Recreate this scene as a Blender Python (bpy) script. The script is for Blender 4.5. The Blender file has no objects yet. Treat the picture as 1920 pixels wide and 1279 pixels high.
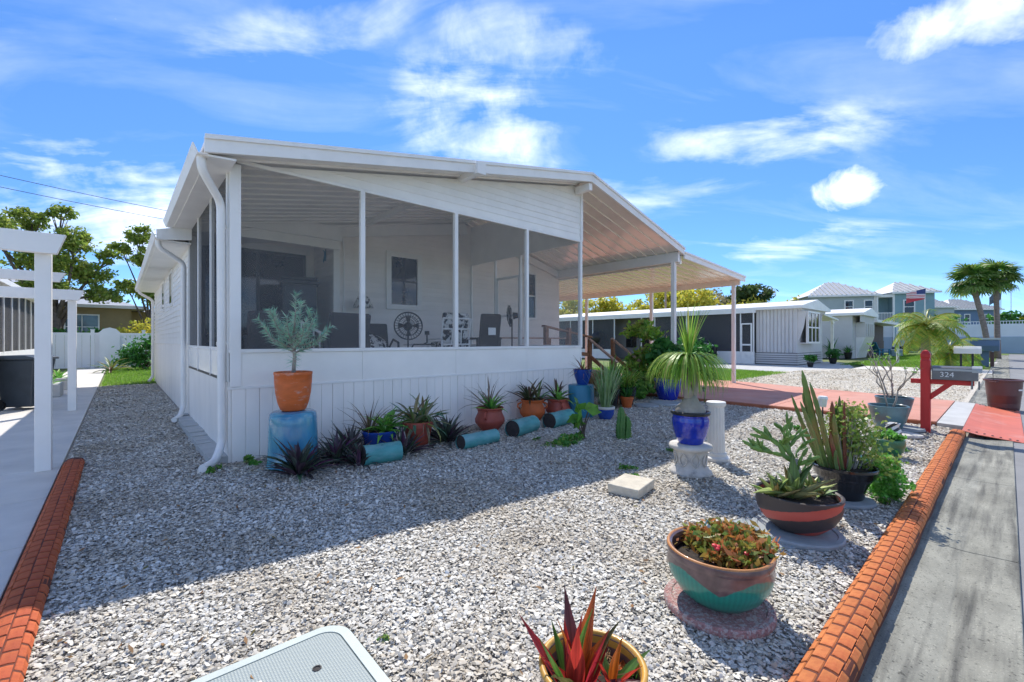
import bpy, math, random
import numpy as np
from mathutils import Vector, Matrix

random.seed(7)
rng = np.random.default_rng(11)
PI = math.pi
R = math.radians
scene = bpy.context.scene
COL = scene.collection

# ------------------------------------------------------------------ camera
cam_d = bpy.data.cameras.new('camera')
cam_d.lens = 15.525
cam_d.sensor_width = 36
cam_d.clip_start = 0.05
cam_d.clip_end = 2000
cam = bpy.data.objects.new('camera', cam_d)
COL.objects.link(cam)
cam.location = (0, 0, 1.4)
cam.rotation_euler = (R(90), 0, R(48.32 - 90))
scene.camera = cam

# ------------------------------------------------------------------ world
SUN_DIR = Vector((.53, .616, 1.0)).normalized()
SUN_EL = math.asin(SUN_DIR.z)
SUN_ROT = math.atan2(SUN_DIR.x, SUN_DIR.y)
world = bpy.data.worlds.new('World')
scene.world = world
world.use_nodes = True
wn = world.node_tree.nodes
wl = world.node_tree.links
wn.clear()


def wmath(op, a, b=None, c=None, clamp=False):
    n = wn.new('ShaderNodeMath')
    n.operation = op
    n.use_clamp = clamp
    for i, v in enumerate((a, b, c)):
        if v is None:
            continue
        if isinstance(v, (int, float)):
            n.inputs[i].default_value = v
        else:
            wl.new(v, n.inputs[i])
    return n.outputs[0]


w_out = wn.new('ShaderNodeOutputWorld')
w_bg = wn.new('ShaderNodeBackground')
w_bg.inputs['Strength'].default_value = 0.15
w_sky = wn.new('ShaderNodeTexSky')
w_sky.sky_type = 'NISHITA'
w_sky.sun_disc = False
w_sky.sun_elevation = SUN_EL
w_sky.sun_rotation = SUN_ROT
w_sky.air_density = .75
w_sky.altitude = 1200
w_sky.dust_density = 0.0
w_sky.ozone_density = 1.5
w_hs = wn.new('ShaderNodeHueSaturation')
w_hs.inputs['Saturation'].default_value = 1.17
w_hs.inputs['Value'].default_value = 1.0
wl.new(w_sky.outputs[0], w_hs.inputs['Color'])
w_tc = wn.new('ShaderNodeTexCoord')
w_sep = wn.new('ShaderNodeSeparateXYZ')
wl.new(w_tc.outputs['Generated'], w_sep.inputs[0])
sx, sy, sz_ = w_sep.outputs
zz = wmath('ADD', wmath('MAXIMUM', sz_, 0.0), 0.16)
pu = wmath('DIVIDE', sx, zz)
pv = wmath('DIVIDE', sy, zz)
# streak direction roughly along the street
su = wmath('ADD', wmath('MULTIPLY', pu, .80), wmath('MULTIPLY', pv, -.60))
sv = wmath('ADD', wmath('MULTIPLY', pu, .60), wmath('MULTIPLY', pv, .80))
w_cmb = wn.new('ShaderNodeCombineXYZ')
wl.new(wmath('MULTIPLY', su, 0.62), w_cmb.inputs[0])
wl.new(wmath('MULTIPLY', sv, 1.5), w_cmb.inputs[1])
w_n1 = wn.new('ShaderNodeTexNoise')
w_n1.inputs['Scale'].default_value = 1.9
w_n1.inputs['Detail'].default_value = 6
w_n1.inputs['Roughness'].default_value = .58
w_n1.inputs['Distortion'].default_value = .55
wl.new(w_cmb.outputs[0], w_n1.inputs['Vector'])
w_n2 = wn.new('ShaderNodeTexNoise')
w_n2.inputs['Scale'].default_value = 13.0
w_n2.inputs['Detail'].default_value = 5
w_n2.inputs['Roughness'].default_value = .6
w_n2.inputs['Distortion'].default_value = .3
wl.new(w_tc.outputs['Generated'], w_n2.inputs['Vector'])
az = wmath('ARCTAN2', sy, sx)
el = wmath('ARCSINE', sz_)
n1 = w_n1.outputs['Fac']
n2 = w_n2.outputs['Fac']
# thin high cloud everywhere
thin = wmath('MULTIPLY', wmath('SUBTRACT', n1, .47, clamp=True), 3.2, clamp=True)
# banks: (azimuth deg, elevation deg, half width, half height, tilt, strength, puffiness)
BANKS = [(53.0, 26, 14, 8, 18, .68, .30), (47, 34, 15, 4.0, 8, .42, .3), (86, 12.5, 20, 7.5, 0, .80, .25),
         (71, 33, 18, 3.2, -20, .5, .1), (11.4, 15.3, 4.3, 2.5, 6, 1.25, .85), (3, 27, 10, 3.2, 10, .85, .7),
         (20, 22, 16, 3.5, 6, .6, .1), (18, 10.5, 13, 2.2, -3, .6, .1), (33, 18, 16, 3, 0, .35, .1)]
tot = wmath('MULTIPLY', thin, .20)
for (a0, e0, wa, we, tilt, st, puff) in BANKS:
    da = wmath('SUBTRACT', az, R(a0 if a0 <= 180 else a0 - 360))
    de = wmath('SUBTRACT', el, R(e0))
    c, s = math.cos(R(tilt)), math.sin(R(tilt))
    p = wmath('DIVIDE', wmath('ADD', wmath('MULTIPLY', da, c), wmath('MULTIPLY', de, s)), R(wa))
    q = wmath('DIVIDE', wmath('ADD', wmath('MULTIPLY', da, -s), wmath('MULTIPLY', de, c)), R(we))
    rr = wmath('ADD', wmath('MULTIPLY', p, p), wmath('MULTIPLY', q, q))
    base = wmath('SUBTRACT', 1.0, rr, clamp=True)
    tex = wmath('ADD', wmath('MULTIPLY', n1, 1 - puff), wmath('MULTIPLY', n2, puff))
    tx = wmath('MULTIPLY', wmath('SUBTRACT', tex, .36), 3.4)
    if puff > .6:
        dens = wmath('MULTIPLY', wmath('SUBTRACT', wmath('ADD', wmath('MULTIPLY', tx, .9), wmath('MULTIPLY', base, 1.25)), .98, clamp=True), .85, clamp=True)
    else:
        dens = wmath('MULTIPLY', wmath('SUBTRACT', wmath('ADD', wmath('MULTIPLY', tx, 1.25), wmath('MULTIPLY', base, .65)), .80, clamp=True), wmath('MULTIPLY', base, 1.5, clamp=True))
    tot = wmath('ADD', tot, wmath('MULTIPLY', dens, st))
# the same broken cloud goes on round the rest of the sky
w_n3 = wn.new('ShaderNodeTexNoise')
w_n3.inputs['Scale'].default_value = 2.6
w_n3.inputs['Detail'].default_value = 2
wl.new(w_tc.outputs['Generated'], w_n3.inputs['Vector'])
cov = wmath('MULTIPLY', wmath('SUBTRACT', w_n3.outputs['Fac'], .40, clamp=True), 4.2, clamp=True)
ahead = wmath('ADD', wmath('MULTIPLY', sx, math.cos(R(48.32))), wmath('MULTIPLY', sy, math.sin(R(48.32))))
rest = wmath('MULTIPLY', wmath('SUBTRACT', .62, ahead, clamp=True), 5.0, clamp=True)
tx_ = wmath('MULTIPLY', wmath('SUBTRACT', n1, .36), 3.4)
d_ = wmath('MULTIPLY', wmath('SUBTRACT', wmath('ADD', wmath('MULTIPLY', tx_, 1.25), wmath('MULTIPLY', cov, .65)), .80, clamp=True), wmath('MULTIPLY', cov, 1.2, clamp=True))
tot = wmath('ADD', tot, wmath('MULTIPLY', d_, rest))
cl = wmath('MINIMUM', wmath('MULTIPLY', tot, .82), .9, clamp=True)
w_mix = wn.new('ShaderNodeMix')
w_mix.data_type = 'RGBA'
wl.new(cl, w_mix.inputs[0])
w_tint = wn.new('ShaderNodeMix')
w_tint.data_type = 'RGBA'
w_tint.blend_type = 'MULTIPLY'
w_tint.inputs[0].default_value = 1.0
w_tint.inputs[7].default_value = (.55, .60, .67, 1)
wl.new(w_hs.outputs[0], w_tint.inputs[6])
w_low = wn.new('ShaderNodeMix')
w_low.data_type = 'RGBA'
w_low.blend_type = 'MULTIPLY'
w_low.inputs[0].default_value = 1.0
w_lc = wn.new('ShaderNodeValToRGB')
w_lc.color_ramp.elements[0].color = (.50, .60, .70, 1)
w_lc.color_ramp.elements[1].color = (1, 1, 1, 1)
w_lc.color_ramp.elements[1].position = .55
wl.new(wmath('MAXIMUM', el, 0.0), w_lc.inputs[0])
wl.new(w_tint.outputs[2], w_low.inputs[6])
wl.new(w_lc.outputs[0], w_low.inputs[7])
wl.new(w_low.outputs[2], w_mix.inputs[6])
w_cc = wn.new('ShaderNodeMix')
w_cc.data_type = 'RGBA'
wl.new(wmath('MULTIPLY', wmath('SUBTRACT', n2, .32, clamp=True), 2.6, clamp=True), w_cc.inputs[0])
w_cc.inputs[6].default_value = (3.9, 4.1, 4.4, 1)
w_cc.inputs[7].default_value = (5.5, 5.55, 5.6, 1)
wl.new(w_cc.outputs[2], w_mix.inputs[7])
wl.new(w_mix.outputs[2], w_bg.inputs['Color'])
wl.new(w_bg.outputs[0], w_out.inputs[0])
world.cycles.sampling_method = 'MANUAL'
world.cycles.sample_map_resolution = 512

# ------------------------------------------------------------------ sun
sun_d = bpy.data.lights.new('sun', 'SUN')
sun_d.energy = 2.0
sun_d.angle = R(.5)
sun_d.color = (1.0, .95, .87)
sun = bpy.data.objects.new('sun', sun_d)
COL.objects.link(sun)
sun.rotation_euler = SUN_DIR.to_track_quat('Z', 'Y').to_euler()
sun.location = (30, 35, 60)

scene.view_settings.view_transform = 'Standard'
scene.view_settings.look = 'None'
scene.view_settings.exposure = 1.40
scene.view_settings.gamma = 1
scene.view_settings.use_curve_mapping = False
scene.cycles.max_bounces = 6
scene.cycles.adaptive_threshold = 0.02
scene.cycles.diffuse_bounces = 4
scene.cycles.transparent_max_bounces = 10

# ================================================================== helpers


class MB:
    """collects shapes, builds one mesh object"""

    def __init__(self):
        self.v = []
        self.f = []

    def add(self, vs, fs):
        o = len(self.v)
        self.v += [tuple(p) for p in vs]
        self.f += [tuple(o + i for i in f) for f in fs]
        return self

    def box(self, a, b):
        x0, y0, z0 = [min(a[i], b[i]) for i in range(3)]
        x1, y1, z1 = [max(a[i], b[i]) for i in range(3)]
        return self.add([(x0, y0, z0), (x1, y0, z0), (x1, y1, z0), (x0, y1, z0), (x0, y0, z1), (x1, y0, z1), (x1, y1, z1), (x0, y1, z1)],
                        [(0, 3, 2, 1), (4, 5, 6, 7), (0, 1, 5, 4), (1, 2, 6, 5), (2, 3, 7, 6), (3, 0, 4, 7)])

    def obox(self, c, size, m):
        c = Vector(c)
        hx, hy, hz_ = [s / 2 for s in size]
        vs = [c + m @ Vector((sx_ * hx, sy_ * hy, sz2 * hz_)) for sz2 in (-1, 1) for sx_, sy_ in ((-1, -1), (1, -1), (1, 1), (-1, 1))]
        return self.add(vs, [(0, 3, 2, 1), (4, 5, 6, 7), (0, 1, 5, 4), (1, 2, 6, 5), (2, 3, 7, 6), (3, 0, 4, 7)])

    def beam(self, p, q, w, h, up=(0, 0, 1)):
        p, q = Vector(p), Vector(q)
        d = (q - p)
        L = d.length
        d.normalize()
        s = d.cross(Vector(up))
        if s.length < 1e-4:
            s = Vector((1, 0, 0))
        s.normalize()
        u = s.cross(d)
        m = Matrix((d, s, u)).transposed()
        return self.obox((p + q) / 2, (L, w, h), m)

    def prism(self, poly, axis, a, b):
        """poly of 2D points extruded along axis 'x','y' or 'z' from a to b"""
        def pt(p, t):
            return {'x': (t, p[0], p[1]), 'y': (p[0], t, p[1]), 'z': (p[0], p[1], t)}[axis]
        n = len(poly)
        vs = [pt(p, a) for p in poly] + [pt(p, b) for p in poly]
        fs = [tuple(range(n))[::-1], tuple(range(n, 2 * n))] + [(i, (i + 1) % n, n + (i + 1) % n, n + i) for i in range(n)]
        return self.add(vs, fs)

    def tube(self, pts, rad, n=8, cap=True):
        pts = [Vector(p) for p in pts]
        if isinstance(rad, (int, float)):
            rad = [rad] * len(pts)
        vs = []
        prev = None
        for i, p in enumerate(pts):
            d = (pts[min(i + 1, len(pts) - 1)] - pts[max(i - 1, 0)])
            d = d.normalized() if d.length > 1e-6 else Vector((0, 0, 1))
            if prev is None:
                s = d.cross(Vector((0, 0, 1)))
                if s.length < 1e-3:
                    s = d.cross(Vector((1, 0, 0)))
            else:
                s = prev - d * prev.dot(d)
            s.normalize()
            prev = s
            u = d.cross(s)
            for k in range(n):
                a = 2 * PI * k / n
                vs.append(p + (s * math.cos(a) + u * math.sin(a)) * rad[i])
        fs = []
        for i in range(len(pts) - 1):
            for k in range(n):
                k2 = (k + 1) % n
                fs.append((i * n + k, i * n + k2, (i + 1) * n + k2, (i + 1) * n + k))
        if cap:
            fs.append(tuple(range(n))[::-1])
            m = (len(pts) - 1) * n
            fs.append(tuple(range(m, m + n)))
        return self.add(vs, fs)

    def lathe(self, prof, n=32, c=(0, 0, 0), wob=0.0, sq=0.0, cap=True):
        vs = []
        for (r, z) in prof:
            for k in range(n):
                a = 2 * PI * k / n
                rr = r * (1 + wob * math.sin(3 * a + z * 9))
                if sq:
                    rr *= 1 + sq * (1 / max(abs(math.cos(a)), abs(math.sin(a))) - 1)
                vs.append((c[0] + rr * math.cos(a), c[1] + rr * math.sin(a), c[2] + z))
        fs = []
        for i in range(len(prof) - 1):
            for k in range(n):
                k2 = (k + 1) % n
                fs.append((i * n + k, i * n + k2, (i + 1) * n + k2, (i + 1) * n + k))
        if cap:
            fs.append(tuple(range(n))[::-1])
            m = (len(prof) - 1) * n
            fs.append(tuple(range(m, m + n)))
        return self.add(vs, fs)

    def mesh(self, name, mt=None, smooth=False):
        me = bpy.data.meshes.new(name)
        me.from_pydata(self.v, [], self.f)
        if mt is not None:
            me.materials.append(mt)
        if smooth:
            me.polygons.foreach_set('use_smooth', [True] * len(me.polygons))
        me.update()
        return me

    def build(self, name, mt, parent=None, loc=None, rot=None, smooth=False, bevel=0, auto=None):
        me = self.mesh(name, mt, smooth or auto is not None)
        o = place(name, me, parent, loc, rot)
        if bevel:
            b = o.modifiers.new('bevel', 'BEVEL')
            b.width = bevel
            b.segments = 2
            b.limit_method = 'ANGLE'
            b.angle_limit = R(40)
        if auto is not None:
            me.set_sharp_from_angle(angle=R(auto))
        return o


def place(name, me, parent=None, loc=None, rot=None, scale=None):
    o = bpy.data.objects.new(name, me)
    COL.objects.link(o)
    if parent is not None:
        o.parent = parent
    if loc is not None:
        o.location = loc
    if rot is not None:
        o.rotation_euler = rot
    if scale is not None:
        o.scale = scale if hasattr(scale, '__len__') else (scale,) * 3
    return o


def tag(o, label, cat, group=None, kind=None):
    if label:
        o['label'] = label
    if cat:
        o['category'] = cat
    if group:
        o['group'] = group
    if kind:
        o['kind'] = kind
    return o


def thing(name, label, cat, loc=(0, 0, 0), rz=0, group=None):
    o = bpy.data.objects.new(name, None)
    COL.objects.link(o)
    o.empty_display_size = .1
    o.location = loc
    o.rotation_euler = (0, 0, rz)
    return tag(o, label, cat, group)


def np_obj(name, V, F, mt, parent=None, smooth=False, loc=None):
    """V (n,3) float, F (m,k) int"""
    me = bpy.data.meshes.new(name)
    V = np.asarray(V, dtype=np.float32).reshape(-1, 3)
    F = np.asarray(F, dtype=np.int32)
    k = F.shape[1]
    me.vertices.add(len(V))
    me.vertices.foreach_set('co', V.ravel())
    me.loops.add(F.size)
    me.loops.foreach_set('vertex_index', F.ravel())
    me.polygons.add(len(F))
    me.polygons.foreach_set('loop_start', np.arange(len(F), dtype=np.int32) * k)
    me.polygons.foreach_set('use_smooth', np.full(len(F), smooth))
    me.materials.append(mt)
    me.update(calc_edges=True)
    return place(name, me, parent, loc)


# ================================================================== materials
def nodes_of(name):
    m = bpy.data.materials.new(name)
    m.use_nodes = True
    nt = m.node_tree
    return m, nt.nodes, nt.links, nt.nodes['Principled BSDF']


def rgba(c):
    return (c[0], c[1], c[2], 1)


def mat(name, col, rough=.6, var=.12, scale=6, bump=0.0, bscale=60, metal=0, col2=None, thr=(.45, .6), rand=0.0, spec=.5,
        coat=0.0, stretch=None, detail=6, island=False):
    """noise-varied principled; col2 appears in blotches between thr; rand = brightness spread per object or per island"""
    m, N, L, B = nodes_of(name)
    B.inputs['Roughness'].default_value = rough
    B.inputs['Metallic'].default_value = metal
    B.inputs['Specular IOR Level'].default_value = spec
    B.inputs['Coat Weight'].default_value = coat
    B.inputs['Coat Roughness'].default_value = .08
    tc = N.new('ShaderNodeTexCoord')
    mp = N.new('ShaderNodeMapping')
    L.new(tc.outputs['Object'], mp.inputs[0])
    if stretch:
        mp.inputs['Scale'].default_value = stretch
    nz = N.new('ShaderNodeTexNoise')
    nz.inputs['Scale'].default_value = scale
    nz.inputs['Detail'].default_value = detail
    nz.inputs['Roughness'].default_value = .6
    L.new(mp.outputs[0], nz.inputs['Vector'])
    cr = N.new('ShaderNodeValToRGB')
    lo = [c * (1 - var) for c in col]
    hi = [min(1, c * (1 + var)) for c in col]
    cr.color_ramp.elements[0].position = .3
    cr.color_ramp.elements[0].color = rgba(lo)
    cr.color_ramp.elements[1].position = .7
    cr.color_ramp.elements[1].color = rgba(hi)
    L.new(nz.outputs['Fac'], cr.inputs[0])
    out = cr.outputs[0]
    if col2 is not None:
        n2_ = N.new('ShaderNodeTexNoise')
        n2_.inputs['Scale'].default_value = scale * .8
        n2_.inputs['Detail'].default_value = 8
        n2_.inputs['Roughness'].default_value = .65
        mp2 = N.new('ShaderNodeMapping')
        mp2.inputs['Location'].default_value = (3.1, 7.7, 1.3)
        if stretch:
            mp2.inputs['Scale'].default_value = stretch
        L.new(tc.outputs['Object'], mp2.inputs[0])
        L.new(mp2.outputs[0], n2_.inputs['Vector'])
        mr = N.new('ShaderNodeMapRange')
        mr.inputs[1].default_value = thr[0]
        mr.inputs[2].default_value = thr[1]
        L.new(n2_.outputs['Fac'], mr.inputs[0])
        mx = N.new('ShaderNodeMix')
        mx.data_type = 'RGBA'
        L.new(mr.outputs[0], mx.inputs[0])
        L.new(out, mx.inputs[6])
        mx.inputs[7].default_value = rgba(col2)
        out = mx.outputs[2]
    if rand:
        if island:
            rn = N.new('ShaderNodeNewGeometry').outputs['Random Per Island']
        else:
            rn = N.new('ShaderNodeObjectInfo').outputs['Random']
        mr = N.new('ShaderNodeMapRange')
        mr.inputs[3].default_value = 1 - rand
        mr.inputs[4].default_value = 1 + rand
        L.new(rn, mr.inputs[0])
        hs = N.new('ShaderNodeHueSaturation')
        L.new(mr.outputs[0], hs.inputs['Value'])
        L.new(out, hs.inputs['Color'])
        out = hs.outputs[0]
    L.new(out, B.inputs['Base Color'])
    if bump:
        nb = N.new('ShaderNodeTexNoise')
        nb.inputs['Scale'].default_value = bscale
        nb.inputs['Detail'].default_value = 4
        L.new(tc.outputs['Object'], nb.inputs['Vector'])
        bp = N.new('ShaderNodeBump')
        bp.inputs['Strength'].default_value = bump
        bp.inputs['Distance'].default_value = .01
        L.new(nb.outputs['Fac'], bp.inputs['Height'])
        L.new(bp.outputs[0], B.inputs['Normal'])
    return m


def leafmat(name, cols, rough=.45, trans=.35, island=True, spec=.4):
    """leaf colours picked at random per leaf, part of the light passing through"""
    m, N, L, B = nodes_of(name)
    B.inputs['Roughness'].default_value = rough
    B.inputs['Specular IOR Level'].default_value = spec
    if island:
        rn = N.new('ShaderNodeNewGeometry').outputs['Random Per Island']
    else:
        rn = N.new('ShaderNodeObjectInfo').outputs['Random']
    cr = N.new('ShaderNodeValToRGB')
    els = cr.color_ramp.elements
    while len(els) < len(cols):
        els.new(.5)
    for i, c in enumerate(cols):
        els[i].position = i / max(1, len(cols) - 1)
        els[i].color = rgba(c)
    L.new(rn, cr.inputs[0])
    tc = N.new('ShaderNodeTexCoord')
    nz = N.new('ShaderNodeTexNoise')
    nz.inputs['Scale'].default_value = 9
    if island:
        L.new(tc.outputs['Object'], nz.inputs['Vector'])
    else:
        mp = N.new('ShaderNodeMapping')
        mp.inputs['Scale'].default_value = (.6, 14, .6)
        L.new(tc.outputs['Object'], mp.inputs[0])
        L.new(mp.outputs[0], nz.inputs['Vector'])
        nz.inputs['Detail'].default_value = 4
    mr = N.new('ShaderNodeMapRange')
    mr.inputs[1].default_value = .3
    mr.inputs[2].default_value = .7
    mr.inputs[3].default_value = .75 if island else .55
    mr.inputs[4].default_value = 1.25 if island else 1.5
    L.new(nz.outputs['Fac'], mr.inputs[0])
    hs = N.new('ShaderNodeHueSaturation')
    L.new(mr.outputs[0], hs.inputs['Value'])
    L.new(cr.outputs[0], hs.inputs['Color'])
    L.new(hs.outputs[0], B.inputs['Base Color'])
    t = N.new('ShaderNodeBsdfTranslucent')
    hs2 = N.new('ShaderNodeHueSaturation')
    hs2.inputs['Value'].default_value = 1.35
    L.new(hs.outputs[0], hs2.inputs['Color'])
    L.new(hs2.outputs[0], t.inputs[0])
    mx = N.new('ShaderNodeMixShader')
    mx.inputs[0].default_value = trans
    L.new(B.outputs[0], mx.inputs[1])
    L.new(t.outputs[0], mx.inputs[2])
    L.new(mx.outputs[0], N['Material Output'].inputs[0])
    return m


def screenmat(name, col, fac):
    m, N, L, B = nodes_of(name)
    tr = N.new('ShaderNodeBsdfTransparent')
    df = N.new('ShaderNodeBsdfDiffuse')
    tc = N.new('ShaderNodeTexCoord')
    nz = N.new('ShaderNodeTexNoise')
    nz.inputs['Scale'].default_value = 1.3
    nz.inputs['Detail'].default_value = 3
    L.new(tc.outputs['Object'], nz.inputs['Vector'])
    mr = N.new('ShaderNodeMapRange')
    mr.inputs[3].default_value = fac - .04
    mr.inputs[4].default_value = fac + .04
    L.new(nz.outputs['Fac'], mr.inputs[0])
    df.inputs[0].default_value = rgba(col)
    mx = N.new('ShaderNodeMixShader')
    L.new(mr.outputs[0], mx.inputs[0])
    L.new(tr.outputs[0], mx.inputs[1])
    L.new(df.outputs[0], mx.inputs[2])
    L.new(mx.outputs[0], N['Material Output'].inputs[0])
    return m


M = {}
M['white'] = mat('white_aluminium', (.88, .85, .81), .42, .05, 2, .04, 30, col2=(.66, .66, .63), thr=(.60, .82))
M['white_side'] = mat('white_siding', (.90, .87, .82), .5, .05, 3, .03, 40, rand=.03)
M['skirt'] = mat('white_skirting', (.92, .87, .81), .45, .05, 3, .03, 40, rand=.03, col2=(.66, .65, .61), thr=(.60, .85), stretch=(1, 1, .35))
M['kick'] = mat('white_kick_panel', (.93, .89, .83), .22, .05, 1.6, .03, 3)
M['cream_pan'] = mat('painted_roof_pan', (.93, .89, .79), .16, .05, 4, .12, 2.5, rand=.04, spec=.9, coat=.5)
M['inner_wall'] = mat('cream_siding', (.88, .82, .76), .55, .05, 2, rand=.04)
M['trim'] = mat('window_trim', (.86, .84, .80), .45, .04, 4)
M['dark_glass'] = mat('dark_glass', (.015, .017, .02), .06, .1, 2, spec=.6)
M['dark_frame'] = mat('dark_frame', (.012, .012, .014), .35)
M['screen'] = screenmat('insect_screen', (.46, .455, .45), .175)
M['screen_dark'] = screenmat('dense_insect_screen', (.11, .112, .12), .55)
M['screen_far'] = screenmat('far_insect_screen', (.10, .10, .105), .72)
M['floor'] = mat('porch_floor', (.66, .63, .60), .5, .1, 3)
M['wood'] = mat('brown_timber', (.32, .14, .065), .6, .3, 4, .2, 30, stretch=(1, 1, 8))
M['wood_grey'] = mat('weathered_timber', (.46, .30, .22), .7, .3, 4, .2, 30)
M['soil'] = mat('potting_soil', (.035, .025, .018), .95, .4, 30, .8, 60)
M['terracotta'] = mat('terracotta', (.62, .135, .03), .6, .15, 6, .15, 40, col2=(.58, .36, .28), thr=(.68, .8))
M['terracotta_salt'] = mat('salt_stained_terracotta', (.66, .14, .028), .5, .15, 6, .15, 40, col2=(.62, .42, .36), thr=(.56, .70), stretch=(1, 1, 3))
M['redclay'] = mat('red_clay', (.42, .085, .055), .5, .18, 5, .12, 40, rand=.1)
M['blueglaze'] = mat('cobalt_glaze', (.012, .035, .42), .12, .25, 4, .05, 12, coat=.6)
M['blueglaze2'] = mat('blue_glaze', (.02, .07, .35), .18, .25, 5, .05, 20, coat=.5)
M['turq'] = mat('turquoise_glaze', (.05, .24, .40), .15, .3, 3, .04, 10, coat=.6, col2=(.10, .34, .42), stretch=(1, 1, .35))
M['turq2'] = mat('flat_teal_paint', (.03, .20, .32), .45, .15, 3)
M['log_teal'] = mat('teal_painted_log', (.07, .30, .29), .5, .25, 7, .25, 18, col2=(.22, .40, .42), thr=(.45, .7), stretch=(.35, 1, 1))
M['log_end'] = mat('dark_log_end', (.035, .03, .03), .8, .3, 20, .3, 40)
M['whitestone'] = mat('weathered_cast_stone', (.58, .55, .50), .8, .15, 9, .35, 30, col2=(.22, .20, .18), thr=(.58, .74))
M['whitepaint_worn'] = mat('worn_white_paint', (.72, .70, .66), .6, .08, 7, .15, 30, col2=(.20, .17, .15), thr=(.66, .72), stretch=(1, 1, .4))
M['conc'] = mat('grey_concrete', (.50, .50, .48), .8, .12, 2, .15, 60, col2=(.40, .40, .39), thr=(.5, .75))
M['conc_pale'] = mat('pale_concrete', (.66, .62, .56), .8, .1, 2, .15, 60)
M['paver'] = mat('concrete_paver', (.60, .54, .43), .85, .15, 10, .4, 50)
M['paver_grey'] = mat('grey_round_paver', (.33, .36, .37), .8, .15, 7, .25, 40)
M['paver_pink'] = mat('pink_pebbled_paver', (.42, .22, .20), .9, .35, 60, 1.0, 110, col2=(.52, .42, .38), thr=(.5, .56))
M['black_glaze'] = mat('black_glaze', (.012, .012, .014), .18, .3, 5, .1, 20, coat=.5, col2=(.12, .11, .12), thr=(.6, .8), stretch=(1, 1, 5))
M['bowl_dark'] = mat('dark_brown_bowl', (.060, .048, .045), .5, .2, 8, .2, 50)
M['bowl_red'] = mat('red_painted_band', (.48, .09, .07), .5, .2, 8, .1, 40)
M['bluegrey'] = mat('blue_grey_ceramic', (.10, .20, .22), .3, .3, 4, .1, 20, coat=.3, col2=(.10, .10, .11), thr=(.5, .62))
M['tealgreen'] = mat('teal_green_glaze', (.02, .26, .17), .2, .2, 5, .05, 20, coat=.5)
M['green_plastic'] = mat('green_ceramic', (.035, .16, .07), .3, .25, 4, coat=.3)
M['red_post'] = mat('red_painted_timber', (.62, .03, .025), .5, .2, 6, .15, 30, stretch=(1, 1, .2))
M['mail_grey'] = mat('grey_metal_mailbox', (.17, .17, .17), .4, .2, 5, .06, 30, metal=.3)
M['mail_top'] = mat('pale_grey_lid', (.42, .44, .43), .4, .1, 5, metal=.2)
M['black'] = mat('black_plastic', (.015, .015, .016), .45)
M['black_wicker'] = mat('dark_wicker', (.045, .043, .046), .7, .3, 60, .4, 120)
M['brown_wicker'] = mat('brown_mesh_fabric', (.055, .042, .036), .75, .2, 60, .3, 120)
M['bin'] = mat('charcoal_bin_plastic', (.045, .055, .065), .4, .2, 4, .05, 40)
M['brown_bin'] = mat('brown_bin_plastic', (.13, .055, .05), .4, .15, 3, .05, 30)
M['pink_drive'] = mat('red_stained_concrete', (.57, .265, .195), .8, .14, 1.5, .2, 90, col2=(.58, .33, .26), thr=(.45, .75), spec=.3)
M['drive_edge'] = mat('red_slab_edge', (.42, .14, .07), .75, .15, 5)
M['red_plate'] = mat('red_painted_steel', (.64, .16, .09), .55, .12, 2, .06, 10, col2=(.68, .32, .25), thr=(.55, .75))
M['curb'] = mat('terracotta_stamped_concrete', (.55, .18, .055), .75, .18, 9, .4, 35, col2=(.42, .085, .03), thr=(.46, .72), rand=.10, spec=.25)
M['curb_shade'] = mat('shade_toned_stamped_concrete', (.50, .12, .04), .75, .16, 9, .4, 35, col2=(.36, .065, .03), thr=(.44, .70), rand=.10, spec=.25)  # orange curb with the left edging's shade put into a darker, redder colour
M['curb_body'] = mat('dark_joint', (.12, .03, .014), .85, .2, 9, .3, 35)
M['asphalt'] = mat('asphalt', (.24, .24, .24), .9, .15, 1.5, .3, 180)
M['fence'] = mat('white_vinyl', (.78, .80, .83), .4, .04, 1)
M['tan'] = mat('tan_stucco', (.33, .25, .13), .85, .1, 2, .2, 40)
M['metal_roof'] = mat('pale_metal_roof', (.62, .61, .60), .35, .06, 1, metal=.2)
M['greyblue'] = mat('grey_blue_siding', (.43, .48, .48), .7, .06, 1)
M['blue_house'] = mat('slate_blue_siding', (.13, .20, .32), .7, .06, 1)
M['teal_wall'] = mat('teal_stucco', (.25, .38, .41), .7, .06, 1)
M['nb_grey'] = mat('pale_grey_siding', (.66, .63, .61), .6, .06, 1, rand=.03)
M['nb_grey2'] = mat('grey_siding', (.60, .58, .57), .6, .06, 1)
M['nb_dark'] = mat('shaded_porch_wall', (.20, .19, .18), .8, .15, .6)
M['shed'] = mat('brown_board', (.16, .12, .11), .8, .25, 1.5, stretch=(4, 4, .3))
M['retain'] = mat('blue_grey_retaining_wall', (.42, .50, .58), .8, .06, .6)
M['bark'] = mat('bark', (.13, .10, .075), .9, .3, 6, .6, 20)
M['palm_bark'] = mat('palm_bark', (.27, .21, .18), .9, .3, 4, .6, 14, stretch=(1, 1, 3))
M['stem_grey'] = mat('pale_grey_stem', (.36, .32, .27), .8, .2, 10, .3, 30)
M['cord'] = mat('dark_cable', (.05, .05, .06), .6)
M['cushion'] = mat('floral_cushion', (.62, .60, .56), .85, .1, 12, col2=(.02, .02, .025), thr=(.50, .515), detail=2)
M['lamp_shade'] = mat('patterned_lamp_shade', (.62, .60, .55), .8, .1, 18, col2=(.03, .03, .03), thr=(.54, .56), detail=1)
M['cabinet'] = mat('black_cabinet', (.012, .010, .010), .4)
M['lid'] = mat('pale_green_box_lid', (.50, .58, .56), .6, .08, 3, .1, 60)
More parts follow.
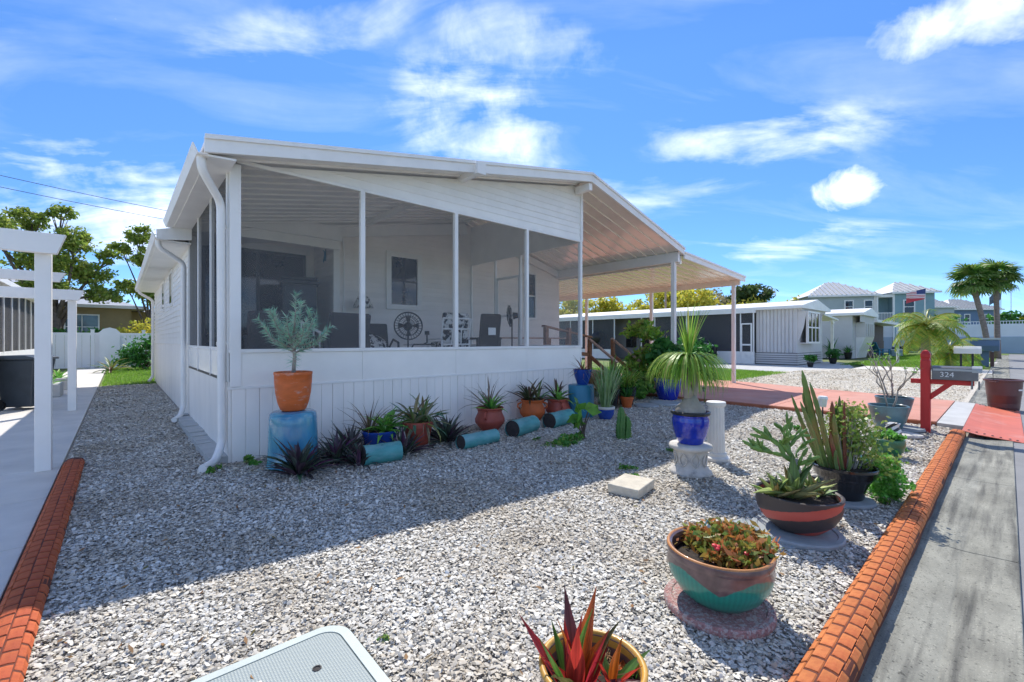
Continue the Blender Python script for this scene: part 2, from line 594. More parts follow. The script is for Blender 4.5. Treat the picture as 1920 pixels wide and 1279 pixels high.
M['lid_frame'] = mat('pale_green_box_rim', (.50, .55, .51), .6, .06, 3, .1, 60)
M['label_plate'] = mat('pale_label_plate', (.66, .68, .64), .55, .05, 20)

# plants
LF = {}
LF['oyster'] = leafmat('oyster_leaf', [(.05, .12, .055), (.10, .04, .08), (.045, .085, .045), (.16, .045, .13), (.11, .17, .11), (.06, .05, .05)], .32, .15, island=False)
LF['brom_dark'] = leafmat('dark_bromeliad_leaf', [(0.098, 0.050, 0.039), (0.058, 0.098, 0.039), (0.176, 0.098, 0.069), (0.078, 0.039, 0.039)], .4, .2, island=False)
LF['brom_green'] = leafmat('green_bromeliad_leaf', [(0.108, 0.306, 0.054), (0.180, 0.468, 0.072), (0.288, 0.504, 0.090), (0.090, 0.252, 0.072)], .4, .3, island=False)
LF['brom_mix'] = leafmat('mixed_bromeliad_leaf', [(0.070, 0.196, 0.070), (0.308, 0.308, 0.084), (0.168, 0.098, 0.056), (0.084, 0.280, 0.168), (0.420, 0.336, 0.196), (0.112, 0.252, 0.056)], .4, .25, island=False)
LF['brom_tan'] = leafmat('tan_bromeliad_leaf', [(0.260, 0.169, 0.117), (0.130, 0.104, 0.052), (0.364, 0.260, 0.182), (0.169, 0.104, 0.078)], .5, .25, island=False)
LF['brom_red'] = leafmat('red_bromeliad_leaf', [(0.280, 0.042, 0.042), (0.112, 0.084, 0.042), (0.336, 0.126, 0.084), (0.224, 0.224, 0.084), (0.168, 0.028, 0.042)], .4, .25, island=False)
LF['ti'] = leafmat('ti_leaf', [(.42, .035, .05), (.55, .10, .02), (.05, .16, .03), (.14, .02, .05), (.50, .22, .03), (.10, .18, .04), (.45, .05, .09), (.18, .025, .06)], .35, .35, island=False)
LF['aloe'] = leafmat('aloe_leaf', [(.20, .30, .07), (.30, .36, .10), (.15, .26, .08), (.42, .26, .08), (.18, .32, .16)], .4, .2, island=False)
LF['silver'] = leafmat('silver_leaf', [(.22, .50, .36), (.34, .60, .40), (.50, .60, .44), (.20, .48, .36), (.56, .50, .42)], .5, .25)
LF['ponytail'] = leafmat('ponytail_leaf', [(0.130, 0.325, 0.039), (0.234, 0.442, 0.052), (0.338, 0.468, 0.078), (0.117, 0.260, 0.039), (0.468, 0.442, 0.117)], .45, .4)
LF['green'] = leafmat('green_leaf', [(0.070, 0.210, 0.028), (0.126, 0.322, 0.042), (0.196, 0.392, 0.056), (0.056, 0.154, 0.028)], .45, .4)
LF['deep'] = leafmat('deep_green_leaf', [(0.038, 0.135, 0.030), (0.060, 0.210, 0.038), (0.090, 0.285, 0.053)], .45, .35)
LF['variegated'] = leafmat('variegated_leaf', [(0.130, 0.286, 0.078), (0.312, 0.442, 0.182), (0.195, 0.351, 0.130), (0.520, 0.572, 0.338), (0.091, 0.221, 0.078)], .45, .3)
LF['oak'] = leafmat('oak_leaf', [(.16, .25, .04), (.25, .34, .055), (.32, .36, .075), (.11, .18, .03)], .5, .45)
LF['yellowtree'] = leafmat('yellow_green_leaf', [(0.354, 0.376, 0.044), (0.530, 0.508, 0.066), (0.663, 0.552, 0.088), (0.243, 0.287, 0.044)], .5, .45)
LF['pine'] = leafmat('dark_tree_leaf', [(0.039, 0.078, 0.026), (0.065, 0.117, 0.033), (0.091, 0.130, 0.039)], .6, .3)
LF['bare'] = leafmat('sparse_leaf', [(0.280, 0.252, 0.140), (0.392, 0.336, 0.196), (0.210, 0.210, 0.098)], .6, .4)
LF['palm'] = leafmat('fan_palm_leaf', [(0.075, 0.180, 0.030), (0.120, 0.255, 0.045), (0.180, 0.300, 0.060), (0.240, 0.300, 0.090)], .4, .35)
LF['palm_y'] = leafmat('yellowing_palm_leaf', [(0.130, 0.286, 0.039), (0.208, 0.364, 0.052), (0.455, 0.390, 0.065), (0.156, 0.312, 0.039)], .4, .4)
LF['jade'] = leafmat('jade_leaf', [(0.140, 0.280, 0.042), (0.280, 0.392, 0.070), (0.392, 0.420, 0.112), (0.196, 0.336, 0.056), (0.336, 0.280, 0.098)], .35, .3)
LF['jade_green'] = leafmat('trailing_jade_leaf', [(0.084, 0.280, 0.042), (0.140, 0.392, 0.056), (0.196, 0.448, 0.084)], .35, .35)
LF['thorn'] = leafmat('crown_of_thorns_leaf', [(0.168, 0.280, 0.042), (0.420, 0.168, 0.042), (0.308, 0.336, 0.084), (0.140, 0.252, 0.042), (0.588, 0.252, 0.084), (0.504, 0.140, 0.056)], .4, .35)
LF['grass'] = leafmat('grass_blade', [(0.117, 0.260, 0.026), (0.182, 0.351, 0.039), (0.260, 0.390, 0.065)], .5, .4)
LF['weed'] = leafmat('weed_leaf', [(0.065, 0.221, 0.039), (0.117, 0.325, 0.052), (0.260, 0.338, 0.078)], .5, .35)
M['cactus'] = mat('cactus_skin', (.17, .25, .06), .6, .3, 9, .3, 50, col2=(.36, .22, .08), thr=(.52, .68), stretch=(1, 1, .3), rand=.2)
M['cactus_red'] = mat('reddish_cactus_skin', (.30, .06, .04), .6, .3, 9, .3, 50, col2=(.22, .16, .05), thr=(.5, .7), stretch=(1, 1, .3))
M['cactus_green'] = mat('green_cactus_skin', (.07, .19, .035), .5, .25, 10, .3, 50, rand=.15)
M['pad'] = mat('prickly_pear_skin', (.14, .25, .05), .55, .25, 10, .3, 60, rand=.2)


def shellmat(name, cols):
    m, N, L, B = nodes_of(name)
    B.inputs['Roughness'].default_value = .7
    B.inputs['Specular IOR Level'].default_value = .3
    rn = N.new('ShaderNodeNewGeometry').outputs['Random Per Island']
    cr = N.new('ShaderNodeValToRGB')
    els = cr.color_ramp.elements
    while len(els) < len(cols):
        els.new(.5)
    for i, c in enumerate(cols):
        els[i].position = i / (len(cols) - 1)
        els[i].color = rgba(c)
    L.new(rn, cr.inputs[0])
    tc = N.new('ShaderNodeTexCoord')
    nz = N.new('ShaderNodeTexNoise')
    nz.inputs['Scale'].default_value = 1.1
    nz.inputs['Detail'].default_value = 5
    L.new(tc.outputs['Object'], nz.inputs['Vector'])
    dr_ = N.new('ShaderNodeValToRGB')
    dr_.color_ramp.elements[0].position = .34
    dr_.color_ramp.elements[0].color = (.82, .77, .69, 1)
    dr_.color_ramp.elements[1].position = .56
    dr_.color_ramp.elements[1].color = (1, 1, .98, 1)
    L.new(nz.outputs['Fac'], dr_.inputs[0])
    mx = N.new('ShaderNodeMix')
    mx.data_type = 'RGBA'
    mx.blend_type = 'MULTIPLY'
    mx.inputs[0].default_value = 1.0
    L.new(cr.outputs[0], mx.inputs[6])
    L.new(dr_.outputs[0], mx.inputs[7])
    L.new(mx.outputs[2], B.inputs['Base Color'])
    return m


M['shells'] = shellmat('crushed_shell', [(.34, .32, .29), (.74, .71, .64), (.50, .47, .42), (.82, .79, .73), (.18, .17, .155), (.64, .60, .52), (.90, .88, .83), (.44, .42, .385), (.60, .53, .43), (.78, .75, .69)])
M['shells_pale'] = shellmat('pale_crushed_shell', [(.70, .64, .53), (.80, .75, .64), (.60, .53, .42), (.84, .80, .72), (.52, .46, .37)])
M['shell_bed'] = mat('shell_bed_under', (.34, .30, .25), .95, .45, 60, 1.0, 90, col2=(.45, .42, .38), thr=(.5, .56))
M['shell_bed_pale'] = mat('pale_shell_bed_under', (.60, .55, .46), .95, .3, 40, 1.0, 60, col2=(.38, .34, .28), thr=(.52, .6))
M['lawn'] = mat('lawn_turf', (.13, .20, .035), .95, .3, 3, .6, 90, col2=(.20, .21, .06), thr=(.5, .7))
M['ground'] = mat('dry_turf_ground', (.15, .18, .06), .95, .3, .5, .5, 30)


def bowl_mat():
    """purple-brown glaze over a teal scalloped foot (flat glaze pattern)"""
    m, N, L, B = nodes_of('teal_and_plum_glaze')
    B.inputs['Roughness'].default_value = .3
    B.inputs['Coat Weight'].default_value = .4
    tc = N.new('ShaderNodeTexCoord')
    sp = N.new('ShaderNodeSeparateXYZ')
    L.new(tc.outputs['Object'], sp.inputs[0])

    def mm(op, a, b=None, clamp=False):
        n = N.new('ShaderNodeMath')
        n.operation = op
        n.use_clamp = clamp
        for i, v in enumerate((a, b)):
            if v is None:
                continue
            if isinstance(v, (int, float)):
                n.inputs[i].default_value = v
            else:
                L.new(v, n.inputs[i])
        return n.outputs[0]
    ang = mm('ARCTAN2', sp.outputs[1], sp.outputs[0])
    wave = mm('MULTIPLY', mm('ABSOLUTE', mm('SINE', mm('MULTIPLY', mm('ADD', ang, .95), 2.0))), .075)
    nz = N.new('ShaderNodeTexNoise')
    nz.inputs['Scale'].default_value = 16
    nz.inputs['Detail'].default_value = 4
    L.new(tc.outputs['Object'], nz.inputs['Vector'])
    lim = mm('ADD', mm('ADD', wave, .115), mm('MULTIPLY', nz.outputs['Fac'], .03))
    f = mm('MULTIPLY', mm('SUBTRACT', sp.outputs[2], lim), 160, True)
    stripe = mm('ADD', mm('MULTIPLY', mm('SINE', mm('MULTIPLY', ang, 64)), .5), .5)
    t = N.new('ShaderNodeMix')
    t.data_type = 'RGBA'
    L.new(mm('MULTIPLY', stripe, .55), t.inputs[0])
    t.inputs[6].default_value = (.015, .26, .19, 1)
    t.inputs[7].default_value = (.012, .17, .14, 1)
    pl = N.new('ShaderNodeValToRGB')
    pl.color_ramp.elements[0].color = (.105, .062, .062, 1)
    pl.color_ramp.elements[1].color = (.20, .12, .11, 1)
    pl.color_ramp.elements[0].position = .35
    pl.color_ramp.elements[1].position = .65
    L.new(nz.outputs['Fac'], pl.inputs[0])
    mx = N.new('ShaderNodeMix')
    mx.data_type = 'RGBA'
    L.new(f, mx.inputs[0])
    L.new(t.outputs[2], mx.inputs[6])
    L.new(pl.outputs[0], mx.inputs[7])
    L.new(mx.outputs[2], B.inputs['Base Color'])
    return m


M['bowl_teal'] = bowl_mat()


def swirl_mat():
    """dark bowl with red painted diagonal bands"""
    m, N, L, B = nodes_of('red_swirl_on_dark')
    B.inputs['Roughness'].default_value = .5
    tc = N.new('ShaderNodeTexCoord')
    sp = N.new('ShaderNodeSeparateXYZ')
    L.new(tc.outputs['Object'], sp.inputs[0])

    def mm(op, a, b=None, clamp=False):
        n = N.new('ShaderNodeMath')
        n.operation = op
        n.use_clamp = clamp
        for i, v in enumerate((a, b)):
            if v is None:
                continue
            if isinstance(v, (int, float)):
                n.inputs[i].default_value = v
            else:
                L.new(v, n.inputs[i])
        return n.outputs[0]
    ang = mm('ARCTAN2', sp.outputs[1], sp.outputs[0])
    ph = mm('ADD', mm('MULTIPLY', ang, 2.0), mm('MULTIPLY', sp.outputs[2], -34))
    band = mm('SUBTRACT', mm('SINE', mm('ADD', ph, .9)), .42)
    nz = N.new('ShaderNodeTexNoise')
    nz.inputs['Scale'].default_value = 45
    nz.inputs['Detail'].default_value = 3
    L.new(tc.outputs['Object'], nz.inputs['Vector'])
    band = mm('MULTIPLY', mm('ADD', band, mm('MULTIPLY', mm('SUBTRACT', nz.outputs['Fac'], .5), .35)), 22, True)
    top = mm('MULTIPLY', mm('SUBTRACT', .245, sp.outputs[2]), 120, True)
    f = mm('MULTIPLY', band, top)
    mx = N.new('ShaderNodeMix')
    mx.data_type = 'RGBA'
    L.new(f, mx.inputs[0])
    mx.inputs[6].default_value = (.062, .048, .045, 1)
    mx.inputs[7].default_value = (.50, .085, .06, 1)
    L.new(mx.outputs[2], B.inputs['Base Color'])
    return m


M['bowl_swirl'] = swirl_mat()


def yellow_pot_mat():
    m = mat('yellow_worn_rim', (.62, .33, .05), .4, .2, 9, .15, 30, col2=(.20, .09, .05), thr=(.60, .68), coat=.2)
    return m


M['yellow'] = yellow_pot_mat()
M['plum'] = mat('plum_glaze', (.22, .12, .10), .35, .25, 8, .1, 30, coat=.3)
M['orange_in'] = mat('orange_glaze', (.48, .20, .06), .4, .2, 9, .1, 30, coat=.2)


def stain_mat():
    """old concrete gutter with dark run-off stains along its length"""
    m, N, L, B = nodes_of('stained_concrete')
    B.inputs['Roughness'].default_value = .85
    tc = N.new('ShaderNodeTexCoord')

    def noise(scale, st, det=6, rough=.6):
        mp = N.new('ShaderNodeMapping')
        mp.inputs['Scale'].default_value = st
        L.new(tc.outputs['Object'], mp.inputs[0])
        nz = N.new('ShaderNodeTexNoise')
        nz.inputs['Scale'].default_value = scale
        nz.inputs['Detail'].default_value = det
        nz.inputs['Roughness'].default_value = rough
        L.new(mp.outputs[0], nz.inputs['Vector'])
        return nz.outputs['Fac']

    def ramp(f, a, b, ca, cb):
        cr = N.new('ShaderNodeValToRGB')
        cr.color_ramp.elements[0].position = a
        cr.color_ramp.elements[1].position = b
        cr.color_ramp.elements[0].color = rgba(ca)
        cr.color_ramp.elements[1].color = rgba(cb)
        L.new(f, cr.inputs[0])
        return cr.outputs[0]

    def mixc(f, a, b, blend='MIX'):
        mx = N.new('ShaderNodeMix')
        mx.data_type = 'RGBA'
        mx.blend_type = blend
        if isinstance(f, float):
            mx.inputs[0].default_value = f
        else:
            L.new(f, mx.inputs[0])
        for i, v in ((6, a), (7, b)):
            if isinstance(v, tuple):
                mx.inputs[i].default_value = v
            else:
                L.new(v, mx.inputs[i])
        return mx.outputs[2]
    base = ramp(noise(3, (1, 1, 1)), .3, .7, (.25, .245, .205), (.35, .34, .285))
    streak = ramp(noise(1.5, (.45, 7, 1), 6, .6), .48, .68, (1, 1, 1), (.34, .34, .35))
    speck = ramp(noise(120, (1, 1, 1), 2), .60, .70, (1, 1, 1), (1.45, 1.45, 1.42))
    pits = ramp(noise(60, (1, 1, 1), 3), .30, .42, (.40, .40, .40), (1, 1, 1))
    blot = ramp(noise(1.1, (1, 2.2, 1), 5, .65), .42, .62, (.72, .72, .70), (1.1, 1.1, 1.08))
    c = mixc(1.0, base, streak, 'MULTIPLY')
    c = mixc(1.0, c, speck, 'MULTIPLY')
    c = mixc(1.0, c, pits, 'MULTIPLY')
    c = mixc(1.0, c, blot, 'MULTIPLY')
    L.new(c, B.inputs['Base Color'])
    bp = N.new('ShaderNodeBump')
    bp.inputs['Strength'].default_value = .5
    bp.inputs['Distance'].default_value = .004
    L.new(noise(150, (1, 1, 1), 3), bp.inputs['Height'])
    L.new(bp.outputs[0], B.inputs['Normal'])
    return m


M['gutter_conc'] = stain_mat()


def lidmat():
    m, N, L, B = nodes_of('ribbed_lid')
    B.inputs['Roughness'].default_value = .6
    tc = N.new('ShaderNodeTexCoord')
    w = N.new('ShaderNodeTexWave')
    w.bands_direction = 'X'
    w.inputs['Scale'].default_value = 28
    L.new(tc.outputs['Object'], w.inputs['Vector'])
    w2 = N.new('ShaderNodeTexWave')
    w2.bands_direction = 'Y'
    w2.inputs['Scale'].default_value = 28
    L.new(tc.outputs['Object'], w2.inputs['Vector'])
    ad = N.new('ShaderNodeMath')
    ad.operation = 'MULTIPLY'
    L.new(w.outputs['Fac'], ad.inputs[0])
    L.new(w2.outputs['Fac'], ad.inputs[1])
    cr = N.new('ShaderNodeValToRGB')
    cr.color_ramp.elements[0].color = (.30, .345, .33, 1)
    cr.color_ramp.elements[1].color = (.50, .545, .51, 1)
    L.new(ad.outputs[0], cr.inputs[0])
    L.new(cr.outputs[0], B.inputs['Base Color'])
    bp = N.new('ShaderNodeBump')
    bp.inputs['Strength'].default_value = .8
    bp.inputs['Distance'].default_value = .003
    L.new(ad.outputs[0], bp.inputs['Height'])
    L.new(bp.outputs[0], B.inputs['Normal'])
    return m


M['lid_top'] = lidmat()

# ================================================================== the setting


def sheet(name, poly, z, mt, label, cat, sub=0):
    m = MB()
    m.add([(x, y, z) for x, y in poly], [tuple(range(len(poly)))])
    return tag(m.build(name, mt), label, cat, kind='structure')


def slab(name, poly, z0, z1, mt, label, cat, bevel=.01):
    m = MB()
    m.prism(poly, 'z', z0, z1)
    return tag(m.build(name, mt, bevel=bevel), label, cat, kind='structure')


sheet('ground', [(-400, -400), (600, -400), (600, 500), (-400, 500)], -.06, M['ground'], 'flat ground reaching to the horizon', 'ground')
sheet('road', [(-60, -6.6), (70, -6.6), (70, -.05), (-60, -.05)], -.035, M['asphalt'], 'grey asphalt street along the gardens', 'road')
road2 = sheet('road', [(66, -60), (72, -60), (72, 60), (66, 60)], -.031, M['asphalt'], 'asphalt cross street in front of the white wall', 'road')
gb = sheet('gravel_bed', [(-.34, .5), (10.05, .5), (10.05, 8.9), (7.2, 8.9), (7.2, 6.2), (1.0, 6.2), (1.0, 18.6), (-.47, 18.6), (-.47, 7.0), (-.34, 7.0)], 0.0, M['shell_bed'], 'crushed shell garden bed in front of the home', 'gravel bed')
sheet('gravel_yard', [(14.0, .6), (27.6, .6), (27.6, 5.6), (22.5, 7.2), (15.4, 5.5)], -.005, M['shell_bed_pale'], 'pale crushed shell yard beyond the red driveway', 'gravel bed')
sheet('lawn', [(-.45, 18.6), (6, 18.6), (6, 31), (-.45, 31)], -.002, M['lawn'], 'green lawn beside the white fence', 'lawn')
sheet('lawn', [(15.4, 5.7), (22.5, 7.4), (24.5, 12), (24.5, 26), (15.4, 26)], -.008, M['lawn'], 'lawn strip in front of the grey screened porch', 'lawn')
sheet('lawn', [(31.5, .6), (66, .6), (66, 11), (49.5, 11), (49.5, 6.8), (34.6, 6.8), (31.5, 5.3)], -.010, M['lawn'], 'green lawn under the palms', 'lawn')
sheet('lawn', [(66, .6), (66, -.05), (72, -.05), (72, -30), (75, -30), (75, 20), (66, 20)], -.004, M['lawn'], 'grass verge below the white wall', 'lawn')
sheet('patio', [(22.6, 7.3), (27.8, 5.4), (29.0, 5.4), (34.6, 6.8), (36, 8.2), (29, 13), (24.6, 12)], -.012, M['conc'], 'grey concrete apron in front of the grey mobile home', 'pavement')
sheet('path', [(27.7, .45), (31.4, .45), (31.4, 5.3), (27.8, 5.3)], -.001, M['conc_pale'], 'pale concrete driveway crossing the lawn edge', 'pavement')
sheet('path', [(41, .45), (43, .45), (43, 6.6), (41, 6.6)], -.003, M['conc_pale'], 'pale concrete walk farther along the lawn', 'pavement')

# concrete gutter in poured lengths
gx = [-4, -1.2, 1.55, 4.31, 6.55, 9.3, 12.2, 15.2, 18.2, 21.2, 24.2, 27.2, 30.2, 36, 42, 48, 54, 60, 66]
gut_root = thing('gutter', 'stained concrete gutter between the orange edging and the street', 'gutter')
gut_root['kind'] = 'structure'
for a, b in zip(gx[:-1], gx[1:]):
    m = MB()
    yo = .60 if a > 9 else .46
    m.prism([(-.05, -.1), (-.05, -.022), (.20, -.034), (yo - .06, -.018), (yo, .012 if a > 9 else -.015), (yo, -.1)], 'x', a + .003, b - .003)
    o = m.build('gutter_slab', M['gutter_conc'], gut_root, bevel=.006)

# neighbour's pale driveway in cast slabs
nd = thing('concrete_driveway', 'pale concrete driveway slabs under the white pergola', 'pavement')
nd['kind'] = 'structure'
ys = [.4, 1.9, 3.15, 4.39, 5.63, 6.87, 8.4, 10.4, 12.4, 14.6, 17, 20, 24, 30.8]
for a, b in zip(ys[:-1], ys[1:]):
    for xa, xb in ((-.47, -2.0), (-2.0, -6.0)):
        if b > 20 and xa < -1:
            continue
        xx = xb if b <= 17 or xa < -1 else -1.75
        MB().box((xa - .004, a + .004, -.08), (xx + .004, b - .004, .022)).build('slab', M['conc_pale'], nd, bevel=.005)

# red driveway
dv = thing('driveway', 'red stained concrete driveway leading under the carport', 'driveway')
dv['kind'] = 'structure'
segs = [(.78, 3.2, 13.85, 14.5), (3.2, 5.75, 14.5, 15.2), (5.75, 9.2, 15.2, 15.3), (9.2, 13, 15.3, 15.3), (13, 20, 15.3, 15.3)]
for (a, b, xa, xb) in segs:
    MB().prism([(10.06, a + .004), (xa, a + .004), (xb, b - .004), (10.06, b - .004)], 'z', -.06, .075).build('slab', M['pink_drive'], dv, bevel=.006)
MB().box((10.02, .80, -.05), (10.056, 20, .066)).build('edge_strip', M['drive_edge'], dv)
MB().prism([(9.9, .46), (13.7, .46), (13.85, .775), (10.0, .775)], 'z', -.06, .066).build('apron', M['conc'], dv, bevel=.006)

# steel ramp plate over the gutter
pl = thing('ramp_plate', 'red painted steel ramp plate with bolts bridging the gutter', 'ramp plate', (11.5, .17, 0))
m = MB()
prof = [(-.33, -.028), (-.10, -.004), (.12, .032), (.285, .072)]
vs, fs = [], []
for x in (-2.12, 0, 2.12):
    for y, z in prof:
        vs.append((x + (.08 if y < 0 else 0), y, z + (.006 if x == 0 else 0)))
n = len(prof)
for i in range(2):
    for j in range(n - 1):
        a = i * n + j
        fs.append((a, a + n, a + n + 1, a + 1))
m.add(vs, fs)
p = m.build('plate', M['red_plate'], pl)
sm = p.modifiers.new('t', 'SOLIDIFY')
sm.thickness = .008
bolt = MB().lathe([(.014, 0), (.014, .006), (.006, .010)], 8).mesh('bolt', M['black'])
for x in (-1.98, 2.0):
    for y, z in ((-.26, -.018), (-.19, -.010), (-.10, 0), (-.02, .012), (.06, .026), (.14, .040), (.22, .060)):
        place('bolt', bolt, pl, (x, y, z + .004))

# ------------------------------------------------------------------ shells
VIEW_F = np.array([math.cos(R(48.32)), math.sin(R(48.32))])
VIEW_R = np.array([math.sin(R(48.32)), -math.cos(R(48.32))])


def shell_field(name, rects, mt, label, cat, dens, avoid=(), zoff=0.0, size_k=1.0):
    P = []
    for (x0, y0, x1, y1) in rects:
        n = int((x1 - x0) * (y1 - y0) * dens(0))
        P.append(np.stack([rng.uniform(x0, x1, n), rng.uniform(y0, y1, n)], 1))
    P = np.concatenate(P)
    d = P @ VIEW_F
    r = P @ VIEW_R
    dist = np.hypot(d, r)
    keep = (d > .6) & (np.abs(r) < d * 1.45 + .6)
    prob = np.vectorize(dens)(np.arange(0, 61, .25))[np.clip(dist / .25, 0, 240).astype(int)] / dens(0)
    keep &= rng.random(len(P)) < prob
    for (x0, y0, x1, y1) in avoid:
        keep &= ~((P[:, 0] > x0) & (P[:, 0] < x1) & (P[:, 1] > y0) & (P[:, 1] < y1))
    P, dist = P[keep], dist[keep]
    N = len(P)
    K = 6
    th = np.linspace(0, 2 * PI, K, endpoint=False)[None] + rng.normal(0, .12, (N, K))
    size = (rng.gamma(2.6, 1.0, N) / 2.6) * .0060 * size_k * (1 + .055 * np.clip(dist - 2.5, 0, 20))
    size = np.clip(size, .003, .0125 * size_k * (1 + .055 * np.clip(dist - 2.5, 0, 20)))
    el_ = rng.uniform(1.0, 1.75, N)
    rad = rng.uniform(.86, 1.14, (N, K))
    x = np.cos(th) * rad * (size * el_)[:, None]
    y = np.sin(th) * rad * size[:, None]
    cup = rng.normal(.42, .26, N)
    z = -cup[:, None] * size[:, None] * rad ** 2
    ring = np.stack([x, y, z], 2)
    ctr = np.zeros((N, 1, 3))
    V = np.concatenate([ctr, ring], 1)
    yaw = rng.uniform(0, 2 * PI, N)
    tl = np.abs(rng.normal(0, .42, N))
    ta = rng.uniform(0, 2 * PI, N)
    cy, sy_ = np.cos(yaw), np.sin(yaw)
    X = V[..., 0] * cy[:, None] - V[..., 1] * sy_[:, None]
    Y = V[..., 0] * sy_[:, None] + V[..., 1] * cy[:, None]
    Z = V[..., 2]
    ax, ay = np.cos(ta)[:, None], np.sin(ta)[:, None]
    u = X * ax + Y * ay
    w = -X * ay + Y * ax
    ct, st = np.cos(tl)[:, None], np.sin(tl)[:, None]
    u2 = u * ct + Z * st
    Z2 = -u * st + Z * ct
    X = u2 * ax - w * ay
    Y = u2 * ay + w * ax
    zz_ = rng.uniform(.002, .016, N) + size * .35 + zoff
    V = np.stack([X + P[:, 0:1], Y + P[:, 1:2], Z2 + zz_[:, None]], 2)
    b = (np.arange(N) * (K + 1))[:, None]
    F = []
    for k in range(K):
        F.append(np.concatenate([b, b + 1 + k, b + 1 + (k + 1) % K], 1))
    F = np.concatenate(F)
    o = np_obj(name, V.reshape(-1, 3), F, mt, smooth=True)
    return tag(o, label, cat, kind='stuff')


def dens_main(q):
    return 15000 if q < 2.3 else max(1500, 15000 * (2.3 / q) ** 1.45)


shell_field('crushed_shells', [(-.30, .60, 10.0, 5.9), (-.45, 5.9, .9, 18.5), (7.3, 5.9, 10.0, 8.8)], M['shells'],
            'loose crushed shells covering the front garden bed', 'shells', dens_main, avoid=[(.06, 1.35, .84, 2.20), (-.5, 6.9, -.28, 7.0)])
shell_field('crushed_shells', [(14.2, .7, 27.5, 5.6), (15.6, 5.2, 24.5, 6.6)], M['shells_pale'],
            'loose pale shells covering the yard beyond the driveway', 'shells', lambda q: 1000, zoff=-.005, size_k=.85)


def litter():
    n = 700
    P = np.stack([rng.uniform(-.25, 9.8, n), rng.uniform(.62, 5.8, n), rng.uniform(.018, .03, n)], 1)
    a = rng.uniform(0, 2 * PI, n)
    L_ = rng.uniform(.010, .028, n)
    d = np.stack([np.cos(a) * L_, np.sin(a) * L_, rng.normal(0, .006, n)], 1)
    s_ = np.stack([-np.sin(a) * L_ * .35, np.cos(a) * L_ * .35, np.full(n, .003)], 1)
    V = np.stack([P - d, P + s_, P + d, P - s_], 1)
    F = np.arange(n * 4).reshape(-1, 4)
    m_ = leafmat('dry_leaf', [(.24, .11, .04), (.32, .18, .07), (.14, .07, .03), (.22, .20, .07)], .7, .1)
    tag(np_obj('leaf_litter', V.reshape(-1, 3), F, m_), 'dry brown leaf scraps scattered over the shells', 'leaf litter', kind='stuff')


litter()


def grass(name, rects, n, h, label):
    V = []
    areas = [(x1 - x0) * (y1 - y0) for x0, y0, x1, y1 in rects]
    for (x0, y0, x1, y1), a in zip(rects, areas):
        k = int(n * a / sum(areas))
        p = np.stack([rng.uniform(x0, x1, k), rng.uniform(y0, y1, k), np.zeros(k)], 1)
        a_ = rng.uniform(0, 2 * PI, k)
        w = rng.uniform(.006, .014, k)
        side = np.stack([np.cos(a_) * w, np.sin(a_) * w, np.zeros(k)], 1)
        tip = p + np.stack([rng.normal(0, .02, k), rng.normal(0, .02, k), h * rng.uniform(.5, 1.3, k)], 1)
        V.append(np.stack([p - side, p + side, tip], 1))
    V = np.concatenate(V)
    F = np.arange(len(V) * 3).reshape(-1, 3)
    return tag(np_obj(name, V.reshape(-1, 3), F, LF['grass']), label, 'grass', kind='stuff')


grass('grass', [(-.4, 18.7, 3.5, 30.5)], 16000, .07, 'short grass blades on the lawn beside the white fence')
grass('grass', [(15.6, 6.4, 22, 14)], 20000, .08, 'short grass blades in front of the grey screened porch')
grass('grass', [(31.6, .8, 60, 6.6)], 30000, .10, 'short grass blades around the palms')

# ------------------------------------------------------------------ stamped edging
CW, CH = .176, .078


def curb_pt(a, s=1.0):
    return (math.copysign(abs(math.cos(a)) ** .8, math.cos(a)) * CW / 2 * s, max(0, math.sin(a)) ** .55 * CH * s)


def brick_mesh(a0, a1, L, mt):
    m = MB()
    ins = .0025
    da = .045
    top, base = [], []
    for xe, xi in ((0, ins), (L, L - ins)):
        for k in range(3):
            t = k / 2
            y, z = curb_pt(a0 + da + (a1 - a0 - 2 * da) * t, 1.0)
            top.append((xi, y, z))
            y, z = curb_pt(a0 + .012 + (a1 - a0 - .024) * t, .955)
            base.append((xe, y, z))
    vs = top + base
    fs = [(0, 1, 4, 3), (1, 2, 5, 4), (6, 7, 1, 0), (7, 8, 2, 1), (3, 4, 10, 9), (4, 5, 11, 10), (0, 3, 9, 6), (2, 8, 11, 5)]
    m.add(vs, [f[::-1] for f in fs])
    return m.mesh('brick', mt, False)


BRL = .108
ROWS = [(R(6), R(56)), (R(56), R(90)), (R(90), R(124)), (R(124), R(174))]
BM = [brick_mesh(a, b, BRL - .012, M['curb']) for a, b in ROWS]
BM_SHADE = [brick_mesh(a, b, BRL - .012, M['curb_shade']) for a, b in ROWS]


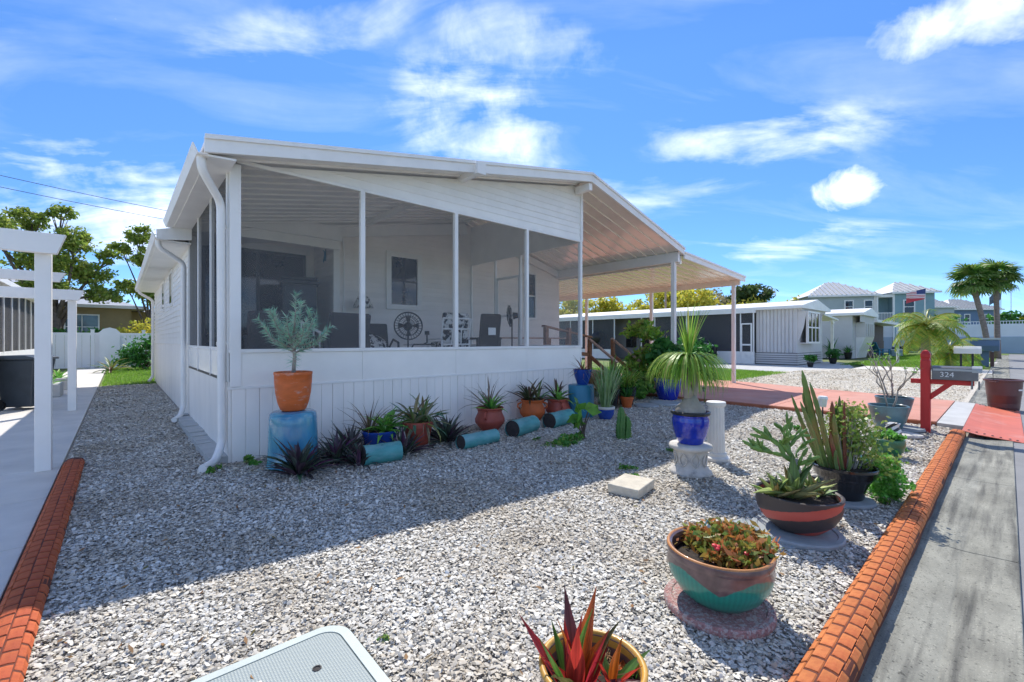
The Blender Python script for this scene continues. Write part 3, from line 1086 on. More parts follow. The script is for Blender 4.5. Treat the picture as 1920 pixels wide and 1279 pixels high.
def edging(label, loc, rz, length, x0, x1, BM):
    t = thing('garden_edging', label, 'edging', loc, rz, 'orange brick-stamped edging')
    m = MB()
    poly = [curb_pt(R(a), .955) for a in range(0, 181, 12)]
    poly[0] = (CW / 2 * .955, -.04)
    poly[-1] = (-CW / 2 * .955, -.04)
    n = max(2, int(length / .25))
    vs, fs = [], []
    for i in range(n + 1):
        x = length * i / n
        wob = .004 * math.sin(i * 1.7)
        for (y, z) in poly:
            vs.append((x, y + wob, z))
    k = len(poly)
    for i in range(n):
        for j in range(k - 1):
            a = i * k + j
            fs.append((a, a + k, a + k + 1, a + 1))
    fs.append(tuple(range(k)))
    fs.append(tuple(range(n * k, n * k + k))[::-1])
    m.add(vs, fs)
    m.build('edging_core', M['curb_body'], t, auto=50)
    i = 0
    x = x0
    while x < x1:
        for rI in range(4):
            off = (BRL / 2 if rI % 2 else 0)
            if x + off + BRL > length:
                continue
            o = place('brick', BM[rI], t, (x + off, random.uniform(-.0015, .0015), random.uniform(-.0015, .0015)), None,
                      (random.uniform(.97, 1.0), 1, 1))
        x += BRL
    return t


edging('long orange brick-stamped edging beside the concrete gutter', (-.3, .50, 0), 0, 9.75, 1.9, 9.7, BM)
edging('short orange brick-stamped edging beside the pale driveway, half in shade', (-.375, 1.0, 0), R(90), 6.05, 1.3, 6.0, BM_SHADE)

# ================================================================== the home
home = thing('mobile_home', 'white mobile home with screened front porch, gable roof and attached carport', 'house', (.95, 5.95, 0))
HO = Vector((.95, 5.95, 0))


def H(mb, name, mt, parent=None, **k):
    """build world-coordinate geometry as a part of the home (or of one of its parts)"""
    mb.v = [(x - HO.x, y - HO.y, z - HO.z) for x, y, z in mb.v]
    return mb.build(name, mt, parent or home, **k)


XL, XR, XH = .95, 7.24, 10.8
YF, YB, YE = 5.95, 9.81, 20.0
RIDGE = (7.03, 4.58)


def under(x):           # underside of the main roof
    if x <= RIDGE[0]:
        return 3.37 + (RIDGE[1] - 3.37) / (RIDGE[0] - .67) * (x - .67)
    return RIDGE[1] - (RIDGE[1] - 3.60) / (10.75 - RIDGE[0]) * (x - RIDGE[0])


def x_left(z):
    return .67 + (z - 3.37) * (RIDGE[0] - .67) / (RIDGE[1] - 3.37)


def x_right(z):
    return RIDGE[0] + (RIDGE[1] - z) * (10.75 - RIDGE[0]) / (RIDGE[1] - 3.60)


def lap_front(y, xa, xb, z0, z1, course, mt, name='siding_board', parent=None, clip=True, proud=.016):
    """lap siding facing the street, each board a part, cut to the roof slope"""
    z = z0
    while z < z1 - .01:
        zt = min(z + course, z1)
        ca, cb = xa, xb
        ta, tb = xa, xb
        if clip:
            ca, ta = max(xa, x_left(z)), max(xa, x_left(zt))
            cb, tb = min(xb, x_right(z)), min(xb, x_right(zt))
            if ca >= cb - .02:
                break
            if ta > tb:
                ta = tb = (ca + cb) / 2
        m = MB()
        e = .002
        m.add([(ca, y - proud, z + e), (cb, y - proud, z + e), (tb, y - .003, zt + .004), (ta, y - .003, zt + .004),
               (ca, y + .01, z + e), (cb, y + .01, z + e), (tb, y + .01, zt + .004), (ta, y + .01, zt + .004)],
              [(0, 1, 2, 3), (4, 7, 6, 5), (0, 4, 5, 1), (3, 2, 6, 7), (0, 3, 7, 4), (1, 5, 6, 2)])
        H(m, name, mt, parent)
        z = zt


def lap_left(x, ya, yb, z0, z1, course, mt, name='siding_board', parent=None, proud=.016):
    z = z0
    while z < z1 - .01:
        zt = min(z + course, z1)
        m = MB()
        e = .002
        m.add([(x - proud, ya, z + e), (x - proud, yb, z + e), (x - .003, yb, zt + .004), (x - .003, ya, zt + .004),
               (x + .01, ya, z + e), (x + .01, yb, z + e), (x + .01, yb, zt + .004), (x + .01, ya, zt + .004)],
              [(3, 2, 1, 0), (5, 6, 7, 4), (1, 5, 4, 0), (7, 6, 2, 3), (4, 7, 3, 0), (2, 6, 5, 1)])
        H(m, name, mt, parent)
        z = zt


# skirting: ribbed upright panels along the front and the porch side
x = XL + .02
k = 0
while x < XR - .05:
    w = min(.285, XR - .02 - x)
    m = MB()
    n = 2
    for j in range(n):
        a = x + w * j / n
        e0, e1 = (.002, .0012) if j == 0 else (.0012, .002)
        m.prism([(a + e0, YF - .009), (a + e0 + .004, YF - .014), (a + w / n - e1 - .004, YF - .014), (a + w / n - e1, YF - .009), (a + w / n - e1, YF + .01), (a + e0, YF + .01)], 'z', .0, .838)
    H(m, 'skirting_panel', M['skirt'])
    x += w
H(MB().box((XL - .02, YF - .022, .838), (XR, YF + .02, .868)), 'skirting_cap', M['white'], bevel=.003)
H(MB().box((XL + .01, YF + .012, -.02), (XR - .01, YF + .05, .87)), 'skirting_backing', M['skirt'])
# porch side skirting (smooth) and base blocks
H(MB().box((XL - .012, YF + .0, .0), (XL + .012, YB, .93)), 'side_skirting', M['skirt'])
blk = MB().box((-.10, -.14, 0), (.10, .14, .09)).mesh('footing_block', M['conc'])
y = 6.12
while y < 9.9:
    o = place('footing_block', blk, home, (XL - .10 - HO.x, y - HO.y, random.uniform(-.02, 0)), (random.uniform(-.05, .05), random.uniform(-.05, .05), random.uniform(-.1, .1)))
    y += .31
# kick panels, sills, screens
for xa_, xb_ in ((XL, 2.516), (2.519, 4.071), (4.074, 5.659), (5.662, XR)):
    H(MB().box((xa_, YF - .012, .868), (xb_, YF + .02, 1.262)), 'kick_panel', M['kick'], bevel=.002)
H(MB().box((XL - .01, YF - .03, 1.262), (XR + .005, YF + .03, 1.305)), 'screen_sill', M['white'], bevel=.004)
H(MB().box((XL + .07, YF - .028, 3.462), (XR + .005, YF + .03, 3.505)), 'screen_header', M['white'], bevel=.004)
for xa, xb in ((.95, 1.06), (2.485, 2.55), (4.04, 4.105), (5.63, 5.69), (7.175, 7.24)):
    zt = 3.47 if xa > 1 else 3.44
    zb = 1.30 if xa > 1 else .87
    H(MB().box((xa, YF - .035, zb), (xb, YF + .035, zt)), 'screen_post', M['white'], bevel=.004)
for xa, xb in ((1.06, 2.485), (2.55, 4.04), (4.105, 5.63), (5.69, 7.175)):
    m = MB()
    y_ = YF + .008
    m.add([(xa, y_, 1.303), (xb, y_, 1.303), (xb, y_, 3.465), (xa, y_, 3.465)], [(0, 1, 2, 3)])
    H(m, 'screen_panel', M['screen'])
# gable front boards
lap_front(YF, XL + .0, XR, 3.507, 4.60, .112, M['white_side'])
H(MB().box((XR - .05, YF - .034, 3.48), (XR + .02, YF + .03, 4.55)), 'corner_board', M['white'])
# porch left side: posts and dense screens
for ya, yb in ((5.97, 6.04), (7.22, 7.27), (8.50, 8.55), (9.72, 9.81)):
    H(MB().box((XL - .02, ya + .02, .93), (XL + .03, yb + .02, under(XL) - .02)), 'screen_post', M['white'], bevel=.003)
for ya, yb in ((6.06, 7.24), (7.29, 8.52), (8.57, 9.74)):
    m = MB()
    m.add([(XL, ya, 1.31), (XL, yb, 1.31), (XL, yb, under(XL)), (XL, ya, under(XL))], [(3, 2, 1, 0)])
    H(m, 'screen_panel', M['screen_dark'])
H(MB().box((XL - .015, 6.06, 1.285), (XL + .025, 9.74, 1.325)), 'screen_sill', M['white'])
H(MB().box((XL - .008, 6.06, .93), (XL + .02, 9.74, 1.285)), 'kick_panel', M['kick'])
H(MB().box((XL - .018, 6.06, .925), (XL + .026, 9.74, .955)), 'lower_rail', M['black'])
# porch right side: posts, screens, kick panel, header
for ya, yb in ((7.78, 7.84), (8.72, 8.78), (9.74, 9.80)):
    H(MB().box((XR - .04, ya, .86), (XR + .02, yb, 3.46)), 'screen_post', M['white'])
for ya, yb in ((5.99, 7.78), (8.78, 9.74)):
    H(MB().box((XR - .02, ya, .868), (XR + .004, yb, 1.28)), 'kick_panel', M['kick'])
    m = MB()
    m.add([(XR - .01, ya, 1.30), (XR - .01, yb, 1.30), (XR - .01, yb, 3.46), (XR - .01, ya, 3.46)], [(0, 1, 2, 3)])
    H(m, 'screen_panel', M['screen'])
H(MB().box((XR - .04, 5.99, 1.28), (XR + .014, 7.78, 1.31)), 'screen_sill', M['white'])
H(MB().box((XR - .04, 8.78, 1.28), (XR + .014, 9.74, 1.31)), 'screen_sill', M['white'])
m = MB()
m.prism([(5.99, 3.46), (9.8, 3.46), (9.8, 4.50), (5.99, 4.50)], 'x', XR - .03, XR - .005)
H(m, 'gable_infill', M['white_side'])
sd = H(MB().box((XR - .012, 7.86, 2.0), (XR + .004, 8.70, 2.06)), 'screen_door', M['white'])
H(MB().box((XR - .014, 7.845, .9), (XR + .006, 7.90, 3.0)).box((XR - .014, 8.66, .9), (XR + .006, 8.715, 3.0)).box((XR - .013, 7.90, 2.94), (XR + .005, 8.66, 3.0)).box((XR - .013, 7.90, .9), (XR + .005, 8.66, 1.25)), 'door_frame', M['white'], sd)
m = MB()
m.add([(XR - .006, 7.9, 1.25), (XR - .006, 8.66, 1.25), (XR - .006, 8.66, 2.94), (XR - .006, 7.9, 2.94)], [(0, 1, 2, 3)])
H(m, 'screen_panel', M['screen'], sd)
# porch floor and ceiling beams
H(MB().box((XL + .02, YF + .05, .80), (XR - .02, 11.3, .87)), 'porch_floor', M['floor'])
H(MB().box((4.12, 5.40, 3.99), (4.22, 9.8, 4.135)).box((4.09, 5.38, 3.97), (4.25, 5.42, 4.155)), 'ceiling_beam', M['white'])
H(MB().box((XL + .05, 9.55, 3.56), (3.6, 9.63, 3.85)), 'porch_beam', M['trim'])
m = MB()
m.prism([(.75, 3.38), (3.6, 3.38), (3.6, 3.98), (.75, 3.44)], 'y', 9.64, 9.70)
H(m, 'roof_step_board', M['trim'])
H(MB().prism([(.7, 3.285), (7.0, 4.60), (7.0, 4.665), (.7, 3.465)], 'y', 9.705, 9.745), 'roof_step_board', M['white'])
m = MB()
m.prism([(3.6, 3.7), (7.0, 4.3), (7.0, 4.60), (3.6, 3.98)], 'y', 9.76, 9.79)
H(m, 'roof_step_board', M['trim'])
H(MB().beam((3.55, 9.72, 3.80), (7.0, 9.72, 4.40), .06, .26), 'rake_board', M['trim'])
H(MB().beam((7.3, 9.72, 4.40), (10.9, 9.72, 3.50), .06, .20), 'rake_board', M['trim'])
# house end wall inside the porch and beyond it
lap_front(YB, 3.58, XH, .87, 4.55, .118, M['inner_wall'])
H(MB().box((3.58, YB + .012, .0), (XH, YB + .1, 3.6)), 'end_wall', M['inner_wall'])
m = MB()
m.prism([(3.58, 3.6), (XH, 3.6), (XH, under(XH) - .01), (RIDGE[0], RIDGE[1] - .01), (3.58, under(3.58) - .01)], 'y', YB + .012, YB + .1)
H(m, 'gable_wall', M['inner_wall'])
H(MB().box((3.50, YB - .03, .87), (3.63, YB + .03, 3.9)), 'corner_board', M['trim'])
# recess with the sliding door
lap_left(3.575, YB + .03, 11.3, .87, 3.75, .118, M['inner_wall'])
H(MB().box((3.585, YB + .1, .8), (3.64, 11.3, 3.9)), 'recess_wall', M['inner_wall'])
H(MB().box((XL, 11.3, .0), (3.58, 11.38, 3.75)), 'recess_wall', M['inner_wall'])
door = H(MB().box((1.30, 11.24, .87), (3.36, 11.30, 3.46)), 'sliding_door', M['dark_frame'])
for a, b in ((1.36, 2.30), (2.38, 3.30)):
    H(MB().box((a, 11.228, .95), (b, 11.238, 3.38)), 'pane', M['dark_glass'], door)
H(MB().box((2.325, 11.20, 1.85), (2.35, 11.235, 2.05)), 'handle', M['trim'], door)
H(MB().box((1.2, 11.22, 3.46), (3.45, 11.298, 3.60)), 'door_lintel', M['trim'])
H(MB().tube([(3.72, 9.76, .9), (3.72, 9.76, 3.4), (3.68, 9.76, 3.7)], .018, 6), 'conduit', M['trim'])
H(MB().box((3.69, 9.745, 2.0), (3.76, 9.795, 2.16)), 'outlet_box', M['trim'])
# wall ornament (teal S-curved casting)
m = MB()
pts = []
for i in range(26):
    t = i / 25
    a = t * 2.2 * PI
    pts.append((0, .07 * math.cos(a) * (1 - .4 * t), .15 - .30 * t + .02 * math.sin(a)))
m.tube(pts, [.010 + .018 * math.sin(PI * (i / 25)) for i in range(26)], 6)
m.box((-.008, -.09, -.12), (.008, -.07, .15))
orn = m.build('wall_ornament', M['turq2'], None, loc=(3.545, 10.5, 3.36))
tag(orn, 'small teal metal wall ornament hanging beside the dark sliding door', 'ornament')


def win_front(y, x0, x1, z0, z1, frame=.10, mt=None, parent=None, rail=True, name='window'):
    w = H(MB().box((x0 + frame, y - .012, z0 + frame), (x1 - frame, y - .002, z1 - frame)), name, M['dark_glass'], parent)
    m = MB()
    m.box((x0, y - .05, z0), (x0 + frame, y, z1)).box((x1 - frame, y - .05, z0), (x1, y, z1))
    m.box((x0 + frame, y - .048, z1 - frame), (x1 - frame, y, z1)).box((x0 + frame, y - .048, z0), (x1 - frame, y, z0 + frame))
    H(m, 'window_frame', mt or M['trim'], w)
    if rail:
        zc = (z0 + z1) / 2
        H(MB().box((x0 + frame, y - .03, zc - .02), (x1 - frame, y - .013, zc + .02)), 'sash_rail', M['dark_frame'] if rail == 2 else mt or M['trim'], w)
    return w


win_front(YB - .02, 4.72, 5.66, 2.16, 3.54, .12, rail=2)
win_front(YB - .02, 9.08, 9.72, 2.05, 3.52, .07)
# side wall of the home behind the porch (facing the neighbour)
lap_left(XL, YB, YE, 1.36, 3.20, .115, M['white_side'])
H(MB().box((XL + .012, YB, .0), (XL + .1, YE, 3.3)), 'side_wall', M['white_side'])
y = YB + .02
while y < YE - .1:
    m = MB()
    for j in range(3):
        a = y + .30 * j / 3
        m.prism([(XL + .01, a + .003), (XL - .012, a + .010), (XL - .012, a + .09), (XL + .01, a + .097)], 'z', .0, 1.33)
    H(m, 'skirting_panel', M['skirt'])
    y += .30
H(MB().box((XL - .026, YB, 1.33), (XL + .01, YE, 1.362)), 'skirting_cap', M['white'])
for ya in (12.9, 15.3):
    w = H(MB().box((XL - .030, ya + .08, 2.30), (XL - .019, ya + .72, 3.0)), 'window', M['dark_glass'])
    H(MB().box((XL - .034, ya, 2.22), (XL - .004, ya + .08, 3.08)).box((XL - .034, ya + .72, 2.22), (XL - .004, ya + .80, 3.08)).box((XL - .033, ya + .08, 3.0), (XL - .004, ya + .72, 3.08)).box((XL - .033, ya + .08, 2.22), (XL - .004, ya + .72, 2.30)), 'window_frame', M['trim'], w)
# right and rear walls of the home
H(MB().box((XH - .1, YB + .1, 0), (XH, YE, 3.55)), 'side_wall', M['inner_wall'])
H(MB().box((XL + .1, YE - .1, 0), (XH - .1, YE, 3.4)), 'rear_wall', M['white_side'])

# ---- roof
FY = 5.50


def slope_sheet(name, x0, z0, x1, z1, ya, yb, th, mt):
    m = MB()
    m.prism([(x0, z0), (x1, z1), (x1, z1 + th), (x0, z0 + th)], 'y', ya, yb)
    return H(m, name, mt)


slope_sheet('roof_sheet', .67, 3.46, 7.03, 4.67, FY + .04, 9.75, .04, M['white'])
slope_sheet('roof_sheet', 7.03, 4.67, 10.75, 3.69, FY + .04, YE, .04, M['white'])
slope_sheet('roof_sheet', .52, 3.23, 7.03, 4.60, 9.60, YE + .3, .04, M['white'])
slope_sheet('roof_sheet', 10.72, 3.62, 14.72, 3.36, FY + .04, YE, .035, M['white'])
# front fascia boards, butted at the ridge and at the carport step
for n_, p_, q_ in (('fascia', (.66, 3.35, 3.52), (7.03, 4.57, 4.74)), ('fascia', (7.03, 4.57, 4.74), (10.82, 3.60, 3.77)), ('fascia', (10.825, 3.51, 3.68), (14.74, 3.27, 3.43))):
    m = MB()
    m.prism([(p_[0], p_[1]), (q_[0], q_[1]), (q_[0], q_[2]), (p_[0], p_[2])], 'y', FY, FY + .045)
    H(m, n_, M['white'], bevel=.004)
    m = MB()
    m.prism([(p_[0], p_[2] - .035), (q_[0], q_[2] - .035), (q_[0], q_[2] + .012), (p_[0], p_[2] + .012)], 'y', FY - .025, FY - .002)
    H(m, 'drip_edge', M['white'])
# end cap where the ridge beam shows
H(MB().box((7.0, FY + .05, 4.42), (7.1, YF - .04, 4.555)), 'ridge_beam', M['white'])


# ceiling pans, one object each
def pans(x0, z0, x1, z1, ya, yb, w, mt):
    m = MB()
    d = .018
    m.prism([(x0, z0 - d), (x1, z1 - d), (x1, z1 - .002), (x0, z0 - .002)], 'y', .012, w - .012)
    m.prism([(x0, z0 - .045), (x1, z1 - .045), (x1, z1 - .002), (x0, z0 - .002)], 'y', w - .010, w + .010)
    m.v = [(a - HO.x, b, c) for a, b, c in m.v]
    me = m.mesh('roof_pan', mt)
    y = ya
    while y < yb - .05:
        place('roof_pan', me, home, (0, y - HO.y, random.uniform(-.002, .002)))
        y += w


pans(.72, 3.45, 7.0, 4.64, FY + .06, 9.5, .305, M['white_side'])
pans(7.06, 4.645, 10.7, 3.685, FY + .06, 9.75, .305, M['cream_pan'])
pans(10.80, 3.60, 14.68, 3.345, FY + .06, YE - .1, .305, M['cream_pan'])
# carport beams and posts
H(MB().box((10.62, 5.58, 3.42), (10.72, 9.8, 3.675)), 'carport_beam', M['white'], bevel=.004)
H(MB().box((10.78, 5.60, 3.38), (10.84, 19.9, 3.58)), 'carport_beam', M['cream_pan'])
H(MB().box((14.56, 5.60, 3.16), (14.64, 19.9, 3.34)), 'carport_beam', M['cream_pan'], bevel=.004)
for (px, py, zt) in ((10.66, 5.72, 3.42), (14.72, 5.80, 3.36), (14.72, 8.7, 3.36), (14.72, 11.7, 3.36), (14.72, 15.5, 3.36)):
    zt2 = zt - (.0 if px < 12 else .20)
    m = MB()
    s = .05
    poly = [(-s, -s), (-.012, -s), (-.012, -s + .012), (.012, -s + .012), (.012, -s), (s, -s), (s, s), (-s, s)]
    m.prism([(px + a - (.12 if px > 12 else 0), py + b) for a, b in poly], 'z', .07, zt2)
    H(m, 'carport_post', M['white'])
# left eave gutters
gp = [(0, 0), (.10, 0), (.10, .11), (.09, .11), (.09, .012), (.012, .012), (-.028, .10), (-.04, .10)]
m = MB()
m.prism([(.60 + a, 3.34 + b) for a, b in gp], 'y', FY + .05, 9.55)
H(m, 'gutter', M['white'])
m = MB()
m.prism([(.45 + a, 3.12 + b) for a, b in gp], 'y', 9.45, YE + .3)
H(m, 'gutter', M['white'])
H(MB().prism([(.47, 3.10), (.95, 3.16), (.95, 3.40), (.47, 3.27)], 'y', 9.46, 9.52), 'eave_end', M['white'])
H(MB().prism([(.50, 3.10), (.95, 3.10), (.95, 3.12), (.50, 3.12)], 'y', 9.53, YE), 'soffit', M['white'])
H(MB().prism([(.70, 3.33), (.95, 3.345), (.95, 3.365), (.70, 3.35)], 'y', FY + .05, 9.5), 'soffit', M['white'])


def downspout(pts, r=.043):
    """round-cornered rectangular pipe following a path"""
    P = []
    pts = [Vector(p) for p in pts]
    for i, p in enumerate(pts):
        if 0 < i < len(pts) - 1:
            a = p + (pts[i - 1] - p).normalized() * min(.09, (pts[i - 1] - p).length * .45)
            b = p + (pts[i + 1] - p).normalized() * min(.09, (pts[i + 1] - p).length * .45)
            for t in (0, .25, .5, .75, 1):
                P.append(a * (1 - t) ** 2 + p * 2 * t * (1 - t) + b * t * t)
        else:
            P.append(p)
    m = MB()
    m.tube(P, r, 10)
    o = H(m, 'downspout', M['white'], smooth=False, auto=50)
    return o


downspout([(.65, 5.66, 3.36), (.65, 5.66, 3.22), (.87, 5.98, 2.98), (.885, 6.02, .22), (.80, 5.86, .06), (.66, 5.66, .05)])
downspout([(.50, 9.62, 3.14), (.50, 9.62, 3.0), (.86, 9.75, 2.78), (.86, 9.78, .22), (.80, 9.62, .08), (.70, 9.4, .06)])
downspout([(.50, 19.2, 3.14), (.50, 19.2, 3.0), (.86, 19.3, 2.78), (.86, 19.3, .2), (.75, 19.1, .06)])
for zc in (1.35, 2.7):
    H(MB().box((.835, 6.0, zc), (.95, 6.04, zc + .04)), 'strap', M['white'])

# ================================================================== porch furniture
PF = .87


def armchair(label, loc, rz, mt, cat='armchair', w=.72, backh=1.02, tagged=False):
    t = thing('armchair', label, cat, loc, rz)
    MB().box((-w / 2 + .06, -.30, .28), (w / 2 - .06, .32, .42)).build('seat', mt, t, bevel=.03)
    m = MB()
    m.beam((0, .28, .36), (0, .42, backh), .09, w - .12, up=(1, 0, 0))
    m.build('backrest', mt, t, bevel=.042)
    for s in (-1, 1):
        MB().box((s * (w / 2 - .05) - .05, -.30, .56), (s * (w / 2 - .05) + .05, .34, .61)).build('armrest', mt, t, bevel=.015)
        for yy in (-.26, .30):
            MB().box((s * (w / 2 - .05) - .03, yy - .03, 0), (s * (w / 2 - .05) + .03, yy + .03, .56)).build('leg', mt, t)
    if tagged:
        MB().box((-.09, .455, .66), (.09, .462, .82)).build('tag', M['trim'], t, rot=(0, 0, 0))
    return t


# chairs are seen from behind: their backs turn towards the street
armchair('black wicker armchair seen from behind at the widest porch screen', (2.62, 7.15, PF), R(180 + 8), M['black_wicker'], w=.80, backh=.96)
armchair('dark armchair beside the potted silver plant, behind the first porch screen', (1.75, 7.3, PF), R(180 - 15), M['black_wicker'], w=.78, backh=.95)
armchair('brown reclining chair with a small white tag on its back', (6.15, 7.9, PF), R(180 - 12), M['brown_wicker'], w=.62, backh=1.12, tagged=True)


def frame_chair(label, loc, rz):
    """white metal frame chair with floral cushions"""
    t = thing('cushioned_chair', label, 'chair', loc, rz)
    m = MB()
    for xx in (-.33, .33):
        m.tube([(xx, -.3, 0), (xx, -.3, .56), (xx, .28, .58), (xx, .36, 1.0)], .018, 6)
        m.tube([(xx, .30, 0), (xx, .30, .56)], .018, 6)
    for zz2, yy in ((.46, .32), (.78, .34), (1.0, .36)):
        m.tube([(-.33, yy, zz2), (.33, yy, zz2)], .018, 6)
    for xx in (-.11, .11):
        m.tube([(xx, .32, .46), (xx, .345, .78)], .014, 6)
    m.build('frame', M['white'], t)
    MB().box((-.30, -.28, .40), (.30, .24, .52)).build('seat_cushion', M['cushion'], t, bevel=.04)
    m = MB()
    m.beam((0, .22, .48), (0, .30, 1.12), .11, .60, up=(1, 0, 0))
    m.build('back_cushion', M['cushion'], t, bevel=.035)
    return t


frame_chair('white metal frame chair with black and white floral cushions, seen from behind', (5.3, 8.0, PF), R(180 - 4))
c2 = thing('lounge_chair', 'dark lounge chair with a crumpled floral cushion behind the round fan', 'chair', (3.72, 8.1, PF), R(-12))
MB().box((-.33, -.3, .26), (.33, .3, .36)).build('seat', M['black_wicker'], c2, bevel=.03)
m = MB()
m.beam((0, .28, .32), (0, .44, .88), .07, .60, up=(1, 0, 0))
m.build('backrest', M['black_wicker'], c2, bevel=.03)
m = MB()
m.lathe([(.05, 0), (.24, .05), (.27, .12), (.22, .20), (.06, .24)], 14, wob=.08)
m.build('cushion', M['cushion'], c2, loc=(-.05, .12, .36), rot=(R(55), 0, .3), smooth=True)
for s in (-1, 1):
    MB().tube([(s * .34, -.3, 0), (s * .34, -.28, .5), (s * .34, .1, .56), (s * .34, .4, .4), (s * .34, .36, 0)], .022, 6).build('arm_frame', M['black'], c2)


def fan(label, loc, rz, tilt, rad=.24, hh=1.15):
    t = thing('pedestal_fan', label, 'fan', loc, rz)
    MB().lathe([(.20, 0), (.20, .02), (.05, .05), (.02, .06)], 20).build('base', M['black'], t, smooth=False)
    MB().tube([(0, 0, .04), (0, 0, hh - .08)], .016, 8).build('pole', M['black'], t)
    hd = MB().tube([(0, .14, 0), (0, .02, 0)], [.06, .085], 12).build('motor', M['black'], t, loc=(0, 0, hh), rot=(tilt, 0, 0))
    m = MB()
    for rr, yy in ((rad, -.03), (rad, -.07), (rad * .72, -.10), (rad * .42, -.115), (rad * .14, -.12), (rad * .7, .0)):
        m.tube([(rr * math.cos(a), yy, rr * math.sin(a)) for a in [2 * PI * i / 24 for i in range(25)]], .006 if rr < rad else .011, 5, False)
    for i in range(28):
        a = 2 * PI * i / 28
        c_, s_ = math.cos(a), math.sin(a)
        m.tube([(rad * .14 * c_, -.12, rad * .14 * s_), (rad * .72 * c_, -.10, rad * .72 * s_), (rad * c_, -.05, rad * s_), (rad * .7 * c_, .0, rad * .7 * s_)], .0035, 4, False)
    m.build('cage', M['black'], t, loc=(0, 0, hh), rot=(tilt, 0, 0))
    m = MB()
    for i in range(4):
        a0 = i * PI / 2
        vs = []
        for rr, wd in ((.03, .25), (.12, .5), (.2, .55)):
            for sg in (-1, 1):
                a = a0 + sg * wd / 2
                vs.append((rr * math.cos(a), -.05 + sg * .018, rr * math.sin(a)))
        m.add(vs, [(0, 1, 3, 2), (2, 3, 5, 4)])
    m.build('blades', M['dark_frame'], t, loc=(0, 0, hh), rot=(tilt, 0, 0))
    return t


fan('black pedestal fan facing the street, its round cage in front of the floral cushion', (4.25, 7.85, PF), R(-20), R(-8), .27, .82)
fan('black pedestal fan turned side-on near the right end of the porch', (6.9, 7.75, PF), R(-132), R(5), .25, 1.12)
t = thing('floor_lamp', 'small lamp with black and white patterned shade against the porch wall', 'lamp', (4.0, 9.4, PF))
MB().lathe([(.13, 0), (.13, .015), (.03, .03)], 16).build('base', M['black'], t)
MB().tube([(0, 0, .02), (0, 0, 1.32)], .012, 6).build('pole', M['black'], t)
m = MB()
m.lathe([(.22, 1.26), (.12, 1.50), (.115, 1.50), (.21, 1.265)], 18)
m.build('lamp_shade', M['lamp_shade'], t, smooth=True)
t = thing('side_table', 'low black metal table frame with curled ends on the porch', 'table', (4.95, 8.1, PF), R(-4))
m = MB()
m.tube([(-.42, 0, .46), (-.2, 0, .46), (-.12, 0, .50), (-.12, 0, .66)], .016, 6)
m.tube([(-.2, 0, .46), (.42, 0, .46), (.45, 0, .40), (.45, 0, 0)], .016, 6)
m.tube([(-.42, 0, .46), (-.46, 0, .4), (-.46, 0, 0)], .016, 6)
m.lathe([(.05, .66), (.05, .74), (.045, .74), (.04, .67)], 10, (-.12, 0, 0))
m.build('frame', M['black'], t)
MB().box((-.46, -.0, .445), (.46, .42, .455)).build('top', M['dark_glass'], t)
t = thing('tall_cabinet', 'tall black cabinet with carved top beside the sliding door', 'cabinet', (2.95, 10.3, PF), R(-14))
MB().box((-.33, -.25, 0), (.33, .25, 1.75)).build('case', M['cabinet'], t, bevel=.01)
MB().box((-.38, -.29, 1.75), (.38, .29, 1.83)).box((-.35, -.27, 1.835), (.35, .27, 1.90)).build('cornice', M['cabinet'], t, bevel=.015)
MB().box((-.29, -.262, .1), (-.01, -.252, 1.68)).box((.01, -.262, .1), (.29, -.252, 1.68)).build('door_leaf', M['dark_frame'], t)
t = thing('stair_gate', 'white slatted stair rail leaning beside the black cabinet', 'railing', (2.78, 9.0, PF), R(-25))
m = MB()
m.beam((-.30, 0, .98), (.30, 0, .62), .05, .05)
m.build('top_rail', M['white'], t)
for i in range(6):
    xx = -.27 + i * .108
    zt = .98 - (xx + .30) * .6
    MB().box((xx - .014, -.014, .1), (xx + .014, .014, zt)).build('slat', M['white'], t)
MB().beam((-.30, 0, .12), (.30, 0, .12), .05, .05).build('bottom_rail', M['white'], t)

# ================================================================== wooden steps beside the porch
st = thing('wooden_steps', 'brown wooden steps with handrails and a landing beside the porch', 'steps', (9.5, 6.75, 0))
SO = Vector((9.5, 6.75, 0))


def S(mb, name, mt, **k):
    mb.v = [(x - SO.x, y - SO.y, z - SO.z) for x, y, z in mb.v]
    return mb.build(name, mt, st, **k)


for yy in np.arange(7.14, 8.75, .145):
    S(MB().box((7.30, yy, .555), (10.05, yy + .135, .59)), 'deck_board', M['wood_grey'])
S(MB().box((7.32, 7.12, .40), (10.03, 7.16, .552)), 'rim_joist', M['wood'])
for i, zt in enumerate((.40, .22)):
    S(MB().box((9.06, 6.86 - i * .28, zt - .04), (9.96, 7.11 - i * .28, zt)), 'tread', M['wood_grey'], bevel=.005)
for xx in (9.0, 10.0):
    for yy, zt in ((7.12, 1.44), (6.36, .90)):
        S(MB().box((xx - .045, yy - .045, -.02), (xx + .045, yy + .045, zt)), 'post', M['wood'], bevel=.005)
    S(MB().beam((xx, 7.16, 1.47), (xx, 6.28, .88), .09, .04), 'handrail', M['wood_grey'], bevel=.004)
    S(MB().beam((xx, 7.12, 1.02), (xx, 6.36, .50), .035, .09), 'mid_rail', M['wood'])
    S(MB().beam((xx - .06 if xx < 9.5 else xx + .06, 7.12, .50), (xx - .06 if xx < 9.5 else xx + .06, 6.36, .05), .035, .2), 'stringer', M['wood'])
for xx in (7.4, 8.2):
    S(MB().box((xx - .045, 7.08, .0), (xx + .045, 7.17, 1.72)), 'post', M['wood'])
S(MB().beam((7.3, 7.12, 1.75), (9.05, 7.12, 1.50), .10, .04), 'handrail', M['wood'])
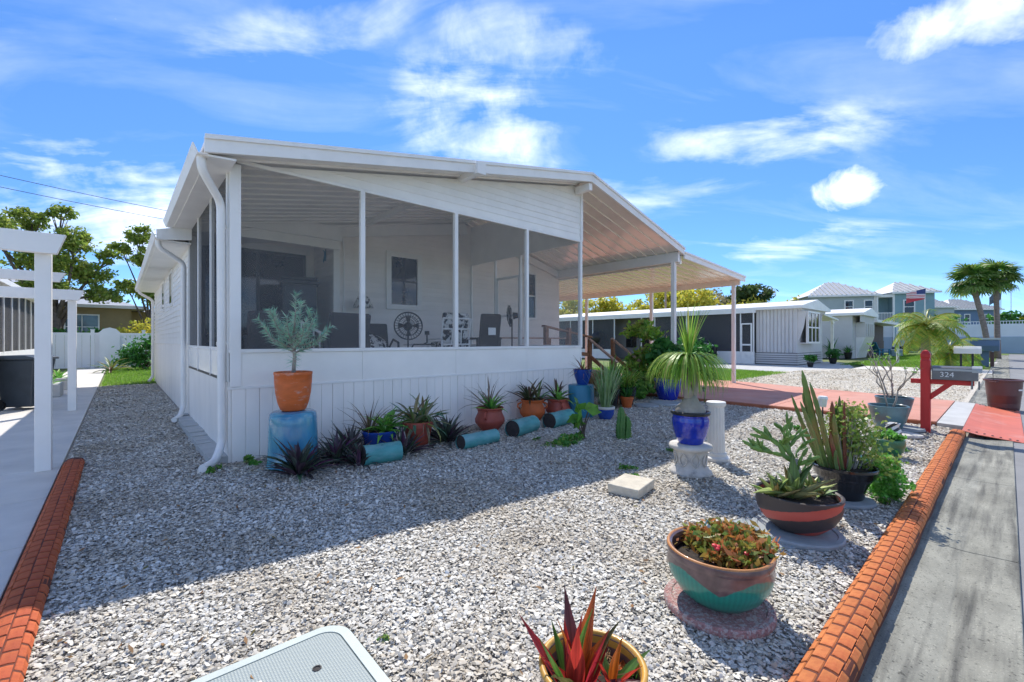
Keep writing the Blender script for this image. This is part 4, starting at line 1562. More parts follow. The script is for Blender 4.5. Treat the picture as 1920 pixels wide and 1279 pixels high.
S(MB().beam((7.3, 7.12, 1.20), (9.0, 7.12, 1.05), .035, .09), 'mid_rail', M['wood'])
for xx in (9.2, 10.0):
    S(MB().box((xx - .045, 8.70, .0), (xx + .045, 8.79, 1.46)), 'post', M['wood'])
S(MB().beam((7.3, 8.74, 1.48), (10.05, 8.74, 1.48), .10, .04), 'handrail', M['wood_grey'])
S(MB().beam((9.2, 8.74, 1.05), (10.0, 8.74, 1.05), .035, .09), 'mid_rail', M['wood'])
pb = thing('planter_box', 'small wooden planter box hanging on the steps rail', 'planter', (9.2, 8.6, 1.02))
MB().box((-.25, -.08, 0), (.25, .08, .22)).build('box', M['wood_grey'], pb, bevel=.005)

# ================================================================== plant builders


def leaf_mesh(name, L, W, bend, mt, segs=6, fold=.25, a0=0.0, prof='lance', thick=0.0, wave=0.0):
    """leaf growing up +Z, arching towards +X"""
    vs, fs = [], []
    x = z = 0.0
    for i in range(segs + 1):
        s = i / segs
        a = a0 + bend * s ** 1.3
        if i:
            x += math.sin(a) * L / segs
            z += math.cos(a) * L / segs
        if prof == 'lance':
            w = W * (math.sin(PI * min(1, (s * .80 + .2))) ** .8) if s < 1 else 0.0
            w = W * (.45 + .55 * math.sin(PI * min(1, s * 1.15 + .1))) * (1 - s ** 5)
        elif prof == 'strap':
            w = W * (1 - s ** 6) * (.85 + .15 * math.sin(PI * s))
        elif prof == 'aloe':
            w = W * (.85 + .25 * math.sin(PI * s)) * (1 - s ** 2.0)
        elif prof == 'spike':
            w = W * (1 - s) ** .8
        else:
            w = W * math.sin(PI * (s * .92 + .04)) ** .7
        w = max(w, W * .03)
        nx, nz = -math.cos(a), math.sin(a)
        up = fold * w
        wv = wave * math.sin(s * 9) * w
        vs += [(x + nx * up, -w / 2, z + nz * up + wv), (x, 0, z), (x + nx * up, w / 2, z + nz * up - wv)]
        if thick:
            t = thick * (1 - s ** 2)
            vs += [(x - nx * t, 0, z - nz * t)]
    k = 4 if thick else 3
    for i in range(segs):
        a = i * k
        b = a + k
        fs += [(a, a + 1, b + 1, b), (a + 1, a + 2, b + 2, b + 1)]
        if thick:
            fs += [(a + 3, a, b, b + 3), (a + 2, a + 3, b + 3, b + 2)]
    m = MB()
    m.add(vs, fs)
    return m.mesh(name, mt, True)


def rosette(parent, meshes, n, loc=(0, 0, 0), tilt=(10, 75), scale=(.7, 1.1), seed=0, spread=.02, name='leaf', up_bias=1.0):
    r = random.Random(seed)
    for i in range(n):
        f = (i + .5) / n
        az_ = i * 2.39996 + r.uniform(-.3, .3)
        tl = R(tilt[0] + (tilt[1] - tilt[0]) * f ** up_bias + r.uniform(-8, 8))
        s = r.uniform(*scale)
        me = meshes[r.randrange(len(meshes))]
        place(name, me, parent, (loc[0] + math.cos(az_) * spread * f, loc[1] + math.sin(az_) * spread * f, loc[2]),
              (0, tl, az_), s)


def pot(parent, prof, mt, name='pot', n=36, inner=None, wall=.018, soil=True, soil_drop=.035, loc=(0, 0, 0), sq=0.0, rim_mt=None):
    """lathe a pot: outside profile, rim, inside wall; soil disc as its own part"""
    rt, zt = prof[-1]
    p = list(prof) + [(rt - wall * .5, zt + .004), (rt - wall, zt - .004), (rt - wall * 1.2, zt - soil_drop - .02)]
    o = MB().lathe([(.002, prof[0][1])] + p, n, sq=sq, cap=False).build(name, mt, parent, loc=loc, auto=38)
    if soil:
        rs = rt - wall * 1.15
        sv = []
        MBs = MB().lathe([(rs * .99, zt - soil_drop - .008), (rs * .6, zt - soil_drop + .006), (.004, zt - soil_drop + .010)], n, sq=sq)
        MBs.build('soil', M['soil'], parent, loc=loc, smooth=True)
    return o


def cloud_leaves(clusters, n, size, aspect=1.8, clump=.22, flat=0.0, droop=0.0, seed=None):
    """n small leaf quads in uneven clumps through the given (x,y,z,rx,ry,rz) clusters"""
    g = np.random.default_rng(seed)
    vol = np.array([c[3] * c[4] * c[5] for c in clusters]) ** .66
    cnt = np.maximum(1, (n * vol / vol.sum()).astype(int))
    P = []
    for c, k in zip(clusters, cnt):
        ns = max(3, int(k / 45))
        d = g.normal(size=(ns, 3))
        d /= np.linalg.norm(d, axis=1)[:, None]
        rad = g.uniform(.35, 1.0, ns) ** .5
        sub = d * rad[:, None]
        idx = g.integers(0, ns, k)
        q = sub[idx] + g.normal(0, clump, (k, 3))
        P.append(q * np.array(c[3:6]) + np.array(c[0:3]))
    P = np.concatenate(P)
    k = len(P)
    a = g.normal(size=(k, 3))
    a[:, 2] = a[:, 2] * (1 - flat) - droop
    a /= np.linalg.norm(a, axis=1)[:, None]
    b = np.cross(a, g.normal(size=(k, 3)))
    b /= np.linalg.norm(b, axis=1)[:, None] + 1e-9
    s = size * g.uniform(.6, 1.3, k)[:, None]
    A = a * s * .5 * aspect
    B = b * s * .5
    V = np.stack([P - A, P + B * .9 - A * .1, P + A, P - B * .9 - A * .1], 1)
    F = np.arange(k * 4).reshape(-1, 4)
    return V.reshape(-1, 3), F


def tree(name, label, loc, trunk_h, trunk_r, clusters, n, size, leaf, bark=None, group=None, cat='tree', lean=(0, 0), seed=1, aspect=1.8, clump=.22, limbs=True, flat=0.0):
    t = thing(name, label, cat, loc, 0, group)
    r = random.Random(seed)
    m = MB()
    top = Vector((lean[0], lean[1], trunk_h))
    pts = [Vector((0, 0, -.05))]
    for i in range(1, 5):
        f = i / 4
        pts.append(Vector((lean[0] * f + r.uniform(-.06, .06) * trunk_h * .2, lean[1] * f + r.uniform(-.06, .06) * trunk_h * .2, trunk_h * f)))
    m.tube(pts, [trunk_r * (1.25 - .6 * i / 4) for i in range(5)], 8)
    if limbs:
        for c in clusters:
            e = Vector(c[:3])
            s0 = pts[r.choice((2, 3, 4))]
            mid = s0.lerp(e, .5) + Vector((r.uniform(-.2, .2), r.uniform(-.2, .2), r.uniform(0, .25))) * c[3]
            m.tube([s0, mid, e], [trunk_r * .45, trunk_r * .3, trunk_r * .12], 6)
            for _ in range(4):
                d = Vector((r.gauss(0, 1), r.gauss(0, 1), r.gauss(.3, .8))).normalized()
                m.tube([mid.lerp(e, .6), e + Vector((d.x * c[3], d.y * c[4], d.z * c[5])) * .75], [trunk_r * .16, trunk_r * .04], 5)
    m.build('trunk', bark or M['bark'], t, smooth=True)
    V, F = cloud_leaves(clusters, n, size, aspect, clump, flat, seed=seed)
    np_obj('crown', V, F, leaf, t)
    return t


def bush(name, label, loc, clusters, n, size, leaf, cat='bush', group=None, seed=1, stems=5, stem_r=.012, stem_mt=None, aspect=1.8, clump=.25, parent=None):
    t = parent or thing(name, label, cat, loc, 0, group)
    r = random.Random(seed)
    m = MB()
    for c in clusters:
        for _ in range(stems):
            e = Vector((c[0] + r.uniform(-.6, .6) * c[3], c[1] + r.uniform(-.6, .6) * c[4], c[2] + r.uniform(-.3, .8) * c[5]))
            b0 = Vector((r.uniform(-.04, .04), r.uniform(-.04, .04), 0))
            m.tube([b0, b0.lerp(e, .5) + Vector((r.uniform(-.03, .03), r.uniform(-.03, .03), .02)), e], [stem_r, stem_r * .8, stem_r * .4], 5)
    m.build('stems', stem_mt or M['bark'], t, smooth=True)['kind'] = 'stuff'
    V, F = cloud_leaves(clusters, n, size, aspect, clump, seed=seed)
    np_obj('foliage', V, F, leaf, t)['kind'] = 'stuff'
    return t


def blades(n, L, W, tilt, bend, seed, base_r=.02, segs=6, wob=.2, prof=1.0):
    """many narrow arching blades as one set of faces"""
    g = np.random.default_rng(seed)
    V, F = [], []
    off = 0
    for i in range(n):
        az_ = g.uniform(0, 2 * PI)
        tl = math.radians(g.uniform(*tilt))
        bd = math.radians(g.uniform(*bend))
        l = g.uniform(L[0], L[1])
        w = W * g.uniform(.7, 1.2)
        px = base_r * g.uniform(0, 1)
        z = 0.0
        d = np.array([math.cos(az_), math.sin(az_), 0])
        sd = np.array([-math.sin(az_), math.cos(az_), 0])
        pos = d * px
        tw = g.normal(0, wob)
        for k in range(segs + 1):
            s = k / segs
            a = tl + bd * s ** (1.2 if bd < 2.3 else .55)
            if k:
                pos = pos + (d * math.sin(a) + np.array([0, 0, 1]) * math.cos(a) + sd * tw * .3 * s) * l / segs
            ww = w * (1 - s ** 3) * .5 + w * .02
            V += [pos - sd * ww, pos + sd * ww]
            if k:
                o = off + 2 * (k - 1)
                F.append((o, o + 1, o + 3, o + 2))
        off += 2 * (segs + 1)
    return np.array(V), np.array(F)


# ================================================================== plants along the porch wall
# -- turquoise upturned pot carrying the terracotta pot
t = thing('plant_stand', 'tall glazed turquoise upturned pot standing at the porch corner', 'pot', (1.47, 5.36, 0))
MB().lathe([(.268, 0), (.274, .03), (.262, .06), (.256, .25), (.250, .45), (.246, .55), (.236, .595), (.205, .616), (.04, .62)], 40).build('upturned_pot', M['turq'], t, smooth=True)
t = thing('potted_shrub', 'silvery spiky shrub in a terracotta pot on the turquoise stand', 'potted plant', (1.47, 5.36, .622))
pot(t, [(.115, 0), (.132, .012), (.160, .09), (.182, .20), (.192, .31), (.195, .40), (.199, .405), (.199, .43)], M['terracotta_salt'], wall=.02)
m = MB()
m.tube([(0, 0, .38), (.015, 0, .6), (.0, .01, .8), (.02, 0, 1.0)], [.022, .02, .018, .012], 7)
tips = []
r = random.Random(5)
for i in range(17):
    a = i * 2.4
    zb = .64 + .013 * i
    L_ = r.uniform(.36, .48)
    el_ = R(r.uniform(4, 26) + i * 1.9)
    b = Vector((0, .005, zb))
    mid = b + Vector((math.cos(a) * math.cos(el_), math.sin(a) * math.cos(el_), math.sin(el_))) * L_ * .55
    e = b + Vector((math.cos(a) * math.cos(el_ + .25), math.sin(a) * math.cos(el_ + .25), math.sin(el_ + .25))) * L_
    m.tube([b, mid, e], [.010, .008, .004], 5)
    tips.append((b, mid, e))
m.build('stem', M['stem_grey'], t, smooth=True)
V, F = [], []
for (b, mid, e) in tips:
    for k in range(105):
        s = r.uniform(.12, 1.05)
        p = b.lerp(mid, s * 2) if s < .5 else mid.lerp(e, s * 2 - 1)
        ax = (e - b).normalized()
        d = Vector((r.gauss(0, 1), r.gauss(0, 1), r.gauss(0, 1)))
        d = (d - ax * d.dot(ax)).normalized() * .8 + ax * .55
        d.normalize()
        q = p + d * r.uniform(.055, .10)
        sd = d.cross(Vector((r.gauss(0, 1), r.gauss(0, 1), 1))).normalized() * .0062
        o = len(V)
        V += [p - sd, p + sd, q]
        F.append((o, o + 1, o + 2))
for k in range(60):
    z = r.uniform(.5, .8)
    a = r.uniform(0, 2 * PI)
    p = Vector((0, .004, z))
    q = p + Vector((math.cos(a) * .10, math.sin(a) * .10, r.uniform(-.07, .05)))
    o = len(V)
    V += [p, p + Vector((0, 0, .008)), q]
    F.append((o, o + 1, o + 2))
np_obj('foliage', np.array([tuple(v) for v in V]), np.array(F), LF['silver'], t)

OY = [leaf_mesh('leaf', .30, .042, R(b), LF['oyster'], 5, .3) for b in (12, 30, 48)]
BD = [leaf_mesh('leaf', .36, .034, R(b), LF['brom_dark'], 6, .35, prof='strap') for b in (15, 40, 70)]
BG = [leaf_mesh('leaf', .27, .050, R(b), LF['brom_green'], 6, .3, prof='lance') for b in (20, 45, 75)]
BX = [leaf_mesh('leaf', .36, .036, R(b), LF['brom_mix'], 6, .3, prof='strap') for b in (20, 50, 95)]
BT = [leaf_mesh('leaf', .42, .026, R(b), LF['brom_tan'], 6, .3, prof='spike') for b in (15, 40, 75)]
BR = [leaf_mesh('leaf', .30, .022, R(b), LF['brom_red'], 6, .3, prof='spike') for b in (15, 45, 85)]

for (lab, x, y, n, sc, sd) in [
        ('purple-leaved oyster plant clump in front of the turquoise stand', 1.42, 4.97, 38, 1.05, 1),
        ('dark oyster plant clump right of the turquoise stand', 1.86, 5.12, 34, .95, 2),
        ('low dark oyster plant at the left end of the nearest teal log', 2.03, 4.86, 20, .8, 3),
        ('tall dark oyster plant beside the wall behind the nearest teal log', 2.16, 5.50, 22, 1.0, 4),
        ('dark oyster plant between the nearest teal log and the red clay pot', 2.64, 4.98, 26, .85, 5),
        ('dark spiky clump between the red clay pot and the long teal log', 3.42, 5.20, 36, 1.12, 6)]:
    t = thing('oyster_plant', lab, 'plant', (x, y, 0), 0, 'oyster plants along the porch wall')
    rosette(t, OY, int(n * 1.9), (0, 0, .01), (2, 70), (.85 * sc, 1.5 * sc), sd, .12)

# blue bowl with bromeliads
t = thing('potted_bromeliad', 'cobalt blue bowl of bright green bromeliads behind the nearest teal log', 'potted plant', (2.50, 5.36, 0))
pot(t, [(.14, 0), (.16, .02), (.20, .12), (.215, .22), (.225, .235), (.225, .26)], M['blueglaze2'])
rosette(t, BG, 22, (.05, -.04, .24), (5, 80), (1.0, 1.45), 11, .03)
rosette(t, BG, 18, (.13, .02, .24), (5, 80), (1.0, 1.35), 12, .03)
rosette(t, BT, 26, (-.10, .08, .24), (5, 60), (.8, 1.3), 13, .05)
# red clay pot
t = thing('potted_bromeliad', 'red clay pot overflowing with mixed bromeliads near the middle of the wall', 'potted plant', (3.02, 5.30, 0))
pot(t, [(.12, 0), (.135, .02), (.175, .17), (.185, .25), (.205, .255), (.205, .32)], M['redclay'])
rosette(t, BX, 30, (-.08, -.03, .30), (5, 95), (1.0, 1.4), 21, .05)
rosette(t, BX, 30, (.09, .02, .30), (5, 95), (1.0, 1.4), 22, .05)
rosette(t, BT, 16, (.02, -.12, .30), (40, 110), (.6, 1.0), 23, .05)


def olla(lab, x, y, h, r_, mt, rz=0):
    t = thing('potted_bromeliad', lab, 'potted plant', (x, y, 0), rz, 'clay pots with looped handles')
    pot(t, [(r_ * .55, 0), (r_ * .62, .02), (r_ * .98, h * .35), (r_ * 1.0, h * .5), (r_ * .80, h * .80), (r_ * .80, h * .88), (r_ * .92, h * .96), (r_ * .92, h)], mt)
    for s in (-1, 1):
        m = MB()
        m.tube([(s * r_ * .84, 0, h * .86), (s * r_ * 1.12, 0, h * .80), (s * r_ * 1.16, 0, h * .66), (s * r_ * .96, 0, h * .56)], .016, 8)
        m.build('handle', mt, t, smooth=True)
    return t


t = olla('dark red clay pot with looped handles, nearest of the three handled pots', 4.36, 5.42, .36, .235, M['redclay'], R(35))
rosette(t, BG, 16, (-.09, -.06, .33), (0, 70), (.9, 1.35), 31, .03)
rosette(t, BT, 34, (.07, .03, .33), (0, 75), (1.0, 1.45), 32, .05)
t = olla('terracotta pot with a looped handle, middle of the three handled pots', 5.45, 5.58, .37, .225, M['terracotta'], R(-38))
rosette(t, BD, 30, (-.06, 0, .34), (0, 70), (.9, 1.4), 33, .06)
rosette(t, BX, 18, (.10, .02, .34), (0, 80), (.9, 1.3), 34, .04)
t = olla('dull red clay pot beside the blue cylinder stand, last of the handled pots', 6.05, 5.52, .34, .23, M['redclay'], R(60))
rosette(t, BG, 14, (-.06, 0, .31), (0, 70), (.9, 1.4), 35, .03)
rosette(t, BD, 16, (.08, 0, .31), (0, 80), (.9, 1.3), 36, .05)


def log(lab, x, y, L, r_, rz):
    t = thing('log', lab, 'log', (x, y, r_ - .01), rz, 'teal painted logs edging the plant bed')
    m = MB()
    pts = [(-L / 2 + L * i / 6, .006 * math.sin(i * 1.9), .004 * math.cos(i * 2.3)) for i in range(7)]
    m.tube(pts, [r_ * (1 + .03 * math.sin(i * 2.1)) for i in range(7)], 18, cap=False)
    m.build('bark', M['log_teal'], t, smooth=True)
    for s in (-1, 1):
        m = MB()
        m.tube([(s * (L / 2 - .012), 0, 0), (s * (L / 2 - .002), 0, 0)], [r_ * .97, r_ * .9], 18)
        m.build('log_end', M['log_end'], t)
    return t


log('short thick teal painted log lying nearest the purple oyster plants', 2.26, 4.80, .44, .115, R(-6))
log('long slim teal painted log lying in front of the dark spiky clump', 3.60, 4.72, .62, .095, R(4))
log('teal painted log with a dark open end facing left, third along the bed', 4.55, 4.86, .58, .125, R(14))
log('grey-green painted log with a dark open end beside the blue cylinder stand', 5.45, 4.94, .62, .125, R(10))

t = thing('plant_stand', 'matt blue cylinder stand at the right end of the porch wall', 'stand', (6.42, 5.28, 0))
MB().lathe([(.232, 0), (.236, .02), (.236, .57), (.225, .59), (.03, .592)], 40).build('cylinder', M['turq2'], t, auto=40)
t = thing('potted_bromeliad', 'small cobalt pot of red spiky bromeliad on the blue cylinder stand', 'potted plant', (6.44, 5.26, .593))
pot(t, [(.095, 0), (.105, .02), (.155, .16), (.17, .25), (.178, .28)], M['blueglaze2'])
rosette(t, BR, 40, (0, 0, .26), (10, 105), (.8, 1.35), 41, .06)
MB().box((-.045, -.004, -.05), (.045, .004, .05)).build('sticker', mat('pink_sticker', (.62, .30, .30), .6, .3, 60), t, loc=(.10, -.135, .19), rot=(R(-15), 0, R(38)))

# variegated plant in blue and white pot
t = thing('potted_plant', 'variegated upright plant in a blue pot with a pale rim', 'potted plant', (6.52, 4.80, 0))
pot(t, [(.09, 0), (.105, .01), (.15, .10), (.158, .19)], M['blueglaze2'])
MB().lathe([(.160, .185), (.166, .19), (.166, .225), (.158, .232), (.146, .225), (.146, .19)], 36, cap=False).build('rim', M['whitestone'], t, smooth=True)
V, F = blades(120, (.45, .92), .026, (0, 22), (-6, 22), 51, .09, 6, .5)
np_obj('foliage', V + np.array([0, 0, .18]), F, LF['variegated'], t)
# darker pots behind
t = thing('potted_plant', 'dark grey pot of leafy green stems left of the small terracotta pot', 'potted plant', (7.65, 5.50, 0))
pot(t, [(.12, 0), (.13, .02), (.18, .30), (.195, .42)], M['black_glaze'])
V, F = blades(110, (.35, .85), .032, (0, 40), (5, 60), 52, .10, 6, .5)
np_obj('foliage', V + np.array([0, 0, .38]), F, LF['green'], t)
t = thing('potted_plant', 'small orange terracotta pot with a dark plant at the steps', 'potted plant', (7.98, 5.33, 0))
pot(t, [(.085, 0), (.095, .01), (.125, .18), (.14, .185), (.14, .23)], M['terracotta'])
V, F = blades(40, (.2, .45), .03, (10, 60), (10, 60), 53, .05)
np_obj('foliage', V + np.array([0, 0, .2]), F, LF['deep'], t)
t = thing('potted_plant', 'dark pot of arching spider plant in front of the wooden steps', 'potted plant', (8.30, 5.55, 0))
pot(t, [(.13, 0), (.14, .02), (.20, .28), (.21, .40)], M['black_glaze'])
V, F = blades(130, (.35, .75), .034, (5, 50), (30, 110), 54, .12, 7, .3)
np_obj('foliage', V + np.array([0, 0, .37]), F, LF['ponytail'], t)

# big cobalt pot and shrubs by the carport post
t = thing('potted_shrub', 'large cobalt blue pot of dark leafy shrub beside the carport post', 'potted plant', (9.82, 5.42, 0))
pot(t, [(.20, 0), (.22, .02), (.29, .25), (.315, .44), (.335, .45), (.335, .52)], M['blueglaze'])
bush('', '', None, [(0, 0, .85, .38, .38, .34), (.1, .15, 1.15, .3, .3, .3), (-.2, .05, .62, .25, .25, .16)], 900, .13, LF['deep'], seed=61, stems=4, parent=t, aspect=2.4)
t = thing('potted_shrub', 'tall yellow-green shrub behind the wooden handrails', 'potted plant', (10.32, 6.30, 0))
pot(t, [(.16, 0), (.18, .02), (.22, .25), (.23, .30)], M['black_glaze'])
bush('', '', None, [(-.1, .1, 1.65, .42, .42, .26), (.25, -.1, 1.0, .45, .40, .34), (-.1, .1, .7, .45, .4, .3), (.1, 0, .45, .5, .45, .22)], 2300, .085, LF['ponytail'], seed=62, stems=5, parent=t, aspect=2.2)
bush('leafy_bush', 'low leafy green bush between the steps and the driveway', (9.55, 5.95, 0), [(0, 0, .35, .45, .3, .25), (-.3, .05, .25, .25, .25, .2)], 900, .08, LF['green'], seed=63, aspect=2.0)

for (lab, x, y, r_, sd) in (('flat grey flagstone in front of the large cobalt pot', 9.05, 5.05, .36, 1), ('smaller flat flagstone left of the large cobalt pot', 8.45, 5.15, .26, 2)):
    o = MB().lathe([(r_ * .96, 0), (r_, .015), (r_ * .95, .04), (.01, .045)], 14, wob=.10).build('flagstone', M['paver_grey'], None, loc=(x, y, .004), rot=(0, 0, sd))
    tag(o, lab, 'flagstone')

# weeds and small growth in the shells
t = bush('fiddle_leaf_sapling', 'young bright green sapling in a dark clump on the shells', (4.93, 4.05, 0), [(0, 0, .34, .14, .14, .16), (.16, -.05, .42, .08, .08, .06)], 26, .13, LF['green'], seed=64, stems=3, aspect=1.5, cat='plant')
bush('ground_cover', 'low dark green creeper around the young sapling', (4.72, 4.0, 0), [(0, 0, .04, .30, .18, .05), (-.3, .12, .03, .2, .12, .04)], 700, .035, LF['weed'], seed=65, stems=2, stem_r=.004, cat='plant')
for (lab, x, y, s, sd) in [('green weed tuft at the foot of the porch corner', 1.12, 5.72, .8, 71), ('small green weed beside the corner downspout', .78, 5.66, .6, 72),
                           ('pale weed patch beside the stone pedestal', 4.15, 2.75, .7, 73), ('yellowish weed patch behind the white column', 5.2, 2.75, .9, 74),
                           ('small weed sprig beside the mailbox shadow', 7.4, .85, .5, 75), ('weed sprig next to the orange edging', 4.9, .68, .45, 76),
                           ('weed sprig in the shaded shells below the logs', 4.4, 4.40, .45, 77), ('small weed at the corner of the box lid', .93, 1.92, .25, 78),
                           ('weed sprig left of the stone pedestal foot', 3.9, 2.55, .5, 79), ('weed patch among the shells left of the red mailbox post', 7.9, 2.2, .7, 80)]:
    bush('weed', lab, (x, y, 0), [(0, 0, .045 * s, .13 * s, .13 * s, .05 * s)], int(90 * s) + 15, .04 * s + .008, LF['weed'], seed=sd, stems=2, stem_r=.003, cat='weed', group='weeds in the shells')


def cactus_col(L, r_, ribs, mt, name='cactus_stem', bend=0.0):
    """knobbly ribbed stem"""
    vs, fs = [], []
    n = ribs * 4
    K = 18
    ph = random.uniform(0, 6)
    for i in range(K + 1):
        s = i / K
        rr = r_ * (.92 + .16 * math.sin(PI * min(1, s * 1.1))) * (1 if s < .7 else max(.2, 1 - .55 * ((s - .7) / .3) ** 2)) * (.3 if i == K else 1)
        for k in range(n):
            a = 2 * PI * k / n + .25 * s
            q = rr * (1 + .40 * math.cos(ribs * (a - .25 * s)) * (1 + .38 * (-1) ** i))
            vs.append((q * math.cos(a) + bend * s * s * L + .012 * math.sin(4 * s + ph), q * math.sin(a), L * s))
    for i in range(K):
        for k in range(n):
            k2 = (k + 1) % n
            fs.append((i * n + k, i * n + k2, (i + 1) * n + k2, (i + 1) * n + k))
    fs.append(tuple(range(K * n, K * n + n)))
    m = MB()
    m.add(vs, fs)
    return m.mesh(name, mt, True)


t = thing('column_cactus', 'short clump of green column cactus growing from the shaded shells', 'cactus', (5.42, 3.66, 0))
for (dx, dy, L_, tx, ty, mt) in ((-.08, 0, .46, .02, -.05, 'cactus_green'), (0, -.02, .33, .05, 0, 'cactus_green'), (.06, .02, .28, .05, .15, 'cactus_green'), (.10, 0, .42, -.1, -.25, 'cactus'), (-.02, .06, .36, -.1, .1, 'cactus_green')):
    place('cactus_stem', cactus_col(L_, .042, 5, M[mt]), t, (dx, dy, 0), (ty, tx, 0))

# ================================================================== stone pedestal with ponytail palm
t = thing('stone_pedestal', 'carved white cast-stone pedestal with a round top and foot', 'pedestal', (4.53, 2.24, 0))
MB().lathe([(.21, 0), (.215, .02), (.205, .045), (.185, .055), (.178, .075), (.155, .09), (.148, .13), (.152, .18), (.160, .22), (.176, .25), (.19, .262), (.212, .27), (.218, .29), (.208, .312), (.03, .318)], 44).build('pedestal_body', M['whitestone'], t, smooth=True)
m = MB()
for k in range(8):
    a0 = k * PI / 4
    for sg in (-1, 1):
        pts = []
        for i in range(11):
            u = i / 10
            an = a0 + sg * (.30 * math.sin(PI * u) * (1 - .3 * u))
            z = .10 + .14 * u
            rr = .153 + .02 * (abs(u - .35)) + .004
            pts.append((rr * math.cos(an), rr * math.sin(an), z))
        m.tube(pts, .008, 5)
m.build('carved_relief', M['whitestone'], t, smooth=True)

t = thing('potted_ponytail_palm', 'ponytail palm with drooping leaves in a cobalt pot on the stone pedestal', 'potted plant', (4.53, 2.24, .32))
pot(t, [(.115, 0), (.128, .015), (.165, .10), (.186, .20), (.188, .26), (.178, .285), (.182, .30), (.186, .33)], M['blueglaze'], wall=.02)
MB().lathe([(.188, .305), (.196, .315), (.197, .335), (.185, .342), (.172, .332), (.172, .31)], 36, cap=False).build('rim', M['dark_frame'], t, smooth=True)
m = MB()
m.lathe([(.14, .30), (.155, .34), (.13, .39), (.085, .44), (.055, .50)], 20, wob=.06)
m.build('caudex', M['stem_grey'], t, smooth=True)
m = MB()
m.tube([(-.01, 0, .43), (-.05, .02, .60), (-.045, .03, .80)], [.055, .042, .036], 9)
m.tube([(.01, 0, .43), (.055, -.02, .58), (.06, -.02, .74)], [.05, .038, .030], 9)
m.tube([(.0, .01, .45), (.005, .03, .62), (.01, .03, .86)], [.04, .03, .028], 9)
m.build('trunk', M['stem_grey'], t, smooth=True)
V1, F1 = blades(300, (.40, .70), .014, (2, 16), (156, 178), 81, .03, 9, .15)
V2, F2 = blades(42, (.36, .66), .014, (0, 16), (2, 28), 82, .02, 7, .15)
V3, F3 = blades(110, (.32, .50), .013, (3, 26), (145, 172), 83, .03, 8, .15)
V4, F4 = blades(100, (.30, .46), .013, (3, 26), (145, 172), 84, .03, 8, .15)
Vs, Fs, off = [], [], 0
for V, F, o_ in ((V1, F1, (0, .02, .90)), (V2, F2, (0, .02, .88)), (V3, F3, (-.045, .03, .80)), (V4, F4, (.06, -.02, .74))):
    Vs.append(V + np.array(o_))
    Fs.append(F + off)
    off += len(V)
np_obj('foliage', np.concatenate(Vs), np.concatenate(Fs), LF['ponytail'], t)
m = MB()
m.lathe([(.13, .312), (.10, .37), (.03, .40)], 16, c=(.015, -.03, 0), wob=.12)
m.build('root_mass', mat('brown_roots', (.20, .12, .06), .9, .4, 40, 1.0, 70), t, smooth=False)

t = thing('garden_column', 'chipped white fluted column standing behind the stone pedestal', 'column', (5.24, 2.28, 0))
m = MB()
vs, fs = [], []
prof = [(.098, .10), (.094, .3), (.090, .52), (.088, .635)]
n = 96
for (r_, z) in prof:
    for k in range(n):
        a = 2 * PI * k / n
        rr = r_ * (1 - .05 * max(0, math.cos(16 * a)))
        vs.append((rr * math.cos(a), rr * math.sin(a), z))
for i in range(len(prof) - 1):
    for k in range(n):
        k2 = (k + 1) % n
        fs.append((i * n + k, i * n + k2, (i + 1) * n + k2, (i + 1) * n + k))
m.add(vs, fs)
m.build('shaft', M['whitepaint_worn'], t, auto=30)
MB().lathe([(.145, 0), (.15, .02), (.148, .045), (.125, .06), (.115, .065), (.118, .085), (.112, .10), (.09, .102)], 36).build('base', M['whitepaint_worn'], t, auto=50)
MB().lathe([(.088, .633), (.10, .64), (.106, .655), (.106, .685), (.10, .69), (.01, .69)], 36).build('capital', M['whitepaint_worn'], t, auto=50)

# paver block
o = MB().box((-.19, -.15, 0), (.19, .15, .085)).build('paving_block', M['paver'], None, loc=(3.56, 2.33, .012), rot=(.01, -.02, R(10)), bevel=.010)
tag(o, 'loose buff concrete paving block lying on the shells', 'paver')

# ================================================================== bowls near the street
def disc(name, lab, cat, x, y, r_, h_, mt, n=48, lip=True):
    pr = [(r_ * .98, 0), (r_, .01), (r_, h_ - .01), (r_ * .97, h_)]
    if lip:
        pr += [(r_ * .86, h_), (r_ * .84, h_ - .006), (r_ * .80, h_ - .006), (.01, h_ - .004)]
    else:
        pr += [(.01, h_ + .001)]
    o = MB().lathe(pr, n, wob=.004).build(name, mt, None, loc=(x, y, .006), auto=40)
    return tag(o, lab, cat, 'round pavers under the pots')


disc('round_paver', 'pink pebbled round paver under the teal and plum bowl', 'paver', 2.34, 1.01, .265, .045, M['paver_pink'])
t = thing('flower_bowl', 'plum and teal glazed bowl of crown of thorns with red flowers', 'potted plant', (2.355, 1.01, .048), R(-12))
pot(t, [(.12, 0), (.15, .012), (.205, .06), (.246, .13), (.258, .19), (.252, .225), (.256, .235), (.262, .26), (.258, .272)], M['bowl_teal'], n=64, wall=.026, soil_drop=.06)
MB().lathe([(.235, .15), (.238, .268), (.246, .279), (.255, .279), (.259, .271)], 64, cap=False).build('rim', M['orange_in'], t, smooth=True)
bush('', '', None, [(.12, -.03, .27, .15, .17, .07), (-.01, -.07, .245, .10, .12, .05), (.06, .09, .26, .13, .11, .055), (.20, -.08, .27, .07, .09, .04)], 2600, .026, LF['thorn'], seed=91, stems=8, stem_r=.004, parent=t, aspect=2.0)
m = MB()
for (x, y, z) in ((-.10, -.06, .30), (-.085, -.055, .305), (-.03, -.10, .275), (-.10, -.045, .31), (.02, -.14, .28), (.20, .02, .30)):
    m.lathe([(.004, 0), (.014, .006), (.012, .014), (.003, .018)], 8, (x, y, z))
m.build('flower', mat('red_flower', (.65, .02, .03), .5), t)
